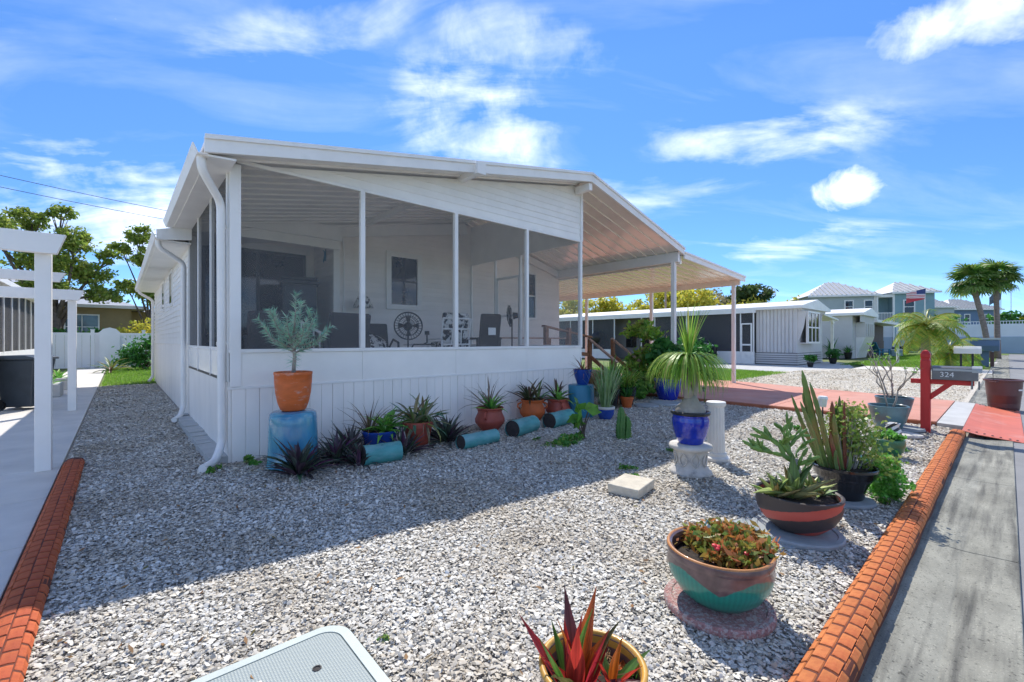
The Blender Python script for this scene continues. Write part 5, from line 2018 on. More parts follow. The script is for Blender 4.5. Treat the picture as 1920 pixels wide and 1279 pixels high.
t2 = thing('solar_light', 'small clear solar garden light standing in the plum and teal bowl', 'garden light', (2.46, 1.12, .30))
MB().lathe([(.03, 0), (.034, .01), (.036, .05), (.028, .065), (.008, .075)], 14).build('lamp_head', mat('clear_plastic', (.45, .52, .50), .15, .2, 30, coat=.5), t2, smooth=True)
MB().tube([(-.036, 0, .02), (-.034, 0, .07), (0, 0, .095), (.034, 0, .07), (.036, 0, .02)], .005, 6).build('handle', M['bluegrey'], t2)
MB().tube([(0, 0, -.12), (0, 0, .005)], .006, 6).build('stake', M['black'], t2)

disc('round_paver', 'grey-green round paver under the dark bowl with red bands', 'paver', 3.66, 1.02, .29, .04, M['paver_grey'])
disc('round_paver', 'thin pale slate disc sticking out left of the dark banded bowl', 'paver', 3.50, 1.16, .25, .016, M['paver_grey'], lip=False)
t = thing('succulent_bowl', 'dark bowl with red painted bands holding aloe and a branching cactus', 'potted plant', (3.70, 1.02, .044), R(20))
pot(t, [(.15, 0), (.165, .012), (.225, .07), (.262, .135), (.272, .18), (.268, .215), (.276, .23), (.278, .255)], M['bowl_swirl'], n=64, wall=.024, soil_drop=.03)
AL = [leaf_mesh('leaf', .25, .075, R(b), LF['aloe'], 6, .34, prof='aloe', thick=.014) for b in (-12, 10, 28)]
rosette(t, AL, 15, (-.07, .03, .235), (12, 74), (.85, 1.25), 101, .04)
rosette(t, AL, 9, (-.12, .15, .235), (10, 70), (.6, .9), 102, .03)
SM = [leaf_mesh('leaf', .13, .036, R(b), LF['aloe'], 5, .36, prof='aloe', thick=.008) for b in (0, 20)]
rosette(t, SM, 11, (.07, -.15, .235), (20, 85), (.7, 1.2), 103, .02)
rosette(t, SM, 10, (.17, -.10, .235), (10, 85), (.7, 1.3), 104, .02)
t = thing('branching_cactus', 'branching prickly pear with flat jointed stems leaning left over the banded bowl', 'cactus', (3.78, 1.02, .28))
m = MB()
m.tube([(0, 0, -.02), (-.02, .01, .12), (-.05, .03, .25)], [.030, .026, .022], 8)
m.build('stem', M['stem_grey'], t, smooth=True)


def pad_mesh(L, W, T):
    m = MB()
    vs, fs = [], []
    K, n = 6, 10
    for i in range(K + 1):
        s = i / K
        w = max(.12, math.sin(PI * (.08 + .86 * s)) ** .6)
        for k in range(n):
            a = 2 * PI * k / n
            vs.append((math.cos(a) * T / 2 * w, math.sin(a) * W / 2 * w, L * s))
    for i in range(K):
        for k in range(n):
            k2 = (k + 1) % n
            fs.append((i * n + k, i * n + k2, (i + 1) * n + k2, (i + 1) * n + k))
    fs.append(tuple(range(K * n, K * n + n)))
    fs.append(tuple(range(n))[::-1])
    m.add(vs, fs)
    return m.mesh('pad', M['pad'], True)


PADS = [pad_mesh(.10, .033, .016), pad_mesh(.085, .028, .014), pad_mesh(.12, .036, .016)]
r = random.Random(9)


def grow(parent, p, d, depth, s=1.0):
    me = PADS[r.randrange(3)]
    q = d.to_track_quat('Z', 'Y')
    e = q.to_euler()
    place('pad', me, parent, p, e, s)
    L_ = .095 * s
    tip = p + d * L_
    if depth <= 0:
        return
    for _ in range(r.choice((1, 2, 2, 3))):
        nd = (d + Vector((r.gauss(0, .5), r.gauss(0, .5), r.gauss(.10, .35)))).normalized()
        if nd.z < -.1:
            nd.z = .1
        grow(parent, p + d * L_ * r.uniform(.7, .97), nd, depth - 1, s * r.uniform(.86, 1.0))


LEFT = Vector((-.64, .58, .42)).normalized()
for k, (p, d, dep) in enumerate([((-.05, .03, .24), (-.6, .55, .35), 4), ((-.05, .03, .22), (-.55, .5, .5), 4), ((-.04, .03, .22), (-.3, .3, .8), 4), ((-.03, .02, .2), (.25, .1, .8), 3), ((-.045, .03, .25), (-.45, .42, .7), 3), ((0, 0, .12), (.3, -.2, .7), 1), ((-.02, .01, .16), (-.5, -.1, .5), 2)]):
    grow(t, Vector(p), Vector(d).normalized(), dep)

disc('round_paver', 'pale grey round paver under the black glazed pot', 'paver', 4.72, .945, .215, .035, M['paver_grey'], lip=False)
t = thing('cactus_pot', 'black glazed pot of tall column cacti and bushy jade', 'potted plant', (4.74, .955, .042))
pot(t, [(.135, 0), (.142, .01), (.155, .08), (.185, .15), (.222, .20), (.238, .25), (.244, .255), (.246, .275)], M['black_glaze'], n=48)
DIRL = Vector((-.665, .747))     # leftwards as seen from the street corner
for (a, b, L_, lx, r_, mt, tw) in [(-.13, .02, .90, -.26, .036, 'cactus', 0), (-.18, -.02, .64, -.36, .027, 'cactus', 1), (-.11, .05, .70, -.32, .030, 'cactus', 2),
                                   (-.06, .03, .60, -.05, .030, 'cactus_red', 0), (-.01, .06, .64, .04, .024, 'cactus', 3), (-.16, .06, .70, -.40, .022, 'cactus', 1), (-.10, -.02, .80, -.28, .030, 'cactus', 3),
                                   (-.04, -.03, .50, -.14, .028, 'cactus', 2), (.12, .12, .52, .08, .040, 'cactus_green', 0), (.02, .11, .56, -.02, .042, 'cactus_green', 2), (.0, .0, .60, .02, .020, 'cactus_red', 1),
                                   (-.09, -.06, .34, -.2, .022, 'cactus_red', 2), (-.12, -.09, .20, -.1, .02, 'cactus', 1), (-.04, -.1, .18, .1, .018, 'cactus', 1)]:
    # a runs along the picture plane, lx is the lean in that direction
    px, py = a * .747 + b * .665, -a * .665 + b * .747
    d = Vector((lx * .747, -lx * .665, 1)).normalized()
    e = d.to_track_quat('Z', 'Y').to_euler()
    place('cactus_stem', cactus_col(L_, r_ * .62, 3 + tw % 2, M[mt]), t, (px, py, .23), e)
c_ = [(.09, -.10, .52, .12, .12, .14), (.18, -.08, .40, .13, .13, .12), (.04, .02, .50, .13, .11, .15), (.15, .02, .62, .11, .11, .12), (.22, -.16, .30, .12, .12, .10), (.12, -.06, .72, .09, .09, .08), (.24, -.02, .54, .08, .08, .08)]
bush('', '', None, c_, 2100, .028, LF['jade'], seed=111, stems=7, stem_r=.007, stem_mt=M['stem_grey'], parent=t, aspect=1.4, clump=.46)
V, F = cloud_leaves([(.26, -.22, .22, .12, .12, .11), (.33, -.26, .10, .13, .13, .10), (.23, -.24, .05, .10, .10, .08), (.38, -.20, .16, .10, .11, .09)], 1700, .03, 1.4, .28, seed=112)
np_obj('trailing_foliage', V, F, LF['jade_green'], t)
m = MB()
r = random.Random(4)
for i in range(9):
    e = Vector((.28 + r.uniform(-.08, .1), -.24 + r.uniform(-.06, .06), r.uniform(.0, .2)))
    m.tube([(.12, -.1, .26), (.2, -.18, .33), e], [.006, .005, .003], 5)
m.build('trailing_stems', M['stem_grey'], t, smooth=True)


def stake_light(lab, loc, h_, pale=False):
    t = thing('solar_light', lab, 'garden light', loc, 0, 'solar stake lights')
    MB().tube([(0, 0, 0), (0, 0, h_ - .09)], .006, 6).build('stake', M['black'], t)
    MB().lathe([(.018, h_ - .10), (.026, h_ - .095), (.034, h_ - .03), (.030, h_ - .028)], 10).build('lens', mat('lamp_lens', (.35, .36, .36), .2) if not pale else M['trim'], t)
    m = MB()
    for k in range(6):
        a = k * PI / 3
        m.tube([(.025 * math.cos(a), .025 * math.sin(a), h_ - .10), (.035 * math.cos(a), .035 * math.sin(a), h_ - .028)], .004, 4)
    m.lathe([(.040, h_ - .03), (.042, h_ - .02), (.036, h_), (.01, h_ + .004)], 14)
    m.build('lamp_cap', M['black'] if not pale else M['trim'], t)
    return t


stake_light('black lantern-shaped solar light in front of the black glazed pot', (4.12, 1.0, .0), .33)
stake_light('pale-capped solar light on a thin stake among the column cacti', (4.95, 1.16, .0), .88, True)
stake_light('black solar light at the shaded edge of the red driveway', (9.85, 4.55, .0), .36)

# teal pots further along
t = thing('succulent_pot', 'green glazed bowl of low succulents behind the black pot', 'potted plant', (6.95, .97, 0))
pot(t, [(.09, 0), (.10, .01), (.155, .09), (.172, .17), (.165, .22)], M['green_plastic'], wall=.015)
bush('', '', None, [(0, 0, .25, .12, .12, .04)], 220, .035, LF['jade_green'], seed=121, stems=3, stem_r=.004, parent=t)
place('cactus_stem', cactus_col(.11, .018, 5, M['cactus_green']), t, (.07, -.04, .20))
t = thing('succulent_pot', 'small bright teal pot of ground succulents nearest the black pot', 'potted plant', (6.0, .94, 0))
pot(t, [(.085, 0), (.095, .01), (.115, .11), (.128, .115), (.128, .16)], M['tealgreen'], wall=.014)
bush('', '', None, [(0, 0, .18, .10, .10, .03)], 240, .03, LF['thorn'], seed=122, stems=3, stem_r=.004, parent=t)


def striped():
    m, N, L, B = nodes_of('black_and_white_stripes')
    tc = N.new('ShaderNodeTexCoord')
    mp = N.new('ShaderNodeMapping')
    mp.inputs['Rotation'].default_value = (.7, 0, 0)
    L.new(tc.outputs['Object'], mp.inputs[0])
    w = N.new('ShaderNodeTexWave')
    w.bands_direction = 'Z'
    w.inputs['Scale'].default_value = 4.6
    w.inputs['Distortion'].default_value = 1.0
    L.new(mp.outputs[0], w.inputs['Vector'])
    cr = N.new('ShaderNodeValToRGB')
    cr.color_ramp.interpolation = 'CONSTANT'
    cr.color_ramp.elements[0].color = (.02, .02, .022, 1)
    cr.color_ramp.elements[1].color = (.72, .71, .68, 1)
    cr.color_ramp.elements[1].position = .5
    L.new(w.outputs['Fac'], cr.inputs[0])
    L.new(cr.outputs[0], B.inputs['Base Color'])
    B.inputs['Roughness'].default_value = .3
    return m


t = thing('striped_jar', 'small black and white swirled jar in front of the blue-grey pots', 'jar', (7.75, 1.03, 0))
MB().lathe([(.07, 0), (.085, .02), (.10, .12), (.09, .22), (.065, .26), (.08, .29), (.085, .30), (.06, .305), (.05, .28)], 28).build('jar_body', striped(), t, smooth=True)
o = MB().lathe([(.20, 0), (.22, .02), (.21, .045), (.01, .05)], 30, wob=.05).build('stepping_stone', M['whitestone'], None, loc=(8.55, 1.02, .008), smooth=False)
tag(o, 'flat round grey stone beside the blue-grey pots', 'stone')
o = MB().lathe([(.24, 0), (.26, .02), (.25, .05), (.01, .055)], 30, wob=.06).build('stepping_stone', M['paver_grey'], None, loc=(9.15, 1.10, .008), smooth=False)
tag(o, 'darker flat stone under the farther blue-grey pot', 'stone')


def plumeria(lab, x, y, z, r_, h_, sd, kids):
    t = thing('potted_plumeria', lab, 'potted plant', (x, y, z), R(20), 'blue-grey planters with bare plumeria')
    pot(t, [(r_ * .55, 0), (r_ * .60, .015), (r_ * .86, h_ * .6), (r_ * .98, h_ * .93), (r_, h_)], M['bluegrey'], sq=.35, wall=.022, soil_drop=.05)
    m = MB()
    rr = random.Random(sd)
    ends = []

    def br(p, d, L_, w, dep):
        q = p + d * L_
        m.tube([p, p.lerp(q, .5) + Vector((rr.gauss(0, .012), rr.gauss(0, .012), 0)), q], [w, w * .88, w * .75], 6)
        if dep == 0:
            ends.append(q)
            return
        for k in range(kids if dep > 1 else 2):
            nd = (d + Vector((rr.gauss(0, .42), rr.gauss(0, .42), .25))).normalized()
            br(q, nd, L_ * rr.uniform(.6, .85), w * .7, dep - 1)
    for k in range(2):
        br(Vector((rr.uniform(-.05, .05), rr.uniform(-.05, .05), h_ - .08)), Vector((rr.gauss(0, .25), rr.gauss(0, .25), 1)).normalized(), random.uniform(.30, .36), .015, 3)
    m.build('branches', M['stem_grey'], t, smooth=True)
    V, F = [], []
    for e in ends:
        for k in range(3):
            a = rr.uniform(0, 2 * PI)
            d = Vector((math.cos(a), math.sin(a), rr.uniform(.1, .9))).normalized()
            s = d.cross(Vector((0, 0, 1))).normalized() * .014
            L_ = rr.uniform(.04, .08)
            o = len(V)
            V += [e, e + d * L_ * .5 + s, e + d * L_, e + d * L_ * .5 - s]
            F.append((o, o + 1, o + 2, o + 3))
    np_obj('foliage', np.array([tuple(v) for v in V]), np.array(F), LF['green'], t)
    return t


plumeria('blue-grey planter with bare plumeria branches, nearer of the pair', 8.95, 1.24, .0, .25, .40, 3, 2)
plumeria('blue-grey planter with bare plumeria branches, nearer the red mailbox post', 9.62, 1.26, .05, .25, .42, 8, 2)
o = MB().box((-.05, -.05, 0), (.05, .05, .36)).build('marker_stake', M['conc'], None, loc=(6.35, 1.35, 0), rot=(0, .03, .4), bevel=.008)
tag(o, 'short grey concrete stake standing behind the bushy jade', 'stake')
t = thing('garden_cross', 'thin rusty metal garden ornament with a crossbar beside the driveway', 'ornament', (9.9, 1.32, 0), R(40))
MB().tube([(0, 0, 0), (0, 0, .62)], .012, 6).tube([(0, 0, .62), (0, 0, .68)], [.025, .008], 6).build('upright', M['wood'], t)
MB().tube([(-.22, 0, .50), (.36, 0, .47)], .012, 6).build('crossbar', M['stem_grey'], t)

# ti plant pot at the bottom edge
t = thing('ti_plant_pot', 'plum pot with worn yellow rim holding a red and orange ti plant', 'potted plant', (1.235, .965, 0))
pot(t, [(.11, 0), (.12, .01), (.165, .10), (.182, .19), (.178, .235), (.184, .25), (.186, .272)], M['plum'], n=56, wall=.022, soil_drop=.06)
MB().lathe([(.160, .16), (.163, .262), (.168, .277), (.178, .281), (.187, .275), (.186, .264)], 56, cap=False).build('rim', M['yellow'], t, smooth=True)
TIM = [leafmat('ti_leaf_' + n_, c_, .35, .35, island=False) for n_, c_ in (
    ('red', [(.50, .05, .03), (.40, .03, .05)]), ('orange', [(.60, .16, .02), (.55, .10, .03)]), ('green', [(.06, .17, .03), (.12, .22, .05)]), ('plum', [(.13, .03, .04), (.10, .10, .03)]))]
TI = [leaf_mesh('leaf', .31, .064, R(b_), TIM[k_ % 4], 7, .32, prof='lance', wave=.06) for k_, b_ in enumerate((-4, 8, 14, 22, 4, 16, -2, 26))]
rosette(t, TI, 15, (-.07, .02, .19), (0, 34), (.66, 1.08), 139, .05)
rosette(t, TI, 16, (-.06, -.02, .20), (42, 92), (.36, .66), 132, .05)
rosette(t, TI, 9, (.03, -.06, .20), (10, 80), (.35, .62), 133, .03)
bush('', '', None, [(.07, -.07, .225, .05, .05, .012)], 60, .018, LF['weed'], seed=134, stems=2, stem_r=.002, parent=t)
m = MB()
r = random.Random(3)
for i in range(40):
    a, q = r.uniform(0, 6.28), r.uniform(.0, .06)
    p = Vector((.08 + q * math.cos(a), .01 + q * math.sin(a), .225))
    m.tube([p, p + Vector((r.gauss(0, .02), r.gauss(0, .02), r.uniform(.005, .025)))], .0022, 4)
m.build('dry_litter', mat('dry_straw', (.42, .26, .12), .9, .3, 30, rand=.3, island=True), t)

# ================================================================== utility box lid
t = thing('utility_box_lid', 'pale green plastic utility box lid with rounded corners set in the shells', 'box lid', (.42, 1.77, 0), 0)


def rrect(hx, hy, r_, n=7):
    out = []
    for cx, cy, a0 in ((hx - r_, hy - r_, 0), (-hx + r_, hy - r_, 90), (-hx + r_, -hy + r_, 180), (hx - r_, -hy + r_, 270)):
        for i in range(n + 1):
            a = R(a0 + 90 * i / n)
            out.append((cx + r_ * math.cos(a), cy + r_ * math.sin(a)))
    return out


m = MB()
o1 = rrect(.40, .42, .12)
i1 = rrect(.355, .375, .085)
n = len(o1)
vs = [(x, y, -.03) for x, y in o1] + [(x, y, .028) for x, y in o1] + [(x, y, .030) for x, y in i1] + [(x, y, .018) for x, y in i1]
fs = []
for ring in range(3):
    for i in range(n):
        j = (i + 1) % n
        fs.append((ring * n + i, ring * n + j, (ring + 1) * n + j, (ring + 1) * n + i))
m.add(vs, fs)
m.build('rim', M['lid_frame'], t, auto=40)
m = MB()
m.prism(rrect(.350, .370, .082), 'z', .010, .028)
m.build('lid', M['lid_top'], t)
m = MB()
m.box((-.13, -.035, .0275), (.13, .035, .030))
lp = m.build('label_plate', M['label_plate'], t, loc=(-.12, .20, 0))
m = MB()
r = random.Random(12)
for row in (0, 1):
    x = -.11
    while x < .10:
        w = r.uniform(.008, .02)
        m.box((x, -.022 + row * .026, .0300), (x + w, -.022 + row * .026 + r.uniform(.010, .015), .0316))
        x += w + .006
m.build('embossing', M['lid'], lp)
MB().lathe([(.019, 0), (.019, .003), (.012, .004), (.01, .001)], 8).build('lifting_hole', M['log_end'], t, loc=(.20, .155, .0275))

# ================================================================== mailbox
t = thing('mailbox', 'grey metal mailbox numbered 324 on a red wooden post', 'mailbox', (9.30, .845, 0))
s = .056
m = MB()
vs, fs = [], []
for (q, z) in ((s, -.05), (s, 1.10), (s * .84, 1.115), (s * .84, 1.135), (s, 1.15), (s, 1.20), (s * .55, 1.25), (s * .1, 1.262)):
    vs += [(-q, -q, z), (q, -q, z), (q, q, z), (-q, q, z)]
for i in range(7):
    for k in range(4):
        fs.append((i * 4 + k, i * 4 + (k + 1) % 4, (i + 1) * 4 + (k + 1) % 4, (i + 1) * 4 + k))
fs.append((28, 29, 30, 31))
m.add(vs, fs)
m.build('post', M['red_post'], t, bevel=.004)
MB().box((-.034, -.52, .745), (.034, -.058, .815)).box((-.034, .058, .745), (.034, .17, .815)).build('arm', M['red_post'], t, bevel=.004)
m = MB()
m.prism([(-.058, .50), (-.058, .60), (-.20, .743), (-.30, .743)], 'x', -.03, .03)
m.build('brace', M['red_post'], t, bevel=.003)
m = MB()
prof = [(-.10, 0), (.10, 0), (.10, .13), (.085, .175), (.05, .198), (0, .205), (-.05, .198), (-.085, .175), (-.10, .13)]
m.prism([(a, .82 + b) for a, b in prof], 'y', -.56, -.075)
bx = m.build('box', M['mail_grey'], t, bevel=.006)
m = MB()
prof2 = [(-.106, .12), (.106, .12), (.106, .136), (.090, .182), (.053, .206), (0, .213), (-.053, .206), (-.090, .182), (-.106, .136)]
m.prism([(a, .82 + b) for a, b in prof2], 'y', -.60, -.50)
m.build('door_hood', M['mail_top'], t)
MB().box((-.106, -.55, .955), (-.095, -.09, .985)).build('top_trim', M['mail_top'], t)
for yy in (-.50, -.57):
    MB().box((-.09, yy - .01, .70), (-.075, yy + .01, .82)).build('hanger', M['mail_grey'], t)
cu = bpy.data.curves.new('number', 'FONT')
cu.body = '324'
cu.size = .105
cu.extrude = .0015
cu.align_x = 'CENTER'
tmp = bpy.data.objects.new('number_tmp', cu)
COL.objects.link(tmp)
dg = bpy.context.evaluated_depsgraph_get()
me = bpy.data.meshes.new_from_object(tmp.evaluated_get(dg))
bpy.data.objects.remove(tmp)
me.materials.clear()
me.materials.append(mat('white_digits', (.8, .8, .78), .5, .02))
place('house_number', me, t, (-.103, -.24, .865), (R(90), 0, R(-90)))

# ================================================================== brown bin at the street
t = thing('waste_bin', 'brown plastic waste bin with side handles standing in the gutter', 'bin', (13.78, .06, -.02), R(15))
t.scale = (.92, .92, .97)
MB().lathe([(.235, 0), (.245, .02), (.27, .30), (.275, .305), (.29, .50), (.295, .60), (.325, .605), (.33, .64), (.30, .645), (.285, .60), (.25, .05), (.01, .04)], 40).build('body', M['brown_bin'], t, auto=40)
for a in (R(-42), R(138)):
    m = MB()
    m.tube([(-.08, 0, 0), (-.07, .06, 0), (.07, .06, 0), (.08, 0, 0)], .014, 6)
    m.build('handle', M['brown_bin'], t, loc=(.315 * math.cos(a), .315 * math.sin(a), .60), rot=(0, 0, a - PI / 2))
MB().box((-.05, -.004, 0), (.05, .004, .03)).build('label_patch', M['trim'], t, loc=(-.215, -.20, .42), rot=(.08, .0, R(-47)))
m = MB()
m.tube([(-.22, .22, .62), (-.23, .23, .84), (.25, -.2, .90)], .006, 5)
m.build('wire_bail', M['cord'], t)

# ================================================================== left neighbour
pg = thing('pergola', 'white timber pergola frame over the pale driveway', 'pergola', (-.60, 6.85, 0))
PO = Vector((-.60, 6.85, 0))


def local(mb, o, name, mt, parent, **k):
    mb.v = [(x - o.x, y - o.y, z - o.z) for x, y, z in mb.v]
    return mb.build(name, mt, parent, **k)


for (px, py, zt) in ((-.60, 6.85, 2.50), (-.69, 12.35, 2.36)):
    local(MB().box((px - .062, py - .062, .02), (px + .062, py + .062, zt)), PO, 'post', M['white'], pg, bevel=.005)
for (yy, zt, hgt, tail) in ((6.78, 2.53, .21, -.42), (9.6, 2.43, .14, -.60), (12.28, 2.40, .20, -.52)):
    m = MB()
    m.prism([(-5.5, zt - hgt), (tail - .07, zt - hgt), (tail, zt), (-5.5, zt)], 'y', yy - .10, yy - .012)
    local(m, PO, 'rafter', M['white'], pg, bevel=.004)


def wheelie(lab, loc, rz):
    t = thing('wheelie_bin', lab, 'bin', loc, rz, 'charcoal wheelie bins')
    m = MB()
    vs, fs = [], []
    for (hx, hy, z) in ((.22, .25, .06), (.25, .28, .5), (.29, .33, .98), (.30, .34, 1.0)):
        for cx, cy in ((-1, -1), (1, -1), (1, 1), (-1, 1)):
            vs.append((cx * hx, cy * hy, z))
    for i in range(3):
        for k in range(4):
            fs.append((i * 4 + k, i * 4 + (k + 1) % 4, (i + 1) * 4 + (k + 1) % 4, (i + 1) * 4 + k))
    fs += [(3, 2, 1, 0), (12, 13, 14, 15)]
    m.add(vs, fs)
    m.build('body', M['bin'], t, bevel=.04)
    m = MB()
    m.prism([(-.37, 1.005), (.37, 1.005), (.36, 1.05), (.2, 1.09), (-.2, 1.09), (-.36, 1.05)], 'x', -.33, .33)
    m.build('lid', M['bin'], t, bevel=.015)
    MB().tube([(-.26, .38, 1.0), (.26, .38, 1.0)], .018, 8).build('handle', M['bin'], t)
    MB().box((-.16, -.315, .45), (.16, -.28, .85)).build('front_panel', M['bin'], t, bevel=.02)
    for s in (-1, 1):
        MB().tube([(s * .20, .27, .11), (s * .27, .27, .11)], .11, 16).build('wheel', M['black'], t)
    return t


wheelie('charcoal wheelie bin nearest the white pergola post', (-1.42, 13.3, .022), R(62))
wheelie('charcoal wheelie bin at the left edge, beside its twin', (-2.2, 12.9, .022), R(48))

nb = thing('screened_house', 'white screened side building of the left neighbour', 'house', (-2.4, 16.0, 0))
NO = Vector((-2.4, 16.0, 0))
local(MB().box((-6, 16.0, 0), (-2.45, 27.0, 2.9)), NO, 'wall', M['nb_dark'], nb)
local(MB().box((-2.44, 16.0, 0), (-2.40, 27.0, 1.10)), NO, 'knee_wall', M['white'], nb)
yy = 16.0
while yy < 26.0:
    local(MB().box((-2.43, yy, 1.10), (-2.38, yy + .06, 2.86)), NO, 'mullion', M['white'], nb)
    m = MB()
    m.add([(-2.41, yy + .06, 1.1), (-2.41, yy + 1.28, 1.1), (-2.41, yy + 1.28, 2.86), (-2.41, yy + .06, 2.86)], [(0, 1, 2, 3)])
    local(m, NO, 'screen_panel', M['screen_far'], nb)
    yy += 1.28
z = 0.
while z < 2.85:
    local(MB().box((-2.44, 24.96, z), (-2.385, 27.0, z + .145)), NO, 'siding_board', M['white_side'], nb)
    z += .16
m = MB()
m.prism([(-2.15, 2.86), (-2.15, 3.0), (-4.5, 3.7), (-7, 3.0), (-7, 2.86)], 'y', 15.6, 27.3)
local(m, NO, 'roof', M['white'], nb)

# back garden: white fence, tan house, trees, shrubs
fc = thing('vinyl_fence', 'white vinyl privacy fence at the end of the side yard', 'fence', (-4, 31, 0))
FO = Vector((-4, 31, 0))
for x in np.arange(-9, 7, 2.0):
    local(MB().box((x - .07, 30.93, 0), (x + .07, 31.07, 1.95)).box((x - .085, 30.915, 1.95), (x + .085, 31.085, 1.99)), FO, 'fence_post', M['fence'], fc)
    for k in range(6):
        local(MB().box((x + .075 + k * .308, 30.975, .10), (x + .375 + k * .308, 31.015, 1.70)), FO, 'fence_board', M['fence'], fc)
    local(MB().box((x + .072, 30.96, 1.70), (x + 1.928, 31.04, 1.82)), FO, 'fence_rail', M['fence'], fc)
    local(MB().box((x + .072, 30.96, .04), (x + 1.928, 31.04, .10)), FO, 'fence_rail', M['fence'], fc)
local(MB().prism([(-.75, 0), (.05, 0), (.05, 1.85), (-.1, 2.02), (-.35, 2.10), (-.6, 2.02), (-.75, 1.85)], 'y', 30.85, 30.92), FO, 'gate_panel', M['fence'], fc)

th = thing('tan_house', 'tan stucco house with pale hip roof behind the white fence', 'house', (-4, 37, 0))
TO = Vector((-4, 37, 0))
local(MB().box((-11, 37, 0), (.6, 46, 3.5)), TO, 'wall', M['tan'], th)
local(MB().box((.6, 40, 0), (5.5, 47, 3.4)), TO, 'side_wing', M['tan'], th)
m = MB()
m.add([(-11.7, 36.3, 3.45), (1.3, 36.3, 3.45), (1.3, 46.7, 3.45), (-11.7, 46.7, 3.45), (-7, 41.5, 5.4), (-3.4, 41.5, 5.4)],
      [(0, 1, 5, 4), (1, 2, 5), (2, 3, 4, 5), (3, 0, 4), (3, 2, 1, 0)])
local(m, TO, 'roof', M['metal_roof'], th)
m = MB()
m.add([(1.0, 39.4, 3.40), (6.2, 39.4, 3.40), (6.2, 47.5, 3.40), (1.0, 47.5, 3.40), (3.2, 43, 4.3), (3.8, 43, 4.3)],
      [(0, 1, 5, 4), (1, 2, 5), (2, 3, 4, 5), (3, 0, 4), (3, 2, 1, 0)])
local(m, TO, 'roof', M['metal_roof'], th)
local(MB().box((-11.72, 36.25, 3.40), (1.32, 36.32, 3.58)), TO, 'eave_board', M['metal_roof'], th)
GLB = mat('sky_lit_glass', (.10, .16, .20), .05, .2, 2)
for (x0, x1, yy) in ((-2.35, -.95, 37), (1.5, 2.0, 40), (2.5, 3.0, 40), (3.5, 4.0, 40)):
    w = local(MB().box((x0, yy - .03, 1.55), (x1, yy - .01, 2.95)), TO, 'window', GLB, th)
    local(MB().box((x0 - .07, yy - .06, 1.48), (x0, yy, 3.02)).box((x1, yy - .06, 1.48), (x1 + .07, yy, 3.02)).box((x0, yy - .058, 2.95), (x1, yy, 3.02)).box((x0, yy - .058, 1.48), (x1, yy, 1.55))
          .box(((x0 + x1) / 2 - .02, yy - .05, 1.55), ((x0 + x1) / 2 + .02, yy - .031, 2.95)).box((x0, yy - .05, 2.23), (x1, yy - .031, 2.27)), TO, 'window_frame', M['trim'], w)

tree('oak_tree', 'large olive-green oak rising behind the fence at the left', (-2.55, 34.4, 0), 3.2, .26,
     [(-.3, 0, 5.8, 1.2, 1.2, .8), (-2.2, -.8, 7.0, 1.1, 1.1, .7), (1.4, .4, 5.2, .9, .9, .6), (-1.0, .3, 7.9, .8, .8, .5), (.8, -.5, 6.9, .8, .8, .6), (-2.8, .5, 5.2, 1.0, 1.0, .5), (1.8, 0, 4.0, .8, .8, .45), (-4.0, 0, 7.2, 1.2, 1.2, .8), (-.3, -.8, 4.3, 1.0, .9, .4), (2.1, .2, 6.2, .5, .5, .4), (.2, .2, 8.4, .6, .6, .4), (-3.2, 0, 8.2, .7, .7, .5)],
     15000, .13, LF['oak'], seed=3, clump=.21)
tree('oak_tree', 'slender open-crowned oak behind the home\'s corner', (1.5, 36.0, 0), 3.4, .16,
     [(-.2, 0, 6.7, .8, .8, .55), (.7, 0, 5.5, .7, .7, .45), (-.6, 0, 8.0, .7, .7, .5), (.5, 0, 4.2, 1.0, .9, .45), (-1.4, 0, 7.1, .5, .5, .35), (1.0, 0, 7.5, .55, .55, .4), (-1.1, 0, 4.7, .6, .6, .35), (1.2, 0, 3.4, .9, .9, .45)],
     7500, .13, LF['oak'], seed=4, clump=.21)
bush('garden_shrub', 'dark twiggy shrub in front of the white fence', (1.0, 28.3, 0), [(0, 0, .9, .9, .6, .7), (.8, .2, 1.2, .7, .5, .5), (-.6, 0, .6, .6, .5, .4)], 1900, .11, LF['deep'], seed=141, stems=8, stem_r=.018)
bush('garden_shrub', 'yellow-green shrub showing above the white fence', (1.4, 32.4, 0), [(0, 0, 1.9, .9, .6, .6), (-.9, 0, 1.6, .7, .5, .4), (.9, 0, 1.7, .7, .5, .4)], 1700, .13, LF['yellowtree'], seed=142, stems=4, stem_r=.02)
bush('garden_shrub', 'low hedge of dark leaves behind the fence below the tan house window', (-1.6, 32.6, 0), [(-1.2, 0, 1.6, 1.0, .4, .4), (.5, 0, 1.55, 1.0, .4, .4)], 1600, .12, LF['deep'], seed=143, stems=3, stem_r=.02)
t = thing('bromeliad_clump', 'red-tipped bromeliad clump growing on the lawn before the fence', 'plant', (-.25, 26.2, 0))
BB = [leaf_mesh('leaf', .75, .08, R(b), LF['brom_mix'], 6, .3, prof='strap') for b in (20, 50, 85)]
rosette(t, BB, 26, (0, 0, .1), (5, 80), (.7, 1.2), 144, .1)
t = thing('flowering_plant', 'orange-flowered plant at the corner of the home', 'plant', (1.35, 24.0, 0))
V, F = blades(40, (.6, 1.2), .05, (0, 30), (5, 50), 145, .12)
np_obj('foliage', V, F, LF['green'], t)
m = MB()
for (a, b, c) in ((0, 0, 1.35), (.1, .1, 1.2)):
    m.lathe([(.02, 0), (.09, .05), (.07, .12), (.01, .16)], 8, (a, b, c))
    m.tube([(a * .3, b * .3, 0), (a, b, c)], .012, 5)
m.build('flower', mat('orange_flower', (.70, .16, .06), .6), t)
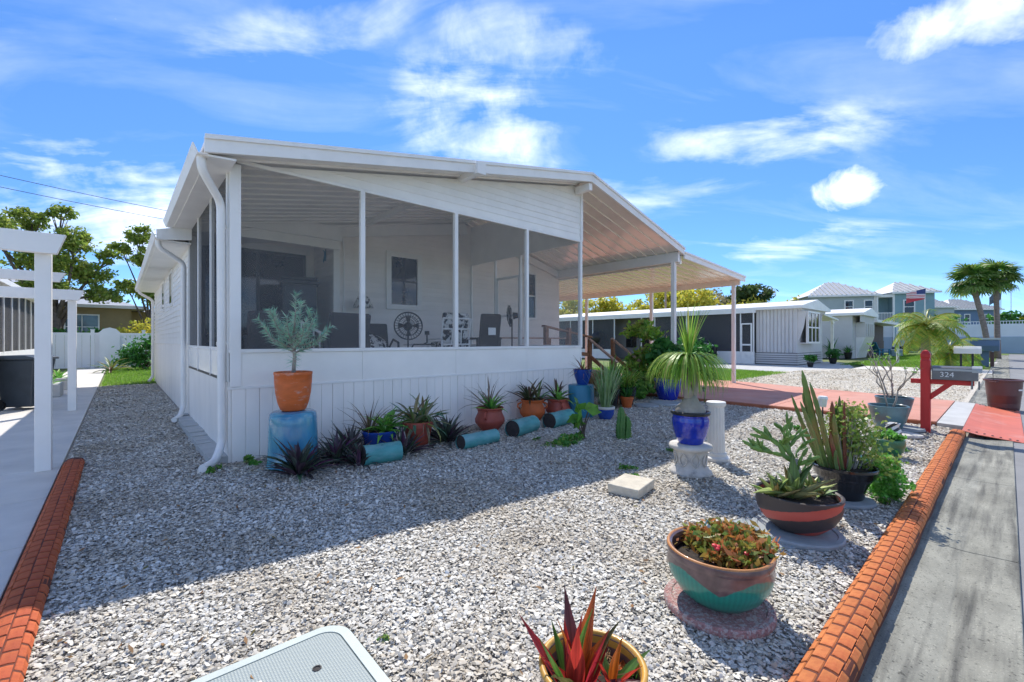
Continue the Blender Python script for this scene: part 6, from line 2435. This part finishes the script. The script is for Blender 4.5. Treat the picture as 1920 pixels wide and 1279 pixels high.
for (lab, x, y, sd) in (('stone-edged bed of small succulents beside the pale driveway', -1.35, 15.9, 151), ('second potted succulent group farther along the pale driveway', -1.3, 18.2, 152)):
    t = thing('potted_succulents', lab, 'potted plant', (x, y, .022))
    MB().box((-.28, -.4, 0), (.28, .4, .32)).build('trough', M['conc'], t, bevel=.02)
    rosette(t, [leaf_mesh('leaf', .36, .08, R(30), LF['brom_green'], 5, .3)], 16, (0, -.1, .3), (5, 80), (.6, 1.1), sd, .1)

# overhead lines
for k, (z0, z1) in enumerate(((14.6, 13.9), (13.7, 13.2))):
    m = MB()
    pts = []
    for i in range(17):
        s_ = i / 16
        pts.append((-22 + 50 * s_, 46 + 8 * s_, z0 + (z1 - z0) * s_ - 1.2 * math.sin(PI * s_)))
    m.tube(pts, .022, 5)
    tag(m.build('power_line', M['cord']), ('upper' if k == 0 else 'lower') + ' overhead cable crossing the sky behind the left trees', 'cable')

# ================================================================== right neighbour: grey mobile home
g1 = thing('grey_mobile_home', 'pale grey mobile home with bow window and long screened porch beyond the carport', 'house', (29.2, 8.1, 0))
GO = Vector((29.2, 8.1, 0))


def Gb(mb, name, mt, parent=None, **k):
    return local(mb, GO, name, mt, parent or g1, **k)


Gb(MB().box((29.3, 8.2, .1), (34.4, 10.3, 3.30)), 'wall', M['nb_grey'])
Gb(MB().box((30.3, 10.3, .1), (34.4, 28, 3.30)), 'wall', M['nb_grey'])
yy = 8.12
while yy < 10.3:
    m = MB()
    m.prism([(29.30, yy), (29.24, yy + .03), (29.24, yy + .16), (29.30, yy + .19)], 'z', .72, 3.28)
    Gb(m, 'wall_panel', M['nb_grey'])
    yy += .20
Gb(MB().box((29.22, 8.10, .70), (34.4, 8.18, 3.30)), 'front_wall', M['nb_grey'])
for k in range(5):
    z = .05 + k * .13
    Gb(MB().box((29.16, 8.04, z), (34.3, 8.08, z + .09)), 'skirting_slat', M['nb_grey'])
    Gb(MB().box((29.14, 8.09, z), (29.18, 10.3, z + .09)), 'skirting_slat', M['nb_grey'])
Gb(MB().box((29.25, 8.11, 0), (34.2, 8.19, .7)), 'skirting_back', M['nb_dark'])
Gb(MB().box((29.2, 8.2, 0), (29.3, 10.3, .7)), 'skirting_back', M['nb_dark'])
# roof: shallow gable
m = MB()
m.prism([(28.85, 3.28), (34.75, 3.28), (34.75, 3.44), (31.8, 3.92), (28.85, 3.44)], 'y', 7.7, 28.3)
Gb(m, 'roof', M['white'])
m = MB()
m.prism([(29.3, 3.14), (34.3, 3.14), (34.3, 3.30), (31.8, 3.66), (29.3, 3.30)], 'y', 7.9, 8.09)
Gb(m, 'gable_panel', M['nb_grey'])
# bow window with slanted side boards
bw = Gb(MB().box((29.9, 7.72, 1.35), (32.1, 7.76, 3.05)), 'bow_window', M['dark_glass'])
m = MB()
m.box((29.80, 7.68, 1.25), (29.92, 7.80, 3.15)).box((32.08, 7.68, 1.25), (32.20, 7.80, 3.15)).box((29.92, 7.682, 3.05), (32.08, 7.798, 3.15)).box((29.92, 7.682, 1.25), (32.08, 7.798, 1.36))
m.box((30.60, 7.69, 1.36), (30.68, 7.77, 3.05)).box((31.34, 7.69, 1.36), (31.42, 7.77, 3.05)).box((29.92, 7.695, 2.16), (32.08, 7.765, 2.24))
Gb(m, 'window_frame', M['white'], bw)
Gb(MB().box((29.8, 7.8, 1.25), (32.2, 8.1, 1.31)).box((29.8, 7.8, 3.09), (32.2, 8.1, 3.15)), 'bay_box', M['nb_grey'], bw)
for (xa, xb) in ((29.35, 29.8), (32.2, 32.7)):
    m = MB()
    m.prism([(8.1, 1.2), (8.1, 3.12), (7.66, 3.12), (7.80, 2.2)], 'x', xa if xa < 30 else xb - .06, xa + .06 if xa < 30 else xb)
    Gb(m, 'bay_wing', M['nb_grey'], bw)
# canopy on the far side
Gb(MB().prism([(34.5, 3.1), (38.2, 2.85), (38.2, 2.95), (34.5, 3.22)], 'y', 8.0, 12), 'side_canopy', M['white'])
cp = Gb(MB().box((37.2, 8.1, 0), (37.36, 8.26, 2.9)), 'canopy_post', M['white'])
Gb(MB().beam((37.28, 8.12, 2.55), (36.9, 8.12, 2.88), .06, .06).beam((37.28, 8.12, 2.55), (37.66, 8.12, 2.88), .06, .06), 'brace', M['white'], cp)
# screened porch along the side
Gb(MB().box((28.86, 10.2, 3.12), (29.0, 28.2, 3.28)), 'porch_fascia', M['white'])
Gb(MB().box((28.95, 10.3, 0), (29.05, 17.0, .75)), 'knee_wall', M['white'])
Gb(MB().box((28.95, 20.5, 0), (29.05, 28.0, .75)), 'knee_wall', M['white'])
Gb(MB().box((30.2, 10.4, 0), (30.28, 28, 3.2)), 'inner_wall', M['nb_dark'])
for yy in (10.35, 11.1, 14.6, 17.0, 18.1, 20.5, 22.6, 25, 27.5):
    Gb(MB().box((28.96, yy - .03, .0), (29.04, yy + .03, 3.14)), 'porch_post', M['white'])
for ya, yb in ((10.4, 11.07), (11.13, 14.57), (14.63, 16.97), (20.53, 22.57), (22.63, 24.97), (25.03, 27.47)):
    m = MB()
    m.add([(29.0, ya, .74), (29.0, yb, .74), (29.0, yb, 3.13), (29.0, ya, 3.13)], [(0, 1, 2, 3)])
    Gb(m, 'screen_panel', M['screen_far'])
dr = Gb(MB().box((28.93, 10.42, 0.0), (28.99, 10.50, 2.5)).box((28.93, 11.0, 0.0), (28.99, 11.08, 2.5)).box((28.932, 10.5, 2.42), (28.988, 11.0, 2.5)).box((28.932, 10.5, 1.12), (28.988, 11.0, 1.22)).box((28.932, 10.5, 0), (28.988, 11.0, .35)), 'screen_door', M['white'])
for (ya, yb) in ((18.1, 18.9), (19.3, 20.2)):
    Gb(MB().box((30.15, ya, .9), (30.19, yb, 2.6)), 'window', M['dark_glass'])
# things around it
t = thing('hooded_grill', 'black round hooded grill standing in the neighbour\'s open porch', 'grill', (29.4, 22.3, 0))
MB().lathe([(.08, .95), (.45, 1.15), (.62, 1.6), (.58, 1.95), (.35, 2.25), (.05, 2.35)], 18).build('hood', M['black'], t, smooth=True)
MB().tube([(-.3, 0, 0), (0, 0, 1.1)], .04, 6).tube([(.3, 0, 0), (0, 0, 1.1)], .04, 6).build('stand', M['black'], t)
t = thing('porch_lounger', 'dark patio chair half hidden behind the round green bush', 'chair', (28.2, 13.0, 0))
MB().tube([(0, -.9, .5), (0, -.5, 1.15), (0, .3, 1.3), (0, .9, 1.2)], .05, 8).build('frame', M['conc_pale'], t)
MB().box((-.3, -.8, .3), (.1, .8, 1.1)).build('seat', M['black'], t, bevel=.1)
bush('round_bush', 'round dark green bush against the grey screened porch', (27.4, 13.6, 0), [(0, 0, .75, 1.0, 1.1, .8)], 2600, .16, LF['deep'], seed=161, stems=6, clump=.2)
for (lab, x, y, s_, sd) in (('potted plant below the bow window of the grey mobile home', 27.9, 7.1, .55, 162), ('potted plant at the canopy end of the grey mobile home', 33.0, 7.2, .75, 163)):
    t = thing('potted_plant', lab, 'potted plant', (x, y, 0))
    pot(t, [(.2 * s_, 0), (.28 * s_, .3 * s_), (.3 * s_, .45 * s_)], M['black'], n=16)
    bush('', '', None, [(0, 0, .75 * s_, .5 * s_, .5 * s_, .4 * s_)], 260, .14, LF['deep'], seed=sd, stems=3, parent=t)

# second grey home
g2 = thing('grey_mobile_home', 'second pale grey mobile home with a boxed bay, farther along the street', 'house', (43.4, 8.2, 0))
G2 = Vector((43.4, 8.2, 0))
local(MB().box((43.4, 8.2, 0), (48.4, 24, 3.45)), G2, 'wall', M['nb_grey2'], g2)
m = MB()
m.prism([(43.0, 3.42), (48.8, 3.42), (48.8, 3.6), (46, 4.1), (43.0, 3.62)], 'y', 7.4, 24.5)
local(m, G2, 'roof', M['white'], g2)
m = MB()
m.prism([(43.3, 2.9), (48.4, 2.9), (48.4, 3.45), (46, 3.8), (43.3, 3.45)], 'y', 7.62, 7.7)
local(m, G2, 'gable_panel', M['nb_grey2'], g2)
bay = local(MB().box((44.6, 7.6, 1.7), (48.2, 8.19, 2.9)), G2, 'bay', M['nb_grey'], g2)
for xa in (44.9, 45.8, 46.7, 47.5):
    local(MB().box((xa, 7.56, 1.8), (xa + .55, 7.59, 2.8)), G2, 'window', M['nb_grey2'], bay)
m = MB()
m.prism([(7.6, 1.7), (8.19, 1.7), (8.19, .0), (8.15, .0), (8.0, .6), (7.75, 1.2)], 'x', 44.6, 48.2)
local(m, G2, 'curved_panel', M['white'], g2)
for z in np.arange(.2, 1.2, .25):
    local(MB().box((43.36, 8.19, z), (43.39, 20, z + .2)), G2, 'skirting_board', M['nb_grey2'], g2)
for (lab, x, y, h_, sd) in (('bare-stemmed potted plant against the second grey home', 42.6, 9.4, 1.5, 171), ('dark post-like planter against the second grey home', 43.0, 8.4, .9, 172)):
    t = thing('potted_plant', lab, 'potted plant', (x, y, 0))
    pot(t, [(.18, 0), (.26, .35), (.28, .5)], M['black'], n=14)
    V, F = blades(24, (h_ * .5, h_), .09, (0, 30), (10, 70), sd, .1)
    np_obj('foliage', V + np.array([0, 0, .4]), F, LF['deep'], t)

# brown shed and yard things
sh = thing('garden_shed', 'brown board shed with a pale flat roof behind the lawn', 'shed', (55, 8, 0))
S2 = Vector((55, 8, 0))
local(MB().box((50.5, 9.0, 0), (62, 14, 3.0)), S2, 'wall', M['shed'], sh)
local(MB().box((49.5, 7.6, 3.05), (63, 14.5, 3.3)), S2, 'roof', M['white'], sh)
w = local(MB().box((52.0, 8.95, 1.5), (54.6, 8.99, 2.7)), S2, 'window', M['dark_glass'], sh)
local(MB().box((51.9, 8.90, 2.35), (54.7, 8.96, 2.42)).box((51.9, 8.90, 2.0), (54.7, 8.96, 2.06)), S2, 'louvre_bar', M['trim'], w)
for i in range(20):
    local(MB().box((50.6 + i * .57, 8.955, .0), (50.6 + i * .57 + .53, 8.985, 1.45)), S2, 'board', M['shed'], sh)
t = thing('garden_chair', 'teal slatted garden chair in front of the brown shed', 'chair', (51.6, 7.6, 0), R(40))
MB().box((-.4, -.4, .35), (.4, .4, .45)).build('seat', M['turq2'], t)
m = MB()
m.beam((0, .35, .4), (0, .7, 1.3), .75, .06, up=(0, 1, 0))
m.build('backrest', M['turq2'], t)
for sx_ in (-1, 1):
    MB().box((sx_ * .42 - .05, -.4, 0), (sx_ * .42 + .05, -.3, .65)).build('leg', M['turq2'], t)
    MB().box((sx_ * .42 - .05, .4, 0), (sx_ * .42 + .05, .5, .65)).build('leg', M['turq2'], t)
    MB().box((sx_ * .42 - .08, -.45, .65), (sx_ * .42 + .08, .5, .70)).build('armrest', M['turq2'], t)
t = thing('storage_tub', 'pale blue storage tub between the shed and the yellowing palm', 'tub', (54.0, 6.9, 0), R(10))
MB().prism([(-.7, 0), (.7, 0), (.8, .55), (-.8, .55)], 'y', -.4, .4).build('tub_body', mat('pale_blue_plastic', (.30, .42, .52), .5), t, bevel=.03)
MB().box((-.84, -.44, .56), (.84, .44, .64)).build('lid', M['trim'], t, bevel=.02)
t = thing('white_post', 'white marker post with a short arm on the lawn', 'post', (36.5, 4.6, 0), R(20))
MB().box((-.06, -.06, 0), (.06, .06, 1.55)).build('post', M['white'], t, bevel=.008)
MB().box((.06, -.04, 1.25), (.75, .04, 1.35)).build('arm', M['white'], t)
# parked dark car half hidden behind the palm
car = thing('parked_car', 'dark blue parked car half hidden behind the yellowing palm', 'car', (60, 5.8, 0), R(90))
m = MB()
m.prism([(-2.1, .35), (2.1, .35), (2.15, .75), (1.3, .88), (.7, 1.38), (-1.1, 1.40), (-1.9, .95), (-2.15, .8)], 'y', -.85, .85)
m.build('body', mat('dark_blue_paint', (.03, .04, .10), .25, coat=.5), car, bevel=.06)
MB().prism([(.62, 1.34), (1.15, .92), (-1.5, .95), (-1.0, 1.36)], 'y', -.87, .87).build('side_windows', M['dark_glass'], car)
for sx_ in (-1.3, 1.3):
    for sy__ in (-.80, .80):
        MB().tube([(sx_, sy__ - .09, .32), (sx_, sy__ + .09, .32)], .32, 18).build('wheel', M['black'], car)

# ================================================================== townhouses
def townhouse(lab, loc, rz, secs, wallmt, eave, peak, name='townhouse'):
    """row of hip-roofed blocks along local x, facing -y"""
    t = thing(name, lab, 'house', loc, rz)
    for (x0, x1, y0, dep, mt, wins, ev, pk) in secs:
        b = MB().box((x0, y0, 0), (x1, y0 + dep, ev)).build('wall', mt, t)
        m = MB()
        o_ = .5
        xm0, xm1 = x0 + min(dep, x1 - x0) * .42, x1 - min(dep, x1 - x0) * .42
        ym = y0 + dep / 2
        if xm1 < xm0:
            xm0 = xm1 = (x0 + x1) / 2
        a = [(x0 - o_, y0 - o_, ev), (x1 + o_, y0 - o_, ev), (x1 + o_, y0 + dep + o_, ev), (x0 - o_, y0 + dep + o_, ev), (xm0, ym, pk), (xm1 + .01, ym, pk)]
        m.add(a, [(0, 1, 5, 4), (1, 2, 5), (2, 3, 4, 5), (3, 0, 4), (3, 2, 1, 0)])
        rf = m.build('roof', M['metal_roof'], t)
        m = MB()
        n = int((x1 - x0 + 2 * o_) / .55)
        slope = (pk - ev) / (ym - y0 + o_)
        for i in range(1, n):
            xs = x0 - o_ + (x1 - x0 + 2 * o_) * i / n
            if xs < xm0:
                f = (xs - (x0 - o_)) / (xm0 - x0 + o_)
            elif xs > xm1:
                f = ((x1 + o_) - xs) / (x1 + o_ - xm1)
            else:
                f = 1
            yt = y0 - o_ + (ym - y0 + o_) * f
            m.beam((xs, y0 - o_, ev + .06), (xs, yt, ev + (pk - ev) * f + .06), .10, .14)
        m.build('roof_seams', M['conc'], rf)
        MB().box((x0 - o_, y0 - o_ - .04, ev - .22), (x1 + o_, y0 - o_ + .02, ev + .02)).build('fascia', M['trim'], t)
        for (wx, wz, ww, wh, yoff) in wins:
            w = MB().box((wx, y0 - .04, wz), (wx + ww, y0 - .01, wz + wh)).build('window', M['dark_glass'], t)
            MB().box((wx - .14, y0 - .08, wz - .14), (wx, y0, wz + wh + .14)).box((wx + ww, y0 - .08, wz - .14), (wx + ww + .14, y0, wz + wh + .14)).box((wx, y0 - .078, wz + wh), (wx + ww, y0, wz + wh + .14)).box((wx, y0 - .078, wz - .14), (wx + ww, y0, wz)).box((wx, y0 - .07, wz + wh / 2 - .04), (wx + ww, y0 - .041, wz + wh / 2 + .04)).build('window_frame', M['trim'], w)
    return t


ang = math.atan2(-6.2, 3.9)
t = townhouse('two-storey grey-blue townhouse with pale hip roof and balcony', (70.2, 17.8, 0), ang,
              [(0, 7.4, 0, 8, M['greyblue'], [(4.0, 5.2, .8, 1.5, 0), (6.2, 5.2, .8, 1.5, 0), (1.0, 1.5, 1.0, 1.5, 0)], 7.5, 9.7), (9.4, 13.6, -.2, 8, M['teal_wall'], [(10.4, 5.0, 1.0, 1.6, 0)], 7.7, 9.4)], None, 0, 0)
MB().box((7.4, 1.5, 0), (9.4, 8, 7.4)).build('balcony_wall', M['teal_wall'], t)
MB().box((7.4, -.2, 3.9), (9.4, 1.5, 4.1)).box((7.4, -.2, 7.1), (9.4, 1.5, 7.45)).build('balcony_slab', M['trim'], t)
m = MB()
for i in range(12):
    m.box((7.45 + i * .165, -.15, 4.1), (7.50 + i * .165, -.1, 5.0))
m.box((7.4, -.17, 5.0), (9.4, -.08, 5.1)).box((7.4, -.2, 0), (7.6, 0, 7.1)).box((9.2, -.2, 0), (9.4, 0, 7.1))
m.build('balcony_railing', M['trim'], t)
MB().box((.0, -.03, 4.1), (7.4, -.005, 4.35)).box((7.2, -.06, 0), (7.395, -.032, 7.3)).build('trim_band', M['trim'], t)
ang2 = math.atan2(-9.55, 10.7)
townhouse('slate-blue townhouse with pale metal roof behind the tall double palm', (116.3, 10.2, 0), ang2,
          [(0, 5, 0, 9, M['greyblue'], [], 8.0, 10.6), (5, 14.3, .6, 8, M['blue_house'], [(5.7, 5.0, .9, 1.5, 0), (7.6, 5.0, .9, 1.5, 0), (11.5, 5.0, .9, 1.5, 0)], 7.6, 9.8)], None, 0, 0)

# ================================================================== white wall at the end of the street
wa = thing('boundary_wall', 'blue-grey retaining wall topped by a white fence at the end of the street', 'wall', (75, 0, 0))
WO = Vector((75, 0, 0))
yy = -26.0
while yy < 14:
    local(MB().box((75, yy + .02, -.1), (75.4, yy + 3.98, 1.9)), WO, 'wall_panel', M['retain'], wa)
    local(MB().box((75.1, yy + .08, 1.9), (75.2, yy + 3.92, 3.35)), WO, 'fence_panel', M['fence'], wa)
    local(MB().box((75.05, yy - .08, 1.9), (75.25, yy + .08, 3.8)), WO, 'fence_post', M['fence'], wa)
    m = MB()
    m.box((75.12, yy + .08, 3.62), (75.18, yy + 3.92, 3.70))
    for k in range(16):
        m.box((75.13, yy + .2 + k * .235, 3.35), (75.17, yy + .26 + k * .235, 3.62))
    local(m, WO, 'lattice_top', M['fence'], wa)
    yy += 4

# ================================================================== palms
def fan_frond(L, mt, n=22, spread=250):
    m = MB()
    vs, fs = [], []
    m.tube([(0, 0, 0), (L * .28, 0, L * .06), (L * .50, 0, L * .04)], [.025, .02, .015], 5)
    c = Vector((L * .5, 0, L * .04))
    for i in range(n):
        a = R(-spread / 2 + spread * (i + .5) / n)
        l = L * .55 * (1 - .25 * abs(a) / R(spread / 2))
        d = Vector((math.cos(a), math.sin(a), 0))
        s = Vector((-math.sin(a), math.cos(a), 0)) * .045 * L
        p1 = c + d * l * .55 + Vector((0, 0, .03 * (-1) ** i * L))
        p2 = c + d * l + Vector((0, 0, -.18 * L * random.uniform(.5, 1.3)))
        m.add([c - s * .2, c + s * .2, p1 + s, p2, p1 - s], [(0, 1, 2, 4), (4, 2, 3)])
    return m.mesh('frond', mt)


def pinnate_frond(L, mt, n=30, bend=95):
    m = MB()
    pts = []
    x = z = 0
    for i in range(9):
        s_ = i / 8
        a = R(20 + bend * s_)
        if i:
            x += math.sin(a) * L / 8
            z += math.cos(a) * L / 8
        pts.append(Vector((x, 0, z)))
    m.tube(pts, [.03 * (1 - i / 9) for i in range(9)], 5)
    for i in range(n):
        s_ = .15 + .85 * i / n
        k = min(7, int(s_ * 8))
        p = pts[k].lerp(pts[k + 1], s_ * 8 - k)
        l = L * .34 * math.sin(PI * min(1, s_ * .9 + .1)) ** .5
        for sg in (-1, 1):
            d = Vector((.55, sg * .8, -.35 - random.uniform(0, .3))).normalized()
            w = Vector((.010 * L, 0, 0))
            m.add([p - w, p + w, p + d * l * .6 + w * .8, p + d * l, p + d * l * .6 - w * .8], [(0, 1, 2, 4), (4, 2, 3)])
    return m.mesh('frond', mt)


def palm(lab, loc, h_, r_, fr, n, lean, sc, seed, tilt=(-55, 60), group=None, cat='palm tree', bark=None):
    t = thing('palm_tree', lab, cat, loc, 0, group)
    m = MB()
    pts = [(lean[0] * s_ ** 1.5, lean[1] * s_ ** 1.5, h_ * s_) for s_ in (0, .2, .4, .6, .8, .95, 1.0)]
    m.tube([(0, 0, -.1)] + pts[1:], [r_ * 1.2, r_, r_ * .95, r_ * .92, r_ * .95, r_ * 1.15, r_ * .7], 10)
    m.build('trunk', bark or M['palm_bark'], t, smooth=True)
    r = random.Random(seed)
    for i in range(n):
        f = (i + .5) / n
        az_ = i * 2.39996 + r.uniform(-.2, .2)
        place('frond', fr[i % len(fr)], t, (lean[0], lean[1], h_ - .1 + .25 * (1 - f)), (0, R(tilt[0] + (tilt[1] - tilt[0]) * f + r.uniform(-10, 10)), az_), sc * r.uniform(.85, 1.1))
    return t


FF = [fan_frond(1.0, LF['palm']) for _ in range(3)]
palm('tall cabbage palm leaning left, front of the close pair', (51.3, 1.0, 0), 6.1, .19, FF, 32, (-.55, .95), 1.75, 5, tilt=(-60, 45))
palm('tall cabbage palm standing upright, rear of the close pair', (52.6, .55, 0), 6.4, .18, FF, 32, (-.2, .1), 1.75, 6, tilt=(-60, 45))
PFR = [pinnate_frond(1.0, LF['palm_y']) for _ in range(3)]
palm('short palm with yellowing lower fronds behind the red post', (30.3, 2.75, 0), 2.05, .20, PFR, 30, (0, 0), 1.75, 7, tilt=(-10, 75))
palm('low young palm right of the yellowing palm', (33.4, 2.1, 0), .8, .16, PFR, 20, (0, 0), 1.5, 8, tilt=(-15, 70))
palm('bushy palm behind the yellowing palm, in front of the townhouses', (46, 4.0, 0), 2.6, .18, PFR, 24, (0, 0), 2.0, 9, tilt=(-5, 80))
palm('small palm near the flag at the end of the street', (80, -.6, 1.0), 2.0, .2, PFR, 22, (0, 0), 2.4, 10, tilt=(-5, 80))
bush('hedge', 'low dark shrubs behind the white fence top', (77.5, 3, 1.5), [(0, 3, 2.2, 1.2, 2.5, .7), (0, -3.4, 2.4, 1.2, 1.8, .9), (1, 7, 2.0, 1, 2, .6)], 1800, .3, LF['deep'], seed=181, stems=3, stem_r=.05)
bush('hedge', 'ochre shrub behind the white fence at the right edge', (78, -2.6, 1.5), [(0, 0, 2.3, 1, 1.3, .8)], 700, .3, LF['yellowtree'], seed=182, stems=3, stem_r=.05)

# flags
def flagmat():
    m, N, L, B = nodes_of('stars_and_stripes')
    tc = N.new('ShaderNodeTexCoord')
    sp = N.new('ShaderNodeSeparateXYZ')
    L.new(tc.outputs['Object'], sp.inputs[0])

    def mm(op, a, b):
        n = N.new('ShaderNodeMath')
        n.operation = op
        for i, v in enumerate((a, b)):
            if isinstance(v, (int, float)):
                n.inputs[i].default_value = v
            else:
                L.new(v, n.inputs[i])
        return n.outputs[0]
    st_ = mm('MODULO', mm('FLOOR', mm('MULTIPLY', sp.outputs[2], 13), 0), 2)
    mx = N.new('ShaderNodeMix')
    mx.data_type = 'RGBA'
    L.new(st_, mx.inputs[0])
    mx.inputs[6].default_value = (.55, .03, .05, 1)
    mx.inputs[7].default_value = (.8, .8, .8, 1)
    can = mm('MULTIPLY', mm('LESS_THAN', sp.outputs[0], .72), mm('GREATER_THAN', sp.outputs[2], 6 / 13))
    mx2 = N.new('ShaderNodeMix')
    mx2.data_type = 'RGBA'
    L.new(can, mx2.inputs[0])
    L.new(mx.outputs[2], mx2.inputs[6])
    mx2.inputs[7].default_value = (.03, .05, .18, 1)
    L.new(mx2.outputs[2], B.inputs['Base Color'])
    return m


def flag(lab, loc, rz, mt, pole_h, sc, tilt=0.0):
    t = thing('flag', lab, 'flag', loc, rz)
    MB().tube([(0, 0, 0), (0, 0, pole_h)], .05, 6).build('pole', M['trim'], t)
    m = MB()
    vs, fs = [], []
    for i in range(10):
        for j in range(5):
            u, v = i / 9 * 1.8, j / 4
            vs.append((u, .12 * math.sin(u * 4 + v), v - tilt * u))
    for i in range(9):
        for j in range(4):
            a = i * 5 + j
            fs.append((a, a + 5, a + 6, a + 1))
    m.add(vs, fs)
    o = m.build('cloth', mt, t, loc=(0, 0, pole_h - sc), smooth=True)
    o.scale = (sc, sc, sc)
    return t


FM = flagmat()
flag('striped national flag flying in front of the townhouse', (66.5, 6.1, 0), R(135), FM, 7.2, 1.15, .25)
flag('dark flag on a tall pole at the far right', (98, -.3, 0), R(150), mat('navy_flag', (.04, .05, .10), .8, .5, 3), 12.3, 1.9, .5)
flag('smaller dark flag lower at the far right', (97, .7, 0), R(150), mat('grey_flag', (.10, .12, .16), .8, .5, 3), 9.0, 1.4, .5)

# other mailboxes along the street
t = thing('mailbox', 'white mailbox on two thin posts beside the lawn', 'mailbox', (31.2, 1.35, 0))
m = MB()
m.prism([(-.2, .78), (.2, .78), (.2, 1.02), (.1, 1.14), (-.1, 1.14), (-.2, 1.02)], 'y', -.5, .45)
m.build('box', M['white'], t, bevel=.02)
for yy in (-.2, .2):
    MB().box((-.04, yy - .04, 0), (.04, yy + .04, .78)).build('post', M['black'], t)
t = thing('mailbox', 'slate blue mailbox post with a broad top near the double palm', 'mailbox', (35.6, .85, 0))
MB().box((-.16, -.16, 0), (.16, .16, .95)).build('post', M['blue_house'], t, bevel=.01)
MB().prism([(-.62, 1.15), (-.45, .85), (.45, .85), (.62, 1.15), (.62, 1.45), (-.62, 1.45)], 'y', -.55, .55).build('box', M['blue_house'], t, bevel=.03)
MB().box((-.66, -.58, 1.455), (.66, .58, 1.56)).build('lid', M['greyblue'], t, bevel=.02)
MB().box((-.1, -.35, .0), (.1, -.2, .8)).build('newspaper_tube', M['brown_bin'], t)

# ================================================================== trees behind the carport and the grey home
TREES = [(48, 58, 8.6, 'yellowtree'), (54, 52, 9.0, 'yellowtree'), (52, 44, 8.4, 'yellowtree'), (57, 42, 9.4, 'yellowtree'), (58, 36, 8.8, 'yellowtree'), (62, 34, 9.6, 'yellowtree'), (60, 28.5, 9.0, 'yellowtree'), (66, 29, 9.6, 'bare'),
         (62, 24.5, 8.0, 'yellowtree'), (70, 27, 9.6, 'bare'), (64, 21.5, 7.6, 'yellowtree'), (46, 66, 9, 'yellowtree'), (40, 70, 8.5, 'yellowtree')]
LABT = ['yellow-green tree showing at the inner end of the carport', 'yellow-green tree second from the carport\'s inner end', 'yellow-green tree between the porch corner and the thin rear post', 'broad yellow-green tree just left of the middle carport post',
        'yellow-green tree seen just right of the middle carport post', 'tall yellow-green tree behind the ponytail palm', 'yellow-green tree left of the outer carport post', 'thin grey-leaved tree right of the outer carport post',
        'low yellow-green tree above the grey home\'s roof', 'sparse grey-leaved tree above the grey home\'s roof', 'low yellow-green tree beside the dark tree', 'far yellow-green tree glimpsed through the porch', 'farthest yellow-green tree glimpsed through the porch']
for k, ((x, y, h_, lf), lb) in enumerate(zip(TREES, LABT)):
    r = random.Random(200 + k)
    cl_ = [(r.uniform(-2.6, 2.6), r.uniform(-2.6, 2.6), h_ * r.uniform(.42, .86), r.uniform(1.2, 2.0), r.uniform(1.2, 2.0), r.uniform(.9, 1.5)) for _ in range(9)]
    tree('background_tree', lb, (x, y, 0), h_ * .45, .22, cl_, 3400 if lf != 'bare' else 1500, .30, LF[lf], seed=200 + k, group='trees behind the carport', clump=.26)
tree('dark_tree', 'dark round-topped tree left of the grey-blue townhouse', (66, 24.3, 0), 4.5, .25, [(-.9, 0, 8.2, 1.7, 1.7, 1.1), (1.2, -.8, 8.0, 1.6, 1.6, 1.0), (0, .6, 6.6, 2.0, 2.0, 1.2), (1.4, -.6, 5.4, 1.8, 1.8, 1.2)], 3600, .34, LF['pine'], seed=230, clump=.22)
t = thing('utility_pole', 'slim grey utility pole rising behind the trees under the carport', 'pole', (52, 29, 0))
MB().tube([(0, 0, 0), (0, 0, 9)], [.16, .12], 8).build('pole', M['wood_grey'], t)
